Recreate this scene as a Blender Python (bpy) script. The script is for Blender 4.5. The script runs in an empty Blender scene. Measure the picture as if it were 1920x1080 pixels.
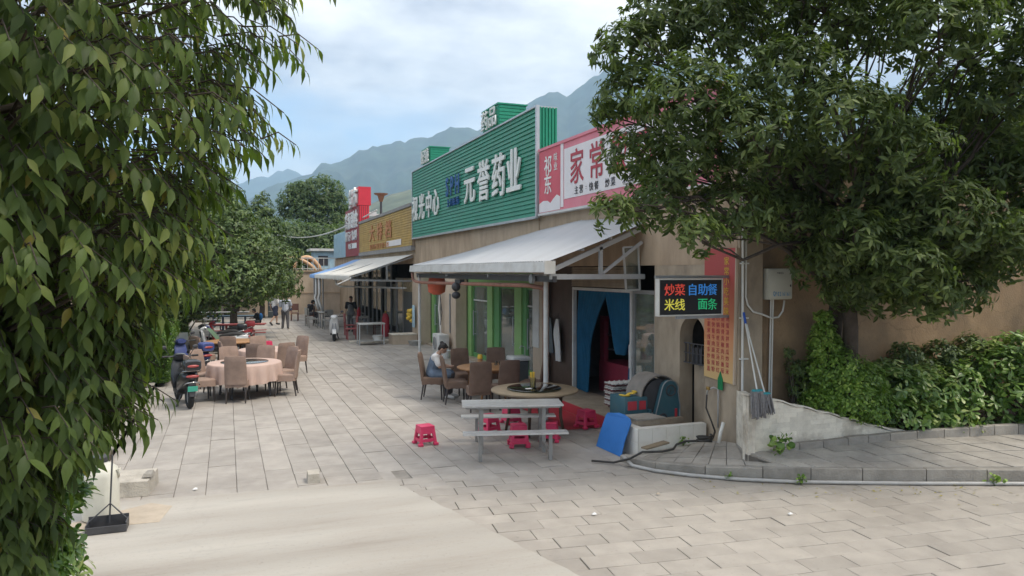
import bpy, bmesh, math, random
import numpy as np
from mathutils import Vector, Matrix, Euler, noise as mnoise

# ------------------------------------------------------------------ camera, sky, sun, exposure
SC = bpy.context.scene
COL = SC.collection
R = math.radians
cam_d = bpy.data.cameras.new('camera'); cam = bpy.data.objects.new('camera', cam_d); COL.objects.link(cam)
cam_d.sensor_width = 36.0; cam_d.lens = 26.0
cam_d.clip_start = 0.05; cam_d.clip_end = 30000
cam.location = (0, 0, 2.8)
cam.rotation_euler = (R(90 - 1.32), 0, R(-21.09))
SC.camera = cam

SUN_EL, SUN_AZ = 58.0, 132.0          # azimuth: clockwise from +Y (street direction)
world = bpy.data.worlds.new('World'); SC.world = world; world.use_nodes = True
def build_world():
    nt = world.node_tree; nt.nodes.clear(); L = nt.links
    n = lambda t, **k: _n(nt, t, k)
    out = n('ShaderNodeOutputWorld'); bg = n('ShaderNodeBackground')
    sky = n('ShaderNodeTexSky'); sky.sky_type = 'NISHITA'; sky.sun_disc = False
    sky.sun_elevation = R(SUN_EL); sky.sun_rotation = R(SUN_AZ)
    sky.air_density = 1.0; sky.dust_density = 1.2; sky.ozone_density = 1.5
    skys = n('ShaderNodeVectorMath', operation='SCALE'); skys.inputs['Scale'].default_value = 0.105
    L.new(sky.outputs[0], skys.inputs[0])
    tc = n('ShaderNodeTexCoord'); sep = n('ShaderNodeSeparateXYZ'); L.new(tc.outputs['Generated'], sep.inputs[0])
    zz = n('ShaderNodeMath', operation='MAXIMUM'); L.new(sep.outputs[2], zz.inputs[0]); zz.inputs[1].default_value = 0.0
    za = n('ShaderNodeMath', operation='ADD'); L.new(zz.outputs[0], za.inputs[0]); za.inputs[1].default_value = 0.16
    dx = n('ShaderNodeMath', operation='DIVIDE'); L.new(sep.outputs[0], dx.inputs[0]); L.new(za.outputs[0], dx.inputs[1])
    dy = n('ShaderNodeMath', operation='DIVIDE'); L.new(sep.outputs[1], dy.inputs[0]); L.new(za.outputs[0], dy.inputs[1])
    cb = n('ShaderNodeCombineXYZ'); L.new(dx.outputs[0], cb.inputs[0]); L.new(dy.outputs[0], cb.inputs[1])
    cb.inputs[2].default_value = 6.1
    n1 = n('ShaderNodeTexNoise'); n1.inputs['Scale'].default_value = 0.75; n1.inputs['Detail'].default_value = 7
    n1.inputs['Roughness'].default_value = 0.52; n1.inputs['Distortion'].default_value = 0.25
    L.new(cb.outputs[0], n1.inputs['Vector'])
    mask = n('ShaderNodeValToRGB'); e = mask.color_ramp.elements
    e[0].position = 0.31; e[0].color = (0, 0, 0, 1); e[1].position = 0.47; e[1].color = (1, 1, 1, 1)
    L.new(n1.outputs[0], mask.inputs[0])
    n2 = n('ShaderNodeTexNoise'); n2.inputs['Scale'].default_value = 1.7; n2.inputs['Detail'].default_value = 6
    n2.inputs['Roughness'].default_value = 0.55
    L.new(cb.outputs[0], n2.inputs['Vector'])
    cc = n('ShaderNodeValToRGB'); e = cc.color_ramp.elements
    e[0].position = 0.38; e[0].color = (0.46, 0.47, 0.52, 1); e[1].position = 0.60; e[1].color = (0.98, 0.965, 0.94, 1)
    L.new(n2.outputs[0], cc.inputs[0])
    ov = n('ShaderNodeMath', operation='MULTIPLY_ADD'); L.new(zz.outputs[0], ov.inputs[0]); ov.inputs[1].default_value = 0.45; ov.inputs[2].default_value = 0.55   # cloud cover brightens toward the zenith
    cs = n('ShaderNodeVectorMath', operation='SCALE'); L.new(cc.outputs[0], cs.inputs[0]); L.new(ov.outputs[0], cs.inputs['Scale'])
    mx = n('ShaderNodeMix', data_type='RGBA')
    L.new(mask.outputs[0], mx.inputs[0]); L.new(skys.outputs[0], mx.inputs[6]); L.new(cs.outputs[0], mx.inputs[7])
    L.new(mx.outputs[2], bg.inputs[0]); bg.inputs[1].default_value = 1.0
    L.new(bg.outputs[0], out.inputs[0])
def _n(nt, t, k):
    nd = nt.nodes.new(t)
    for a, b in k.items(): setattr(nd, a, b)
    return nd
build_world()
sun_d = bpy.data.lights.new('sun', 'SUN'); sun = bpy.data.objects.new('sun', sun_d); COL.objects.link(sun)
sun_d.energy = 1.6; sun_d.angle = R(18); sun_d.color = (1.0, 0.92, 0.79)
_sd = Vector((math.sin(R(SUN_AZ)) * math.cos(R(SUN_EL)), math.cos(R(SUN_AZ)) * math.cos(R(SUN_EL)), math.sin(R(SUN_EL))))
sun.rotation_euler = _sd.to_track_quat('Z', 'Y').to_euler()
SC.view_settings.view_transform = 'Standard'; SC.view_settings.look = 'None'
SC.view_settings.exposure = 1.18; SC.view_settings.gamma = 1.0
SC.render.engine = 'CYCLES'
cy = SC.cycles
cy.max_bounces = 7; cy.diffuse_bounces = 4; cy.glossy_bounces = 3; cy.transmission_bounces = 4
cy.transparent_max_bounces = 12; cy.volume_bounces = 2
cy.use_denoising = True; cy.sample_clamp_indirect = 6.0
cy.caustics_reflective = False; cy.caustics_refractive = False

# ------------------------------------------------------------------ materials
MATS = {}
def mat(name, col, rough=0.6, var=0.12, scale=6.0, bump=0.0, bscale=60.0, metal=0.0, spec=0.4,
        dirt=0.0, dcol=(0.09, 0.07, 0.05), dscale=1.3, stretch=(1, 1, 1), island=0.0, coat=0.0, emit=0.0, dlo=0.5, dhi=0.72, speck=0.0, sscale=26.0, crack=0.0, cscale=0.5):
    """procedural surface: base colour with noise variation, stains, fine relief"""
    m = bpy.data.materials.new(name); m.use_nodes = True; MATS[name] = m
    nt = m.node_tree; L = nt.links; b = nt.nodes['Principled BSDF']
    n = lambda t, **k: _n(nt, t, k)
    g = n('ShaderNodeNewGeometry')
    mp = n('ShaderNodeMapping'); mp.inputs['Scale'].default_value = stretch; L.new(g.outputs['Position'], mp.inputs[0])
    nz = n('ShaderNodeTexNoise'); nz.inputs['Scale'].default_value = scale; nz.inputs['Detail'].default_value = 5
    nz.inputs['Roughness'].default_value = 0.6
    L.new(mp.outputs[0], nz.inputs['Vector'])
    rp = n('ShaderNodeValToRGB'); e = rp.color_ramp.elements
    e[0].position = 0.28; e[1].position = 0.72
    e[0].color = tuple(max(0, c * (1 - var)) for c in col) + (1,)
    e[1].color = tuple(min(1, c * (1 + var)) for c in col) + (1,)
    L.new(nz.outputs[0], rp.inputs[0]); cur = rp.outputs[0]
    if island:
        oi = n('ShaderNodeObjectInfo'); ad = n('ShaderNodeMath', operation='ADD')
        L.new(g.outputs['Random Per Island'], ad.inputs[0]); L.new(oi.outputs['Random'], ad.inputs[1])
        fr = n('ShaderNodeMath', operation='FRACT'); L.new(ad.outputs[0], fr.inputs[0])
        mr = n('ShaderNodeMapRange'); L.new(fr.outputs[0], mr.inputs[0])
        mr.inputs[3].default_value = 1 - island; mr.inputs[4].default_value = 1 + island
        vm = n('ShaderNodeVectorMath', operation='SCALE'); L.new(cur, vm.inputs[0]); L.new(mr.outputs[0], vm.inputs['Scale'])
        cur = vm.outputs[0]
    if dirt:
        nd = n('ShaderNodeTexNoise'); nd.inputs['Scale'].default_value = dscale; nd.inputs['Detail'].default_value = 7
        nd.inputs['Roughness'].default_value = 0.65
        L.new(mp.outputs[0], nd.inputs['Vector'])
        mr = n('ShaderNodeMapRange'); L.new(nd.outputs[0], mr.inputs[0])
        mr.inputs[1].default_value = dlo; mr.inputs[2].default_value = dhi; mr.inputs[3].default_value = 0; mr.inputs[4].default_value = dirt
        mx = n('ShaderNodeMix', data_type='RGBA'); L.new(mr.outputs[0], mx.inputs[0]); L.new(cur, mx.inputs[6])
        mx.inputs[7].default_value = tuple(dcol) + (1,); cur = mx.outputs[2]
    if crack:
        wn = n('ShaderNodeTexNoise'); wn.inputs['Scale'].default_value = 2.2; wn.inputs['Detail'].default_value = 6; L.new(g.outputs['Position'], wn.inputs['Vector'])
        wm = n('ShaderNodeVectorMath', operation='MULTIPLY_ADD'); L.new(wn.outputs['Color'], wm.inputs[0]); wm.inputs[1].default_value = (0.5, 0.5, 0.5); L.new(g.outputs['Position'], wm.inputs[2])
        vo = n('ShaderNodeTexVoronoi', feature='DISTANCE_TO_EDGE'); vo.inputs['Scale'].default_value = cscale; L.new(wm.outputs[0], vo.inputs['Vector'])
        mr = n('ShaderNodeMapRange'); L.new(vo.outputs[0], mr.inputs[0]); mr.inputs[1].default_value = 0.0; mr.inputs[2].default_value = 0.006; mr.inputs[3].default_value = crack; mr.inputs[4].default_value = 0
        mx = n('ShaderNodeMix', data_type='RGBA'); L.new(mr.outputs[0], mx.inputs[0]); L.new(cur, mx.inputs[6])
        mx.inputs[7].default_value = tuple(c * 0.3 for c in col) + (1,); cur = mx.outputs[2]
    if speck:
        ns = n('ShaderNodeTexNoise'); ns.inputs['Scale'].default_value = sscale; ns.inputs['Detail'].default_value = 3; ns.inputs['Roughness'].default_value = 0.75
        L.new(g.outputs['Position'], ns.inputs['Vector'])
        mr = n('ShaderNodeMapRange'); L.new(ns.outputs[0], mr.inputs[0]); mr.inputs[1].default_value = 0.60; mr.inputs[2].default_value = 0.72; mr.inputs[3].default_value = 0; mr.inputs[4].default_value = speck
        mx = n('ShaderNodeMix', data_type='RGBA'); L.new(mr.outputs[0], mx.inputs[0]); L.new(cur, mx.inputs[6])
        mx.inputs[7].default_value = tuple(c * 0.4 for c in col) + (1,); cur = mx.outputs[2]
    L.new(cur, b.inputs['Base Color'])
    b.inputs['Roughness'].default_value = rough; b.inputs['Metallic'].default_value = metal
    b.inputs['Specular IOR Level'].default_value = spec
    if coat: b.inputs['Coat Weight'].default_value = coat; b.inputs['Coat Roughness'].default_value = 0.1
    if emit:
        L.new(cur, b.inputs['Emission Color']); b.inputs['Emission Strength'].default_value = emit
    if bump:
        nb = n('ShaderNodeTexNoise'); nb.inputs['Scale'].default_value = bscale; nb.inputs['Detail'].default_value = 4
        L.new(mp.outputs[0], nb.inputs['Vector'])
        bp = n('ShaderNodeBump'); bp.inputs['Strength'].default_value = bump; bp.inputs['Distance'].default_value = 0.02
        L.new(nb.outputs[0], bp.inputs['Height']); L.new(bp.outputs[0], b.inputs['Normal'])
    return m

def leaf_mat(name, dark, light, young=None, transl=0.22, rough=0.42, spec=0.35):
    m = bpy.data.materials.new(name); m.use_nodes = True; MATS[name] = m
    nt = m.node_tree; L = nt.links; b = nt.nodes['Principled BSDF']; out = nt.nodes['Material Output']
    n = lambda t, **k: _n(nt, t, k)
    g = n('ShaderNodeNewGeometry'); oi = n('ShaderNodeObjectInfo')
    ad = n('ShaderNodeMath', operation='ADD'); L.new(g.outputs['Random Per Island'], ad.inputs[0]); L.new(oi.outputs['Random'], ad.inputs[1])
    fr = n('ShaderNodeMath', operation='FRACT'); L.new(ad.outputs[0], fr.inputs[0])
    nz = n('ShaderNodeTexNoise'); nz.inputs['Scale'].default_value = 1.6; L.new(g.outputs['Position'], nz.inputs['Vector'])
    s = n('ShaderNodeMath', operation='MULTIPLY_ADD'); L.new(nz.outputs[0], s.inputs[0]); s.inputs[1].default_value = 0.9
    sm = n('ShaderNodeMath', operation='MULTIPLY_ADD'); L.new(fr.outputs[0], sm.inputs[0]); sm.inputs[1].default_value = 0.75; sm.inputs[2].default_value = -0.33
    L.new(sm.outputs[0], s.inputs[2])
    rp = n('ShaderNodeValToRGB'); e = rp.color_ramp.elements
    e[0].position = 0.2; e[0].color = tuple(dark) + (1,); e[1].position = 0.72; e[1].color = tuple(light) + (1,)
    if young:
        e2 = rp.color_ramp.elements.new(0.86); e2.color = tuple(young) + (1,)
    L.new(s.outputs[0], rp.inputs[0])
    L.new(rp.outputs[0], b.inputs['Base Color']); b.inputs['Roughness'].default_value = rough; b.inputs['Specular IOR Level'].default_value = spec
    tr = n('ShaderNodeBsdfTranslucent')
    sc = n('ShaderNodeVectorMath', operation='MULTIPLY'); L.new(rp.outputs[0], sc.inputs[0]); sc.inputs[1].default_value = (1.5, 1.7, 0.7)
    L.new(sc.outputs[0], tr.inputs[0])
    mx = n('ShaderNodeMixShader'); mx.inputs[0].default_value = transl
    L.new(b.outputs[0], mx.inputs[1]); L.new(tr.outputs[0], mx.inputs[2]); L.new(mx.outputs[0], out.inputs[0])
    return m

def glass_mat(name, tint=(0.75, 0.8, 0.78), refl=0.10, rough=0.03, brighten=0.0):
    m = bpy.data.materials.new(name); m.use_nodes = True; MATS[name] = m
    nt = m.node_tree; L = nt.links; nt.nodes.remove(nt.nodes['Principled BSDF']); out = nt.nodes['Material Output']
    n = lambda t, **k: _n(nt, t, k)
    t = n('ShaderNodeBsdfTransparent'); t.inputs[0].default_value = tuple(tint) + (1,)
    gl = n('ShaderNodeBsdfGlossy'); gl.inputs['Roughness'].default_value = rough
    fz = n('ShaderNodeFresnel'); fz.inputs[0].default_value = 1.5
    ad = n('ShaderNodeMath', operation='ADD'); L.new(fz.outputs[0], ad.inputs[0]); ad.inputs[1].default_value = refl; ad.use_clamp = True
    mx = n('ShaderNodeMixShader'); L.new(ad.outputs[0], mx.inputs[0]); L.new(t.outputs[0], mx.inputs[1]); L.new(gl.outputs[0], mx.inputs[2])
    if brighten:
        df = n('ShaderNodeBsdfDiffuse'); df.inputs[0].default_value = (0.42, 0.47, 0.42, 1)  # pale diffuse layer added to brighten the panes, like a bright room behind
        gg = n('ShaderNodeNewGeometry'); dn = n('ShaderNodeTexNoise'); dn.inputs['Scale'].default_value = 2.5; dn.inputs['Detail'].default_value = 5; L.new(gg.outputs['Position'], dn.inputs['Vector'])
        dm = n('ShaderNodeMapRange'); L.new(dn.outputs[0], dm.inputs[0]); dm.inputs[1].default_value = 0.3; dm.inputs[2].default_value = 0.7; dm.inputs[3].default_value = brighten * 0.5; dm.inputs[4].default_value = brighten * 1.5
        m2 = n('ShaderNodeMixShader'); L.new(dm.outputs[0], m2.inputs[0]); L.new(mx.outputs[0], m2.inputs[1]); L.new(df.outputs[0], m2.inputs[2]); mx = m2
    L.new(mx.outputs[0], out.inputs[0])
    return m

# ------------------------------------------------------------------ mesh helpers
class MB:
    """collects shapes; build() links them as ONE mesh object"""
    def __init__(s): s.v = []; s.f = []
    def add(s, vs, fs):
        o = len(s.v); s.v += [tuple(p) for p in vs]; s.f += [tuple(i + o for i in f) for f in fs]; return s
    def box(s, x0, x1, y0, y1, z0, z1):
        return s.add([(x0, y0, z0), (x1, y0, z0), (x1, y1, z0), (x0, y1, z0), (x0, y0, z1), (x1, y0, z1), (x1, y1, z1), (x0, y1, z1)],
                     [(3, 2, 1, 0), (4, 5, 6, 7), (0, 1, 5, 4), (1, 2, 6, 5), (2, 3, 7, 6), (3, 0, 4, 7)])
    def hexa(s, p):   # 8 corners: bottom 4 ccw, top 4 ccw
        return s.add(p, [(3, 2, 1, 0), (4, 5, 6, 7), (0, 1, 5, 4), (1, 2, 6, 5), (2, 3, 7, 6), (3, 0, 4, 7)])
    def rbox(s, c, size, bev=0.02, rot=None, seg=2):   # rounded box
        bm = bmesh.new(); bmesh.ops.create_cube(bm, size=1)
        for v in bm.verts: v.co = Vector((v.co.x * size[0], v.co.y * size[1], v.co.z * size[2]))
        bmesh.ops.bevel(bm, geom=list(bm.edges), offset=min(bev, min(size) * 0.49), segments=seg, affect='EDGES', profile=0.5)
        M = Matrix.Translation(Vector(c)) @ (rot.to_matrix().to_4x4() if rot else Matrix())
        bm.verts.ensure_lookup_table()
        s.add([M @ v.co for v in bm.verts], [[v.index for v in f.verts] for f in bm.faces]); bm.free(); return s
    def bar(s, p0, p1, w, h=None, upv=(0, 0, 1)):      # rectangular bar between two points
        h = w if h is None else h
        p0, p1 = Vector(p0), Vector(p1); d = (p1 - p0).normalized(); u = Vector(upv)
        if abs(d.dot(u)) > 0.95: u = Vector((1, 0, 0))
        a = d.cross(u).normalized(); b = a.cross(d).normalized(); a *= w / 2; b *= h / 2
        return s.hexa([p0 - a - b, p0 + a - b, p1 + a - b, p1 - a - b, p0 - a + b, p0 + a + b, p1 + a + b, p1 - a + b]) if False else \
            s.add([p0 - a - b, p0 + a - b, p0 + a + b, p0 - a + b, p1 - a - b, p1 + a - b, p1 + a + b, p1 - a + b],
                  [(0, 1, 2, 3), (7, 6, 5, 4), (1, 0, 4, 5), (2, 1, 5, 6), (3, 2, 6, 7), (0, 3, 7, 4)])
    def tube(s, pts, r, n=8, caps=True):
        pts = [Vector(p) for p in pts]; k = len(pts)
        rs = r if isinstance(r, (list, tuple)) else [r] * k
        rings = []; prev = None
        for i, p in enumerate(pts):
            d = (pts[min(i + 1, k - 1)] - pts[max(i - 1, 0)])
            d = d.normalized() if d.length > 1e-9 else Vector((0, 0, 1))
            if prev is None:
                a = d.cross(Vector((0, 0, 1)));
                if a.length < 1e-3: a = Vector((1, 0, 0))
                a.normalize()
            else:
                a = prev - d * prev.dot(d)
                a = a.normalized() if a.length > 1e-6 else d.orthogonal().normalized()
            prev = a; b = d.cross(a)
            rings.append([p + (a * math.cos(2 * math.pi * j / n) + b * math.sin(2 * math.pi * j / n)) * rs[i] for j in range(n)])
        vs = [q for rg in rings for q in rg]; fs = []
        for i in range(k - 1):
            for j in range(n):
                fs.append((i * n + j, i * n + (j + 1) % n, (i + 1) * n + (j + 1) % n, (i + 1) * n + j))
        if caps: fs += [tuple(reversed(range(n))), tuple((k - 1) * n + j for j in range(n))]
        return s.add(vs, fs)
    def cyl(s, p0, p1, r0, r1=None, n=12): return s.tube([p0, p1], [r0, r0 if r1 is None else r1], n)
    def lathe(s, prof, n=24, c=(0, 0, 0), ry=None):    # prof [(r,z)]
        vs = []; fs = []; k = len(prof)
        for r, z in prof:
            for j in range(n):
                a = 2 * math.pi * j / n; rr = r * (ry(a, z) if ry else 1)
                vs.append((c[0] + rr * math.cos(a), c[1] + rr * math.sin(a), c[2] + z))
        for i in range(k - 1):
            for j in range(n): fs.append((i * n + j, i * n + (j + 1) % n, (i + 1) * n + (j + 1) % n, (i + 1) * n + j))
        fs.append(tuple(reversed(range(n)))); fs.append(tuple((k - 1) * n + j for j in range(n)))
        return s.add(vs, fs)
    def ell(s, c, rad, nu=12, nv=8, rot=None):
        vs = []; fs = []
        for i in range(nv + 1):
            t = math.pi * i / nv
            for j in range(nu):
                a = 2 * math.pi * j / nu
                p = Vector((rad[0] * math.sin(t) * math.cos(a), rad[1] * math.sin(t) * math.sin(a), rad[2] * math.cos(t)))
                if rot: p.rotate(rot)
                vs.append(p + Vector(c))
        for i in range(nv):
            for j in range(nu): fs.append((i * nu + j, (i + 1) * nu + j, (i + 1) * nu + (j + 1) % nu, i * nu + (j + 1) % nu))
        return s.add(vs, fs)
    def loft(s, secs, n=16, caps=True):                # secs: (x, cy, cz, half_w, half_h, power) rings across x
        vs = []; fs = []
        for (x, cyy, cz, hw, hh, p) in secs:
            for j in range(n):
                a = 2 * math.pi * j / n; ca, sa = math.cos(a), math.sin(a)
                vs.append((x, cyy + hw * math.copysign(abs(ca) ** (2 / p), ca), cz + hh * math.copysign(abs(sa) ** (2 / p), sa)))
        k = len(secs)
        for i in range(k - 1):
            for j in range(n): fs.append((i * n + j, i * n + (j + 1) % n, (i + 1) * n + (j + 1) % n, (i + 1) * n + j))
        if caps: fs += [tuple(reversed(range(n))), tuple((k - 1) * n + j for j in range(n))]
        return s.add(vs, fs)
    def torus(s, c, R0, r, ax='y', n=20, m=8):
        vs = []; fs = []
        for i in range(n):
            a = 2 * math.pi * i / n
            for j in range(m):
                b = 2 * math.pi * j / m; q = R0 + r * math.cos(b); h = r * math.sin(b)
                p = {'y': (q * math.cos(a), h, q * math.sin(a)), 'z': (q * math.cos(a), q * math.sin(a), h), 'x': (h, q * math.cos(a), q * math.sin(a))}[ax]
                vs.append((c[0] + p[0], c[1] + p[1], c[2] + p[2]))
        for i in range(n):
            for j in range(m):
                fs.append((i * m + j, ((i + 1) % n) * m + j, ((i + 1) % n) * m + (j + 1) % m, i * m + (j + 1) % m))
        return s.add(vs, fs)
    def mesh(s, name, m=None, smooth=False, off=None):
        me = bpy.data.meshes.new(name)
        vs = s.v if off is None else [(p[0] - off[0], p[1] - off[1], p[2] - off[2]) for p in s.v]
        me.from_pydata(vs, [], s.f)
        bm = bmesh.new(); bm.from_mesh(me); bmesh.ops.recalc_face_normals(bm, faces=bm.faces); bm.to_mesh(me); bm.free()
        if m: me.materials.append(MATS[m] if isinstance(m, str) else m)
        if smooth:
            me.shade_smooth()
            if smooth == 'auto':
                me.set_sharp_from_angle(angle=R(38))
        return me
    def build(s, name, m, parent=None, smooth=False, at=None):
        """at: world position that becomes the object's origin (top-level things); with a parent, verts are relative to its root"""
        off = at
        if parent is not None:
            r = parent
            off = Vector(r.location)
            while r.parent: r = r.parent; off = off + Vector(r.location)
        me = s.mesh(name, m, smooth, off)
        o = bpy.data.objects.new(name, me); COL.objects.link(o)
        if parent is not None: o.parent = parent
        elif at is not None: o.location = at
        return o

def tag(o, label=None, cat=None, group=None, kind=None):
    if label: o['label'] = label
    if cat: o['category'] = cat
    if group: o['group'] = group
    if kind: o['kind'] = kind
    return o
def thing(name, label, cat, loc=(0, 0, 0), group=None):
    o = bpy.data.objects.new(name, None); COL.objects.link(o); o.location = loc; o.empty_display_size = 0.1
    return tag(o, label, cat, group)
def place(o, loc, rz=0.0): o.location = loc; o.rotation_euler = (0, 0, rz); return o
def copy_tree(o, parent=None):
    c = o.copy(); COL.objects.link(c); c.parent = parent
    for ch in KIDS(o): copy_tree(ch, c)
    return c
def KIDS(o): return [x for x in list(o.children)]
def another(proto, loc, rz, label, group=None):
    c = copy_tree(proto); place(c, loc, rz); c['label'] = label
    if group: c['group'] = group
    return c
def recolor(o, frm, to):
    """give a copy its own colour"""
    for x in [o] + KIDS(o) + [g for k in KIDS(o) for g in KIDS(k)]:
        if x.type == 'MESH' and x.data.materials and x.data.materials[0].name == frm:
            x.data = x.data.copy(); x.data.materials[0] = MATS[to]
def obj_of(me, name, parent, loc=(0, 0, 0), rot=(0, 0, 0), m=None):
    o = bpy.data.objects.new(name, me); COL.objects.link(o); o.parent = parent; o.location = loc; o.rotation_euler = rot
    return o

_TC = {}
def glyph(ch, m, ext=0.02, bold=0.0, shear=0.0):
    """one character of lettering as a mesh, 1 unit high, centred"""
    k = (ch, m, ext, bold)
    if k in _TC: return _TC[k]
    cu = bpy.data.curves.new('lettering', 'FONT'); cu.body = ch; cu.size = 1.0; cu.extrude = ext; cu.offset = bold; cu.resolution_u = 3
    cu.align_x = 'CENTER'; cu.align_y = 'CENTER'
    o = bpy.data.objects.new('lettering', cu); COL.objects.link(o)
    dg = bpy.context.evaluated_depsgraph_get()
    me = bpy.data.meshes.new_from_object(o.evaluated_get(dg)); me.name = 'letter'
    bpy.data.objects.remove(o); bpy.data.curves.remove(cu)
    me.materials.clear(); me.materials.append(MATS[m])
    # centre on its own bounding box
    if len(me.vertices):
        co = np.empty(len(me.vertices) * 3); me.vertices.foreach_get('co', co); co = co.reshape(-1, 3)
        c = (co.max(0) + co.min(0)) / 2; co[:, 0] -= c[0]; co[:, 1] -= c[1]; me.vertices.foreach_set('co', co.ravel()); me.update()
    _TC[k] = me
    return me
def letter(ch, parent, pos, h, w=None, face='street', m='letter_white', ext=0.02, bold=0.0, name='letter'):
    """a character standing on a sign; face 'street' looks at -X, 'front' looks at -Y; pos in world"""
    me = glyph(ch, m, ext, bold)
    o = bpy.data.objects.new(name, me); COL.objects.link(o)
    off = Vector((0, 0, 0)); r = parent
    while r: off += Vector(r.location); r = r.parent
    o.parent = parent; o.location = Vector(pos) - off
    o.rotation_euler = (R(90), 0, R(-90)) if face == 'street' else (R(90), 0, 0)
    dims = max(0.05, me_dim(me)[1]) if ch not in '一—:：-·' else 0.9
    sy = h / 0.92 if ch not in 'ABCDEFGHIJKLMNOPQRSTUVWXYZ0123456789' else h / 0.73
    o.scale = ((w / 0.92) if w else sy, sy, 1.0)
    return o
def me_dim(me):
    co = np.empty(len(me.vertices) * 3); me.vertices.foreach_get('co', co); co = co.reshape(-1, 3)
    return co.max(0) - co.min(0) if len(co) else (1, 1, 1)

# ------------------------------------------------------------------ foliage helpers
def leaf_template(kind='ovate', L=1.0, W=0.34, fold=0.12, droop=0.18):
    """a leaf along +X, length L, with a midrib fold and a drooping tip; verts, faces"""
    if kind == 'ovate':
        xs = [0, 0.22, 0.5, 0.78, 1.0]; ws = [0.02, 0.40, 0.5, 0.3, 0.0]
    elif kind == 'pointed':
        xs = [0, 0.2, 0.45, 0.75, 1.0]; ws = [0.03, 0.36, 0.46, 0.2, 0.0]
    elif kind == 'obovate':
        xs = [0, 0.35, 0.7, 0.92, 1.0]; ws = [0.02, 0.22, 0.5, 0.34, 0.0]
    else:
        xs = [0, 0.45, 1.0]; ws = [0.03, 0.5, 0.0]
    v = []; f = []
    for x, w in zip(xs, ws):
        z = -droop * x * x * L
        if w == 0.0: v.append((x * L, 0, z))
        else: v += [(x * L, w * W * L, z + fold * w * L), (x * L, 0, z), (x * L, -w * W * L, z + fold * w * L)]
    k = len(xs)
    for i in range(k - 1):
        a = i * 3; b = (i + 1) * 3
        if i == k - 2: f += [(a, a + 1, b), (a + 1, a + 2, b)]
        else: f += [(a, a + 1, b + 1, b), (a + 1, a + 2, b + 2, b + 1)]
    return np.array(v, float), f
def scatter_mesh(name, tmpl, mats4, m):
    """many copies of one leaf template in one mesh; mats4 (N,3,4)"""
    tv, tf = tmpl; N = len(mats4); nv = len(tv)
    V = np.einsum('nij,vj->nvi', mats4[:, :, :3], tv) + mats4[:, None, :, 3]
    V = V.reshape(-1, 3)
    loops = np.concatenate([np.array(f) for f in tf]); lens = np.array([len(f) for f in tf]); nl = len(loops)
    LI = (loops[None, :] + (np.arange(N) * nv)[:, None]).ravel()
    LT = np.tile(lens, N); LS = np.concatenate([[0], np.cumsum(LT)[:-1]])
    me = bpy.data.meshes.new(name)
    me.vertices.add(len(V)); me.vertices.foreach_set('co', V.ravel())
    me.loops.add(len(LI)); me.loops.foreach_set('vertex_index', LI.astype(np.int32))
    me.polygons.add(len(LT)); me.polygons.foreach_set('loop_start', LS.astype(np.int32)); me.polygons.foreach_set('loop_total', LT.astype(np.int32))
    me.update(calc_edges=True); me.shade_smooth()
    me.materials.append(MATS[m] if isinstance(m, str) else m)
    return me
def frames(P, X, rng, size, roll=0.6, up=(0, 0, 1)):
    """orientation matrices: local X along X, local Z near up with a random roll"""
    X = X / (np.linalg.norm(X, axis=1, keepdims=True) + 1e-9)
    U = np.tile(np.array(up, float), (len(P), 1)) + rng.normal(0, roll, (len(P), 3))
    Y = np.cross(U, X); Y /= (np.linalg.norm(Y, axis=1, keepdims=True) + 1e-9)
    Z = np.cross(X, Y)
    M = np.stack([X, Y, Z], axis=2) * size[:, None, None]
    return np.concatenate([M, P[:, :, None]], axis=2)
def unit(rng, n):
    v = rng.normal(0, 1, (n, 3)); return v / np.linalg.norm(v, axis=1, keepdims=True)
def lobes_rosettes(rng, lobes, per_m2, nleaf, size, keep=None, shell=0.5, upbias=0.25):
    """leaf rosettes over a set of lobes (x,y,z,r[,squash]); returns matrices of single leaves"""
    PP = []; DD = []
    for lb in lobes:
        x, y, z, r = lb[:4]; sq = lb[4] if len(lb) > 4 else 0.8
        n = max(8, int(per_m2 * 4 * math.pi * r * r))
        d = unit(rng, n); d[:, 2] = np.where((d[:, 2] < -0.5) & (rng.random(n) < 0.5), -d[:, 2], d[:, 2])
        rr = r * (shell + (1 - shell) * rng.random(n) ** 0.45) * (1 + 0.13 * np.sin(d[:, 0] * 5 + x * 3) * np.cos(d[:, 2] * 4 + z * 2) + rng.normal(0, 0.05, n))
        p = np.array([x, y, z]) + d * rr[:, None] * np.array([1, 1, sq])
        PP.append(p); DD.append(d)
    P = np.concatenate(PP); D = np.concatenate(DD)
    if keep is not None:
        k = keep(P); P = P[k]; D = D[k]
    n = len(P)
    ax = D + np.array([0, 0, upbias]) + rng.normal(0, 0.25, (n, 3)); ax /= np.linalg.norm(ax, axis=1, keepdims=True)
    P = np.repeat(P, nleaf, axis=0); ax = np.repeat(ax, nleaf, axis=0)
    side = np.cross(ax, unit(rng, len(P))); side /= (np.linalg.norm(side, axis=1, keepdims=True) + 1e-9)
    X = side + ax * rng.uniform(0.0, 0.55, (len(P), 1)) + np.array([0, 0, -0.12])
    sz = size * rng.uniform(0.65, 1.2, len(P))
    P = P + ax * rng.uniform(-0.3, 0.3, (len(P), 1)) * size
    Xn = X / np.linalg.norm(X, axis=1, keepdims=True)
    U = ax + np.array([0, 0, 0.6]) + rng.normal(0, 0.25, ax.shape)
    Y = np.cross(U, Xn); Y /= (np.linalg.norm(Y, axis=1, keepdims=True) + 1e-9); Z = np.cross(Xn, Y)
    M = np.stack([Xn, Y, Z], axis=2) * sz[:, None, None]
    return np.concatenate([M, P[:, :, None]], axis=2)
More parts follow.
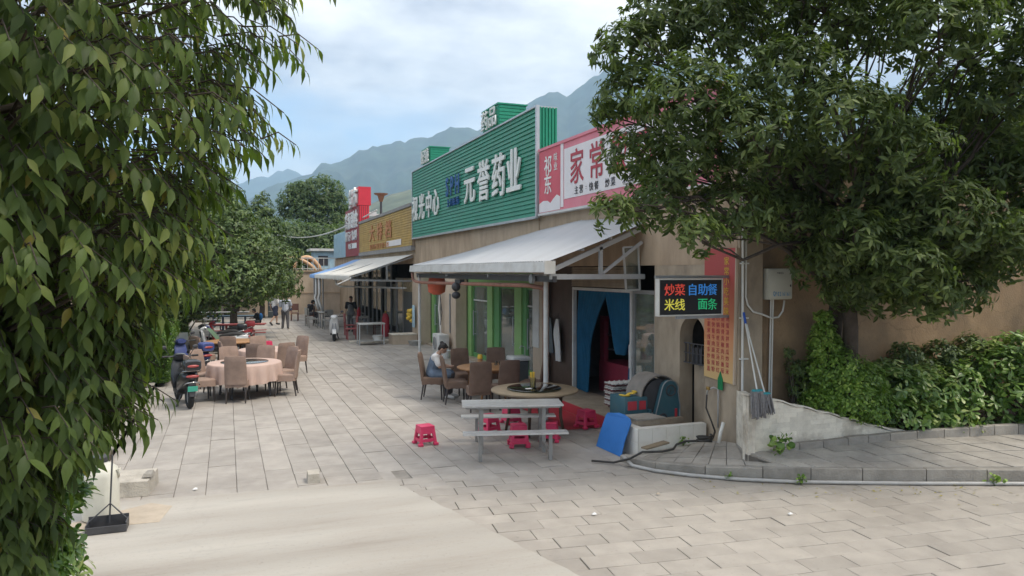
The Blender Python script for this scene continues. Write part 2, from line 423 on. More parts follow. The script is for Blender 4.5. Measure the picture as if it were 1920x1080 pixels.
def add_mesh(me, name, parent, kind=None):
    o = bpy.data.objects.new(name, me); COL.objects.link(o); o.parent = parent
    if kind: o['kind'] = kind
    return o
def limb_path(p0, p1, rng, k=6, wob=0.08, sag=0.0):
    p0, p1 = np.array(p0, float), np.array(p1, float); L = np.linalg.norm(p1 - p0); out = []
    for i in range(k):
        t = i / (k - 1); q = p0 + (p1 - p0) * t + rng.normal(0, wob * L * 0.35 * math.sin(math.pi * t), 3)
        q[2] += sag * L * math.sin(math.pi * t); out.append(tuple(q))
    return out
# ------------------------------------------------------------------ palette (real-world base colours)
mat('grout', (0.26, 0.235, 0.205), 0.9, 0.25, 5, 0.3)
mat('soil', (0.085, 0.065, 0.045), 0.95, 0.3, 7, 0.6, 30)
mat('paver', (0.365, 0.332, 0.295), 0.82, 0.13, 3.5, 0.25, 90, dirt=0.5, dcol=(0.185, 0.165, 0.145), dscale=0.9, island=0.09, dlo=0.46, dhi=0.74, speck=0.35, sscale=14)
mat('paver_warm', (0.375, 0.338, 0.295), 0.82, 0.12, 3.5, 0.25, 90, dirt=0.42, dcol=(0.19, 0.165, 0.14), dscale=0.5, island=0.085, dlo=0.46, dhi=0.74, speck=0.35, sscale=14)
mat('concrete_ramp', (0.45, 0.418, 0.368), 0.85, 0.16, 1.6, 0.35, 30, dirt=0.75, dcol=(0.25, 0.215, 0.18), dscale=0.8, stretch=(0.4, 2.6, 1), dlo=0.42, dhi=0.70, speck=0.4, sscale=30, crack=0.06, cscale=0.22)
mat('kerb_stone', (0.30, 0.275, 0.24), 0.85, 0.2, 5, 0.4, 40, dirt=0.5, dcol=(0.17, 0.155, 0.13), dscale=1.8, island=0.10)
mat('sidewalk', (0.36, 0.33, 0.29), 0.88, 0.18, 4, 0.3, 50, dirt=0.6, dcol=(0.14, 0.125, 0.11), dscale=0.9, island=0.07, speck=0.4, sscale=20)
mat('hill_green', (0.035, 0.055, 0.035), 0.95, 0.6, 0.012, 0.0, dirt=0.5, dcol=(0.085, 0.09, 0.05), dscale=0.008)
mat('hill_near', (0.09, 0.105, 0.06), 0.95, 0.45, 0.03, 0.0, dirt=0.6, dcol=(0.26, 0.24, 0.16), dscale=0.02)

def struct(o): o['kind'] = 'structure'; return o

# ground to the horizon
g = MB()
rings = [0, 12, 40, 120, 600, 2500, 6900]; K = 48
g.v.append((0, 0, -0.055))
for r in rings[1:]:
    for j in range(K):
        a = 2 * math.pi * j / K; g.v.append((r * math.cos(a) + 4, r * math.sin(a) + 10, -0.055 - (0.0 if r < 100 else r * 0.0006)))
for j in range(K): g.f.append((0, 1 + j, 1 + (j + 1) % K))
for i in range(len(rings) - 2):
    for j in range(K): g.f.append((1 + i * K + j, 1 + (i + 1) * K + j, 1 + (i + 1) * K + (j + 1) % K, 1 + i * K + (j + 1) % K))
struct(g.build('ground', 'soil'))
struct(MB().box(-1.7, 7.3, 9.2, 49.5, -0.052, -0.016).build('plaza_bedding', 'grout'))
struct(MB().box(2.0, 16, 1.8, 9.5, -0.053, -0.017).build('slope_bedding', 'grout'))

def inside(poly, x, y):
    c = False; n = len(poly)
    for i in range(n):
        x0, y0 = poly[i]; x1, y1 = poly[(i + 1) % n]
        if (y0 > y) != (y1 > y) and x < (x1 - x0) * (y - y0) / (y1 - y0) + x0: c = not c
    return c
def slab_verts(w, l, t=0.05, ch=0.004):
    a, b = w / 2, l / 2
    v = [(-a, -b, -t), (a, -b, -t), (a, b, -t), (-a, b, -t), (-a, -b, -ch), (a, -b, -ch), (a, b, -ch), (-a, b, -ch),
         (-a + ch, -b + ch, 0), (a - ch, -b + ch, 0), (a - ch, b - ch, 0), (-a + ch, b - ch, 0)]
    f = [(0, 1, 5, 4), (1, 2, 6, 5), (2, 3, 7, 6), (3, 0, 4, 7), (4, 5, 9, 8), (5, 6, 10, 9), (6, 7, 11, 10), (7, 4, 8, 11), (8, 9, 10, 11)]
    return v, f
def lay_paving(name, matname, spots, w, l, ang, seed, n_single, near):
    """spots (x,y): the nearest n_single slabs are objects of their own, the rest one mass"""
    rng = random.Random(seed)
    root = bpy.data.objects.new(name, None); COL.objects.link(root); struct(root)
    sp = sorted(spots, key=lambda p: near(p)); variants = []
    for i in range(5):
        v, f = slab_verts(w - 0.005 - rng.uniform(0, 0.004), l - 0.005 - rng.uniform(0, 0.005))
        me = bpy.data.meshes.new('slab'); me.from_pydata(v, [], f); me.materials.append(MATS[matname]); variants.append((me, v, f))
    rest = MB()
    for i, (x, y) in enumerate(sp):
        me, v, f = rng.choice(variants)
        z = rng.uniform(-0.003, 0.003); rx, ry, rz = rng.gauss(0, 0.004), rng.gauss(0, 0.0035), ang + rng.gauss(0, 0.006)
        if rng.random() < 0.06: z -= 0.005; rx += rng.gauss(0, 0.008)
        if i < n_single:
            o = bpy.data.objects.new('slab', me); COL.objects.link(o); o.parent = root; o.location = (x, y, z); o.rotation_euler = (rx, ry, rz)
        else:
            M = Matrix.Translation((x, y, z)) @ Euler((rx, ry, rz)).to_matrix().to_4x4()
            rest.add([M @ Vector(q) for q in v[4:]], [tuple(k - 4 for k in q) for q in f[4:]])
    if rest.v:
        o = rest.build('slabs_beyond', matname, root); o['kind'] = 'stuff'
    return root

# plaza paving: slabs in columns along the street
rng = random.Random(4)
W1, L1 = 0.37, 0.60
PLAZA = [(-1.75, 9.2), (2.0, 9.3), (2.1, 9.46), (5.4, 9.12), (5.85, 9.8), (7.25, 9.8), (7.25, 30), (7.0, 49.5), (-1.6, 49.5)]
spots = []
nx = int(9.2 / W1) + 1
for i in range(nx):
    x = -1.75 + W1 * (i + 0.5); off = (0.5 if i % 2 else 0.0) * L1 + rng.uniform(-0.06, 0.06)
    for j in range(68):
        y = 9.3 + off + j * L1
        if inside(PLAZA, x, y): spots.append((x, y))
MISS = (2.05, 9.95)
spots = [s for s in spots if not (abs(s[0] - MISS[0]) < 0.19 and abs(s[1] - MISS[1]) < 0.3)]
lay_paving('plaza_paving', 'paver', spots, W1, L1, 0.0, 8, 300, lambda p: p[1] + 0.06 * abs(p[0] - 2.5))
# fill beside the missing slab, leaving the narrow drain slot open
struct(MB().box(MISS[0] - 0.18, MISS[0] + 0.07, MISS[1] - 0.3, MISS[1] + 0.3, -0.05, -0.002).build('drain_edge', 'paver'))

# paving of the slope on the right, in courses running across
KERB = [(5.36, 9.5), (5.42, 9.2), (5.58, 8.85), (5.92, 8.47), (6.4, 8.08), (7.05, 7.7), (8.3, 7.15), (9.74, 6.58), (12.0, 5.75), (16.0, 4.4)]
RAMP_R = [(1.5, 9.70), (5.4, 9.32)] + [(x + 0.1, y + 0.15) for x, y in KERB[2:]] + [(16, 2.2), (3.3, 2.2), (2.4, 6.07)]
ang = R(-6.5); W2, L2 = 0.52, 0.29; spots = []
ca, sa = math.cos(ang), math.sin(ang)
for j in range(-6, 46):
    for i in range(-5, 34):
        a = (i + (0.5 if j % 2 else 0.0)) * W2 + rng.uniform(-0.003, 0.003) + (0.09 if j % 3 == 0 else 0); b = j * L2
        x = 1.4 + a * ca - b * sa; y = 3.0 + a * sa + b * ca
        if inside(RAMP_R, x, y): spots.append((x, y))
lay_paving('slope_paving', 'paver_warm', spots, W2, L2, ang, 12, 300, lambda p: -p[1] * 0 + abs(p[0] - 5) * 0.6 + abs(p[1] - 7))

# poured concrete drive in the foreground
c = MB()
edge = []
pts = [(2.02, 9.66), (2.50, 7.86), (2.97, 6.07), (3.5, 4.1), (4.1, 1.8)]
for k in range(len(pts) - 1):
    for t in range(14):
        q = t / 14; x = pts[k][0] * (1 - q) + pts[k + 1][0] * q; y = pts[k][1] * (1 - q) + pts[k + 1][1] * q
        edge.append((x + 0.035 * mnoise.noise((x * 6, y * 6, 1)), y))
back = [(-1.9 + (2.02 + 1.9) * t / 30, 10.02 - 0.36 * t / 30 + 0.02 * mnoise.noise((t * 0.9, 3, 2))) for t in range(30)]
poly = back + edge + [(4.1, -2), (-4, -2), (-4, 10.0)]
n = len(poly)
c.v = [(x, y, 0.022) for x, y in poly] + [(x, y, -0.05) for x, y in poly]
c.f = [tuple(range(n))] + [(i, i + n, (i + 1) % n + n, (i + 1) % n) for i in range(n)]
struct(c.build('concrete_drive', 'concrete_ramp'))

# raised sidewalk on the right
INNER = [(5.74, 9.56), (5.95, 9.56), (6.4, 9.56), (6.96, 9.55), (6.97, 8.95), (6.58, 8.2), (8.1, 8.1), (9.4, 8.02), (11.3, 7.7), (16.0, 6.6)]
def lerp2(a, b, t): return (a[0] * (1 - t) + b[0] * t, a[1] * (1 - t) + b[1] * t)
def path_pts(poly, n):
    d = [0]
    for i in range(len(poly) - 1): d.append(d[-1] + math.dist(poly[i], poly[i + 1]))
    out = []
    for k in range(n):
        s = d[-1] * k / (n - 1); i = max(j for j in range(len(d)) if d[j] <= s + 1e-9); i = min(i, len(poly) - 2)
        out.append(lerp2(poly[i], poly[i + 1], (s - d[i]) / (d[i + 1] - d[i])))
    return out
sw = bpy.data.objects.new('sidewalk', None); COL.objects.link(sw); struct(sw)
def zout(s): return float(np.interp(s, [0, 2, 4, 5], [0.09, 0.12, 0.165, 0.19]))
def zin(s): return float(np.interp(s, [0, 1, 3, 4, 5], [0.07, 0.08, 0.17, 0.28, 0.325]))
def pair(s):
    i = min(int(s), len(KERB) - 2); t = s - i
    return lerp2(KERB[i], KERB[i + 1], t), lerp2(INNER[i], INNER[i + 1], t)
base = MB(); ss = [k * 9 / 60 for k in range(61)]
for a, b in zip(ss[:-1], ss[1:]):
    (o0, i0), (o1, i1) = pair(a), pair(b)
    o0 = lerp2(o0, i0, 0.07); o1 = lerp2(o1, i1, 0.07)
    base.hexa([(*o0, -0.05), (*i0, -0.05), (*i1, -0.05), (*o1, -0.05), (*o0, zout(a) - 0.03), (*i0, zin(a) - 0.03), (*i1, zin(b) - 0.03), (*o1, zout(b) - 0.03)])
base.build('bed', 'grout', sw)
sl = [0, .6, 1.2, 1.8, 2.4, 2.9, 3.3, 3.7, 4.1, 4.5, 4.9, 5.2, 5.5, 5.8, 6.1, 6.4, 6.7, 7.0, 7.25, 7.5, 7.75, 8.0, 8.15, 8.3, 8.45, 8.6]
for a, b in zip(sl[:-1], sl[1:]):
    for q in range(4):
        sh = 0.0
        t0, t1 = 0.09 + 0.91 * q / 4 + 0.004, 0.09 + 0.91 * (q + 1) / 4 - 0.004
        (o0, i0), (o1, i1) = pair(a + 0.008), pair(b - 0.008)
        cs = [lerp2(o0, i0, t0), lerp2(o0, i0, t1), lerp2(o1, i1, t1), lerp2(o1, i1, t0)]
        zs = [zout(q_) + (zin(q_) - zout(q_)) * t for q_, t in ((a, t0), (a, t1), (b, t1), (b, t0))]; dz = rng.uniform(-0.005, 0.005)
        m = MB().hexa([(x, y, 0.0) for x, y in cs] + [(x, y, z + dz) for (x, y), z in zip(cs, zs)])
        m.build('slab', 'sidewalk', sw)
def stones(root, poly, ln, w, z0, z1f, m, side=1, gap=0.012):
    d = [0]
    for i in range(len(poly) - 1): d.append(d[-1] + math.dist(poly[i], poly[i + 1]))
    def at(s):
        i = min(max(j for j in range(len(d)) if d[j] <= s + 1e-9), len(poly) - 2)
        return lerp2(poly[i], poly[i + 1], (s - d[i]) / (d[i + 1] - d[i]))
    s = 0.0; rg = random.Random(3)
    while s < d[-1] - 0.1:
        L = min(ln * rg.uniform(0.85, 1.15), d[-1] - s); a, b = at(s + gap / 2), at(s + L - gap / 2)
        tx, ty = b[0] - a[0], b[1] - a[1]; q = math.hypot(tx, ty); nx_, ny_ = -ty / q * w * side, tx / q * w * side
        dz = rg.uniform(-0.006, 0.006); za, zb = z1f(*a) + dz, z1f(*b) + dz; ch = 0.012
        k0, k1 = nx_ * ch / w, ny_ * ch / w
        mb = MB().add([(a[0], a[1], z0), (b[0], b[1], z0), (b[0] + nx_, b[1] + ny_, z0), (a[0] + nx_, a[1] + ny_, z0),
                       (a[0], a[1], za - ch), (b[0], b[1], zb - ch), (b[0] + nx_, b[1] + ny_, zb - ch), (a[0] + nx_, a[1] + ny_, za - ch),
                       (a[0] + k0, a[1] + k1, za), (b[0] + k0, b[1] + k1, zb), (b[0] + nx_ - k0, b[1] + ny_ - k1, zb), (a[0] + nx_ - k0, a[1] + ny_ - k1, za)],
                      [(0, 1, 5, 4), (1, 2, 6, 5), (2, 3, 7, 6), (3, 0, 4, 7), (4, 5, 9, 8), (5, 6, 10, 9), (6, 7, 11, 10), (7, 4, 8, 11), (8, 9, 10, 11)])
        mb.build('kerb_stone', m, root); s += L
kb = bpy.data.objects.new('kerb', None); COL.objects.link(kb); struct(kb)
stones(kb, KERB, 0.72, 0.13, -0.05, lambda x, y: float(np.interp(x, [5.36, 5.6, 6.4, 7.05], [0.10, 0.125, 0.17, 0.198])), 'kerb_stone', side=1)
IK = [(7.02, 8.12), (7.6, 8.08), (8.5, 8.05), (9.4, 7.98), (11.3, 7.65), (16.0, 6.55)]
kb2 = bpy.data.objects.new('planting_bed_kerb', None); COL.objects.link(kb2); struct(kb2)
stones(kb2, IK, 0.42, 0.1, 0.2, lambda x, y: 0.40 + 0.035 * min(max(x - 7, 0), 4) / 4 * 2, 'kerb_stone', side=1)
bed = MB()
for i in range(len(IK) - 1):
    a, b = IK[i], IK[i + 1]
    bed.hexa([(a[0], a[1] + 0.1, 0.1), (b[0], b[1] + 0.1, 0.1), (b[0], 9.3, 0.1), (a[0], 9.3, 0.1), (a[0], a[1] + 0.1, 0.37), (b[0], b[1] + 0.1, 0.39), (b[0], 9.3, 0.42), (a[0], 9.3, 0.40)])
struct(bed.build('planting_bed', 'soil'))
# soil strip along the left edge of the plaza
struct(MB().box(-14, -1.62, 10.05, 60, -0.05, 0.10).build('planted_strip', 'soil'))
stones(struct(bpy.data.objects.new('plaza_kerb', None)) if False else kb, [(-1.62, 12.5), (-1.62, 49)], 0.9, 0.14, -0.05, lambda x, y: 0.13, 'kerb_stone', side=1)

# ------------------------------------------------------------------ mountains (terrain)
F = 1387.0; YAW = R(21.09)
def ridge(name, Rm, ctrl, m, seed, amp, inner=0.45, back=1.25, a0=-70, a1=75, na=420, nr=40, base=-8):
    """a mountain range at distance Rm metres; ctrl = (tangent of azimuth from the view axis, tangent of ridge elevation)"""
    xs = [c[0] for c in ctrl]; ys = [c[1] for c in ctrl]
    mb = MB()
    for i in range(na + 1):
        t = math.tan(R(max(-88, min(88, a0 + (a1 - a0) * i / na))))
        e = float(np.interp(t, xs, ys)); az = math.atan(t)
        hz = 2.8 + e * Rm * math.cos(az)
        wa = az + YAW; dx, dy = math.sin(wa), math.cos(wa)
        for j in range(nr + 1):
            s = j / nr; rr = Rm * (inner + (back - inner) * s); k = (1 - inner) / (back - inner)
            p = s / k if s <= k else max(0.0, 1 - (s - k) / (1 - k) * 0.8)
            f = p ** 1.25 if s <= k else p
            q = (wa * Rm / 260.0, rr / 420.0, seed)
            gul = mnoise.fractal(q, 0.8, 2.1, 6) + 0.9 * abs(mnoise.noise((wa * Rm / 150.0, rr / 900.0, seed + 3))) - 0.3
            wgt = 4 * f * (1 - f) if s <= k else 0.6
            ridge_n = mnoise.fractal((wa * Rm / 90.0, 0.5, seed), 0.8, 2.2, 5) * amp * 0.26
            z = base + (hz - base + ridge_n) * f + gul * amp * wgt
            mb.v.append((dx * rr, dy * rr, z))
    for i in range(na):
        for j in range(nr):
            a = i * (nr + 1) + j; mb.f.append((a, a + nr + 1, a + nr + 2, a + 1))
    o = mb.build(name, m, smooth=True); return struct(o)
def ctl(l): return [((u - 960) / F, (508 - v) / F) for u, v in l]
ridge('far_mountains', 5200, ctl([(-3000, 330), (-600, 300), (0, 300), (300, 335), (455, 343), (500, 332), (540, 322), (575, 330), (640, 338), (800, 330), (1400, 250), (2200, 230), (4000, 330)]), 'hill_green', 2.0, 110)
ridge('mountain', 3000, ctl([(-3000, 430), (-200, 420), (300, 400), (455, 378), (500, 352), (540, 337), (620, 305), (700, 274), (735, 262), (770, 262), (850, 238), (900, 234), (940, 222), (990, 190), (1020, 178), (1045, 168), (1064, 182), (1085, 158), (1110, 138), (1160, 120), (1300, 110), (1500, 140), (1800, 180), (2600, 270), (4500, 380)]), 'hill_green', 7.0, 75)
ridge('near_hill', 900, ctl([(-3000, 478), (200, 470), (450, 440), (560, 430), (680, 392), (730, 366), (770, 357), (840, 352), (1000, 340), (1500, 330), (2200, 380), (4500, 450)]), 'hill_near', 11.0, 10, inner=0.4)

# ------------------------------------------------------------------ the hazy air of the valley
hz = bpy.data.materials.new('valley_haze'); hz.use_nodes = True; hz.node_tree.nodes.clear()
_o = hz.node_tree.nodes.new('ShaderNodeOutputMaterial'); _v = hz.node_tree.nodes.new('ShaderNodeVolumePrincipled')
_v.inputs['Color'].default_value = (0.53, 0.76, 1.0, 1); _v.inputs['Density'].default_value = 0.00023; _v.inputs['Anisotropy'].default_value = 0.0
hz.node_tree.links.new(_v.outputs[0], _o.inputs['Volume'])
MATS['valley_haze'] = hz
HAZE = MB().box(-7200, 7200, -7200, 7200, -14, 1000).build('haze', 'valley_haze'); HAZE['kind'] = 'stuff'
HAZE['label'] = 'pale blue haze filling the valley air'
# ------------------------------------------------------------------ buildings
mat('stucco_tan', (0.46, 0.35, 0.245), 0.9, 0.14, 3, 0.25, 70, dirt=0.6, dcol=(0.20, 0.14, 0.095), dscale=1.0, stretch=(1, 1, 0.35), dlo=0.46, dhi=0.75)
mat('stucco_pale', (0.52, 0.42, 0.32), 0.9, 0.12, 3, 0.2, 70, dirt=0.4, dcol=(0.25, 0.19, 0.14), dscale=1.2, stretch=(1, 1, 0.4))
mat('stucco_brown', (0.30, 0.20, 0.115), 0.92, 0.34, 1.5, 0.4, 45, dirt=0.85, dcol=(0.105, 0.08, 0.055), dscale=0.42, stretch=(1, 1, 0.8), dlo=0.40, dhi=0.66, speck=0.35, sscale=9, crack=0.35, cscale=0.35)
mat('plaster_grey', (0.40, 0.325, 0.24), 0.92, 0.16, 4, 0.3, 60, dirt=0.6, dcol=(0.12, 0.10, 0.085), dscale=1.4, stretch=(1, 1, 0.5))
mat('soot_and_shade', (0.065, 0.06, 0.055), 0.95, 0.4, 5, 0.3, 50)
mat('panel_brown', (0.085, 0.055, 0.042), 0.6, 0.25, 4, 0.0, dirt=0.3)
mat('interior', (0.42, 0.38, 0.34), 0.9, 0.15)
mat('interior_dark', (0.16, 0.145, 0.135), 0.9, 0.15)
mat('roof_grey', (0.26, 0.25, 0.24), 0.9, 0.2)
mat('green_paint', (0.26, 0.46, 0.17), 0.5, 0.10, 4, 0.0, dirt=0.25, dcol=(0.09, 0.16, 0.05), dscale=2)
mat('green_paint_dark', (0.12, 0.32, 0.12), 0.5, 0.12, 4, dirt=0.3, dcol=(0.04, 0.09, 0.03), dscale=2)
mat('green_siding', (0.018, 0.225, 0.135), 0.5, 0.13, 1.6, 0.0, dirt=0.35, dcol=(0.06, 0.22, 0.16), dscale=0.7, stretch=(1, 0.6, 1.5))
mat('green_sheet', (0.02, 0.26, 0.15), 0.45, 0.12, 3)
mat('yellow_siding', (0.44, 0.29, 0.085), 0.7, 0.2, 2.2, dirt=0.5, dcol=(0.32, 0.23, 0.11), dscale=0.8)
mat('maroon_sheet', (0.30, 0.035, 0.045), 0.5, 0.12, 3, dirt=0.2, dcol=(0.18, 0.05, 0.05))
mat('red_sheet', (0.62, 0.035, 0.055), 0.42, 0.08, 3)
mat('pale_blue_sheet', (0.40, 0.58, 0.68), 0.5, 0.10, 3, dirt=0.3, dcol=(0.55, 0.62, 0.65))
mat('banner_red', (0.60, 0.10, 0.13), 0.5, 0.10, 1.5, dirt=0.3, dcol=(0.66, 0.30, 0.32), dscale=1.1)
mat('banner_pink', (0.70, 0.22, 0.27), 0.5, 0.08, 2, dirt=0.35, dcol=(0.72, 0.40, 0.42), dscale=1.4)
mat('banner_white', (0.78, 0.74, 0.74), 0.45, 0.05, 2, dirt=0.2, dcol=(0.62, 0.58, 0.58))
mat('letter_white', (0.80, 0.80, 0.76), 0.5, 0.06, 3)
mat('letter_blue', (0.02, 0.10, 0.30), 0.5, 0.1)
mat('letter_red', (0.42, 0.045, 0.065), 0.5, 0.1)
mat('letter_dark', (0.05, 0.045, 0.05), 0.5, 0.1)
mat('letter_red_faded', (0.50, 0.22, 0.095), 0.6, 0.2)
mat('metal_grey', (0.33, 0.34, 0.35), 0.45, 0.1, 5, metal=0.6, dirt=0.3, dcol=(0.22, 0.17, 0.13), dscale=3)
mat('metal_white', (0.62, 0.62, 0.60), 0.5, 0.08, 5, dirt=0.4, dcol=(0.33, 0.28, 0.22), dscale=2.2)
mat('metal_dark', (0.06, 0.06, 0.065), 0.5, 0.2, 5)
mat('galvanised', (0.50, 0.52, 0.54), 0.4, 0.1, 4, metal=0.35, dirt=0.3, dcol=(0.33, 0.30, 0.27), dscale=1.2)
mat('canopy_sheet', (0.44, 0.45, 0.46), 0.5, 0.06, 1.2, 0.0, dirt=0.35, dcol=(0.42, 0.42, 0.41), dscale=0.9, stretch=(0.4, 2.5, 1))
mat('awning_cloth', (0.60, 0.585, 0.54), 0.85, 0.07, 1.2, dirt=0.3, dcol=(0.44, 0.42, 0.37), dscale=0.7)
mat('awning_blue', (0.22, 0.38, 0.66), 0.8, 0.07)
mat('rust_pipe', (0.33, 0.16, 0.115), 0.6, 0.2, 5, dirt=0.3)
mat('curtain_blue', (0.009, 0.105, 0.205), 0.8, 0.16, 4)
mat('plastic_strip', (0.42, 0.40, 0.33), 0.35, 0.12, 6)
mat('red_cabinet', (0.27, 0.03, 0.055), 0.5, 0.1)
glass_mat('glass_shop', (0.66, 0.72, 0.68), 0.20, brighten=0.22)
glass_mat('glass_clear', (0.8, 0.84, 0.83), 0.06)

# --- restaurant building at the near end
rb = thing('restaurant_building', 'tan stucco restaurant building with doorway, stove alcove and long stained brown side wall', 'building', (7.0, 12.6, 0))
w = MB()
w.box(7.0, 7.25, 8.95, 9.72, 0.0, 2.9)                      # beside the alcove
w.box(7.0, 7.25, 10.42, 11.2, 0.0, 2.9)                     # pillar
arc = [(10.07 - 0.35 * math.cos(math.pi * k / 12), 1.72 + 0.35 * math.sin(math.pi * k / 12)) for k in range(13)]
for k in range(12):
    (ya, za), (yb, zb) = arc[k], arc[k + 1]
    w.hexa([(7.0, ya, za), (7.25, ya, za), (7.25, yb, zb), (7.0, yb, zb), (7.0, ya, 2.9), (7.25, ya, 2.9), (7.25, yb, 2.9), (7.0, yb, 2.9)])
w.build('wall', 'plaster_grey', rb)
MB().box(6.995, 7.27, 8.95, 16.3, 2.9, 4.4).build('upper_wall', 'stucco_tan', rb)
MB().box(7.06, 7.25, 14.56, 16.2, 0.0, 2.9).build('panel_wall', 'panel_brown', rb)
MB().box(6.93, 7.0, 15.75, 15.98, 0.0, 2.9).build('red_strip', 'rust_pipe', rb)
# alcove behind the arch
a = MB(); a.box(7.62, 7.66, 9.6, 10.6, 0.1, 2.3); a.box(7.25, 7.62, 9.6, 9.64, 0.1, 2.3); a.box(7.25, 7.62, 10.5, 10.54, 0.1, 2.3); a.box(7.25, 7.66, 9.6, 10.54, 2.12, 2.3)
a.build('alcove', 'soot_and_shade', rb)
s = MB(); s.box(7.22, 7.55, 9.84, 10.32, 0.1, 1.28); s.build('stove_column', 'plaster_grey', rb)
s = MB()
for k in range(6): s.bar((7.06, 9.78 + k * 0.11, 1.29), (7.06, 9.78 + k * 0.11, 1.62), 0.016)
for z in (1.30, 1.46, 1.62): s.bar((7.06, 9.75, z), (7.06, 10.38, z), 0.018)
s.box(7.08, 7.45, 9.9, 10.2, 1.28, 1.55); s.build('iron_rack', 'metal_dark', rb)
# side wall, end wall, roof, floor
sw_ = MB()
sw_.box(7.0, 7.42, 8.90, 8.95, 0.2, 4.4)
sw_.build('corner_pier', 'plaster_grey', rb)
MB().box(7.25, 17.0, 8.97, 9.22, 0.0, 4.55).build('side_wall', 'stucco_brown', rb)
MB().box(7.25, 17.0, 8.9, 9.3, 4.55, 4.65).build('coping', 'roof_grey', rb)
MB().box(7.27, 15.0, 9.22, 16.3, 4.3, 4.42).build('roof', 'roof_grey', rb)
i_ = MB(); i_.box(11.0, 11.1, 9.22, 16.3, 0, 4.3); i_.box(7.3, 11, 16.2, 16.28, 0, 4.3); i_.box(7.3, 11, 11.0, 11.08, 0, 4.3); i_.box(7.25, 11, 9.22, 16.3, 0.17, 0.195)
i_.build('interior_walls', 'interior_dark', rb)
# doorway: frame, shutter box of slats, glass side light
d = MB(); d.box(7.02, 7.10, 14.50, 14.56, 0.2, 2.45); d.box(7.02, 7.10, 12.02, 12.09, 0.2, 2.45); d.box(7.02, 7.10, 12.09, 14.50, 2.39, 2.45)
d.build('door_frame', 'metal_white', rb)
sb = MB()
for k in range(8):
    z = 2.47 + k * 0.052; sb.hexa([(7.01, 11.98, z), (7.08, 11.98, z), (7.08, 14.58, z), (7.01, 14.58, z), (7.03, 11.98, z + 0.048), (7.08, 11.98, z + 0.048), (7.08, 14.58, z + 0.048), (7.03, 14.58, z + 0.048)])
sb.build('roller_shutter', 'plaster_grey', rb)
d = MB(); d.box(7.03, 7.09, 11.94, 12.0, 0.2, 2.45); d.box(7.03, 7.09, 11.2, 11.26, 0.2, 2.45); d.box(7.03, 7.09, 11.26, 11.94, 2.38, 2.45); d.box(7.03, 7.09, 11.26, 11.94, 0.2, 0.3)
sd = d.build('side_light', 'metal_grey', rb)
MB().box(7.055, 7.065, 11.26, 11.94, 0.3, 2.38).build('pane', 'glass_shop', sd)
MB().box(7.0, 7.03, 12.0, 12.09, 0.98, 1.42).build('lock_box', 'metal_white', rb)

def curtain(name, label, y0, y1, z0, z1, x, gather, m='curtain_blue', nfold=9):
    """hanging cloth; gather(t,s) shifts the edge: t along width, s height 0..1"""
    mb = MB(); nu, nv = nfold * 6, 14
    for j in range(nv + 1):
        s = j / nv
        for i in range(nu + 1):
            t = i / nu; ya, yb = gather(s)
            y = y0 + (y1 - y0) * (ya + (yb - ya) * t)
            mb.v.append((x + (0.055 * math.sin(t * nfold * 2 * math.pi + 1.2 * s) + 0.02 * math.sin(t * 5 + s * 6)) * (0.35 + 0.65 * (1 - s)), y, z0 + (z1 - z0) * s))
    for j in range(nv):
        for i in range(nu):
            a = j * (nu + 1) + i; mb.f.append((a, a + 1, a + nu + 2, a + nu + 1))
    o = mb.build(name, m, smooth=True, at=(x, (y0 + y1) / 2, z0)); return tag(o, label, 'curtain', 'blue doorway curtains')
# nearer leaf hangs short and swept aside; farther leaf reaches the floor
curtain('curtain', 'blue cloth curtain hanging full length on the left of the restaurant doorway', 14.48, 13.2, 0.24, 2.38, 7.12,
        lambda s: (0.0, 0.42 + (0.62 * max(0, (s - 0.42) / 0.58) ** 1.5)))
curtain('curtain', 'short blue cloth curtain tied up on the right of the restaurant doorway', 12.12, 13.25, 1.18, 2.38, 7.12,
        lambda s: (0.28 * (1 - s) ** 1.2, 0.5 + 0.5 * s ** 0.8))
curtain('curtain', 'narrow blue curtain edge beside the white door jamb of the restaurant', 12.1, 12.42, 0.24, 1.9, 7.2, lambda s: (0.0, 1.0), nfold=3)
rc = thing('red_cabinet', 'dark red drinks cabinet standing just inside the curtained doorway', 'cabinet', (7.75, 14.2, 0.2))
MB().box(7.6, 8.2, 13.1, 14.4, 0.2, 0.85).build('base', 'red_cabinet', rc)
MB().box(7.62, 7.72, 14.2, 14.4, 0.85, 1.75).build('side_post', 'red_cabinet', rc)
MB().box(7.62, 8.2, 13.1, 14.4, 1.75, 1.82).build('top', 'red_cabinet', rc)
for z in (1.1, 1.4): MB().box(7.7, 8.18, 13.12, 14.2, z, z + 0.03).build('shelf', 'metal_dark', rc)
# platform with red front
pf = thing('platform', 'low grey concrete platform with red painted front below the restaurant doorway', 'platform', (6.6, 13.9, 0))
MB().box(6.3, 7.28, 11.3, 16.1, 0.0, 0.2).build('slab', 'plaster_grey', pf)
mat('red_paint', (0.44, 0.04, 0.055), 0.6, 0.12, 3, dirt=0.35, dcol=(0.22, 0.06, 0.06), dscale=2)
MB().box(6.29, 6.30, 11.3, 16.1, 0.012, 0.188).build('front_face', 'red_paint', pf)
rm = MB(); nU, nV = 16, 6
for i in range(nU + 1):
    for j in range(nV + 1):
        x = 5.55 + 0.72 * j / nV; y = 11.7 + 2.4 * i / nU; rm.v.append((x + 0.02 * mnoise.noise((y * 2, x, 0)), y, 0.017 + 0.006 * mnoise.noise((x * 4, y * 4, 5))))
for i in range(nU):
    for j in range(nV): a = i * (nV + 1) + j; rm.f.append((a, a + 1, a + nV + 2, a + nV + 1))
tag(rm.build('floor_mat', 'red_paint', at=(5.9, 12.9, 0)), 'faded red mat on the paving in front of the restaurant platform', 'mat')

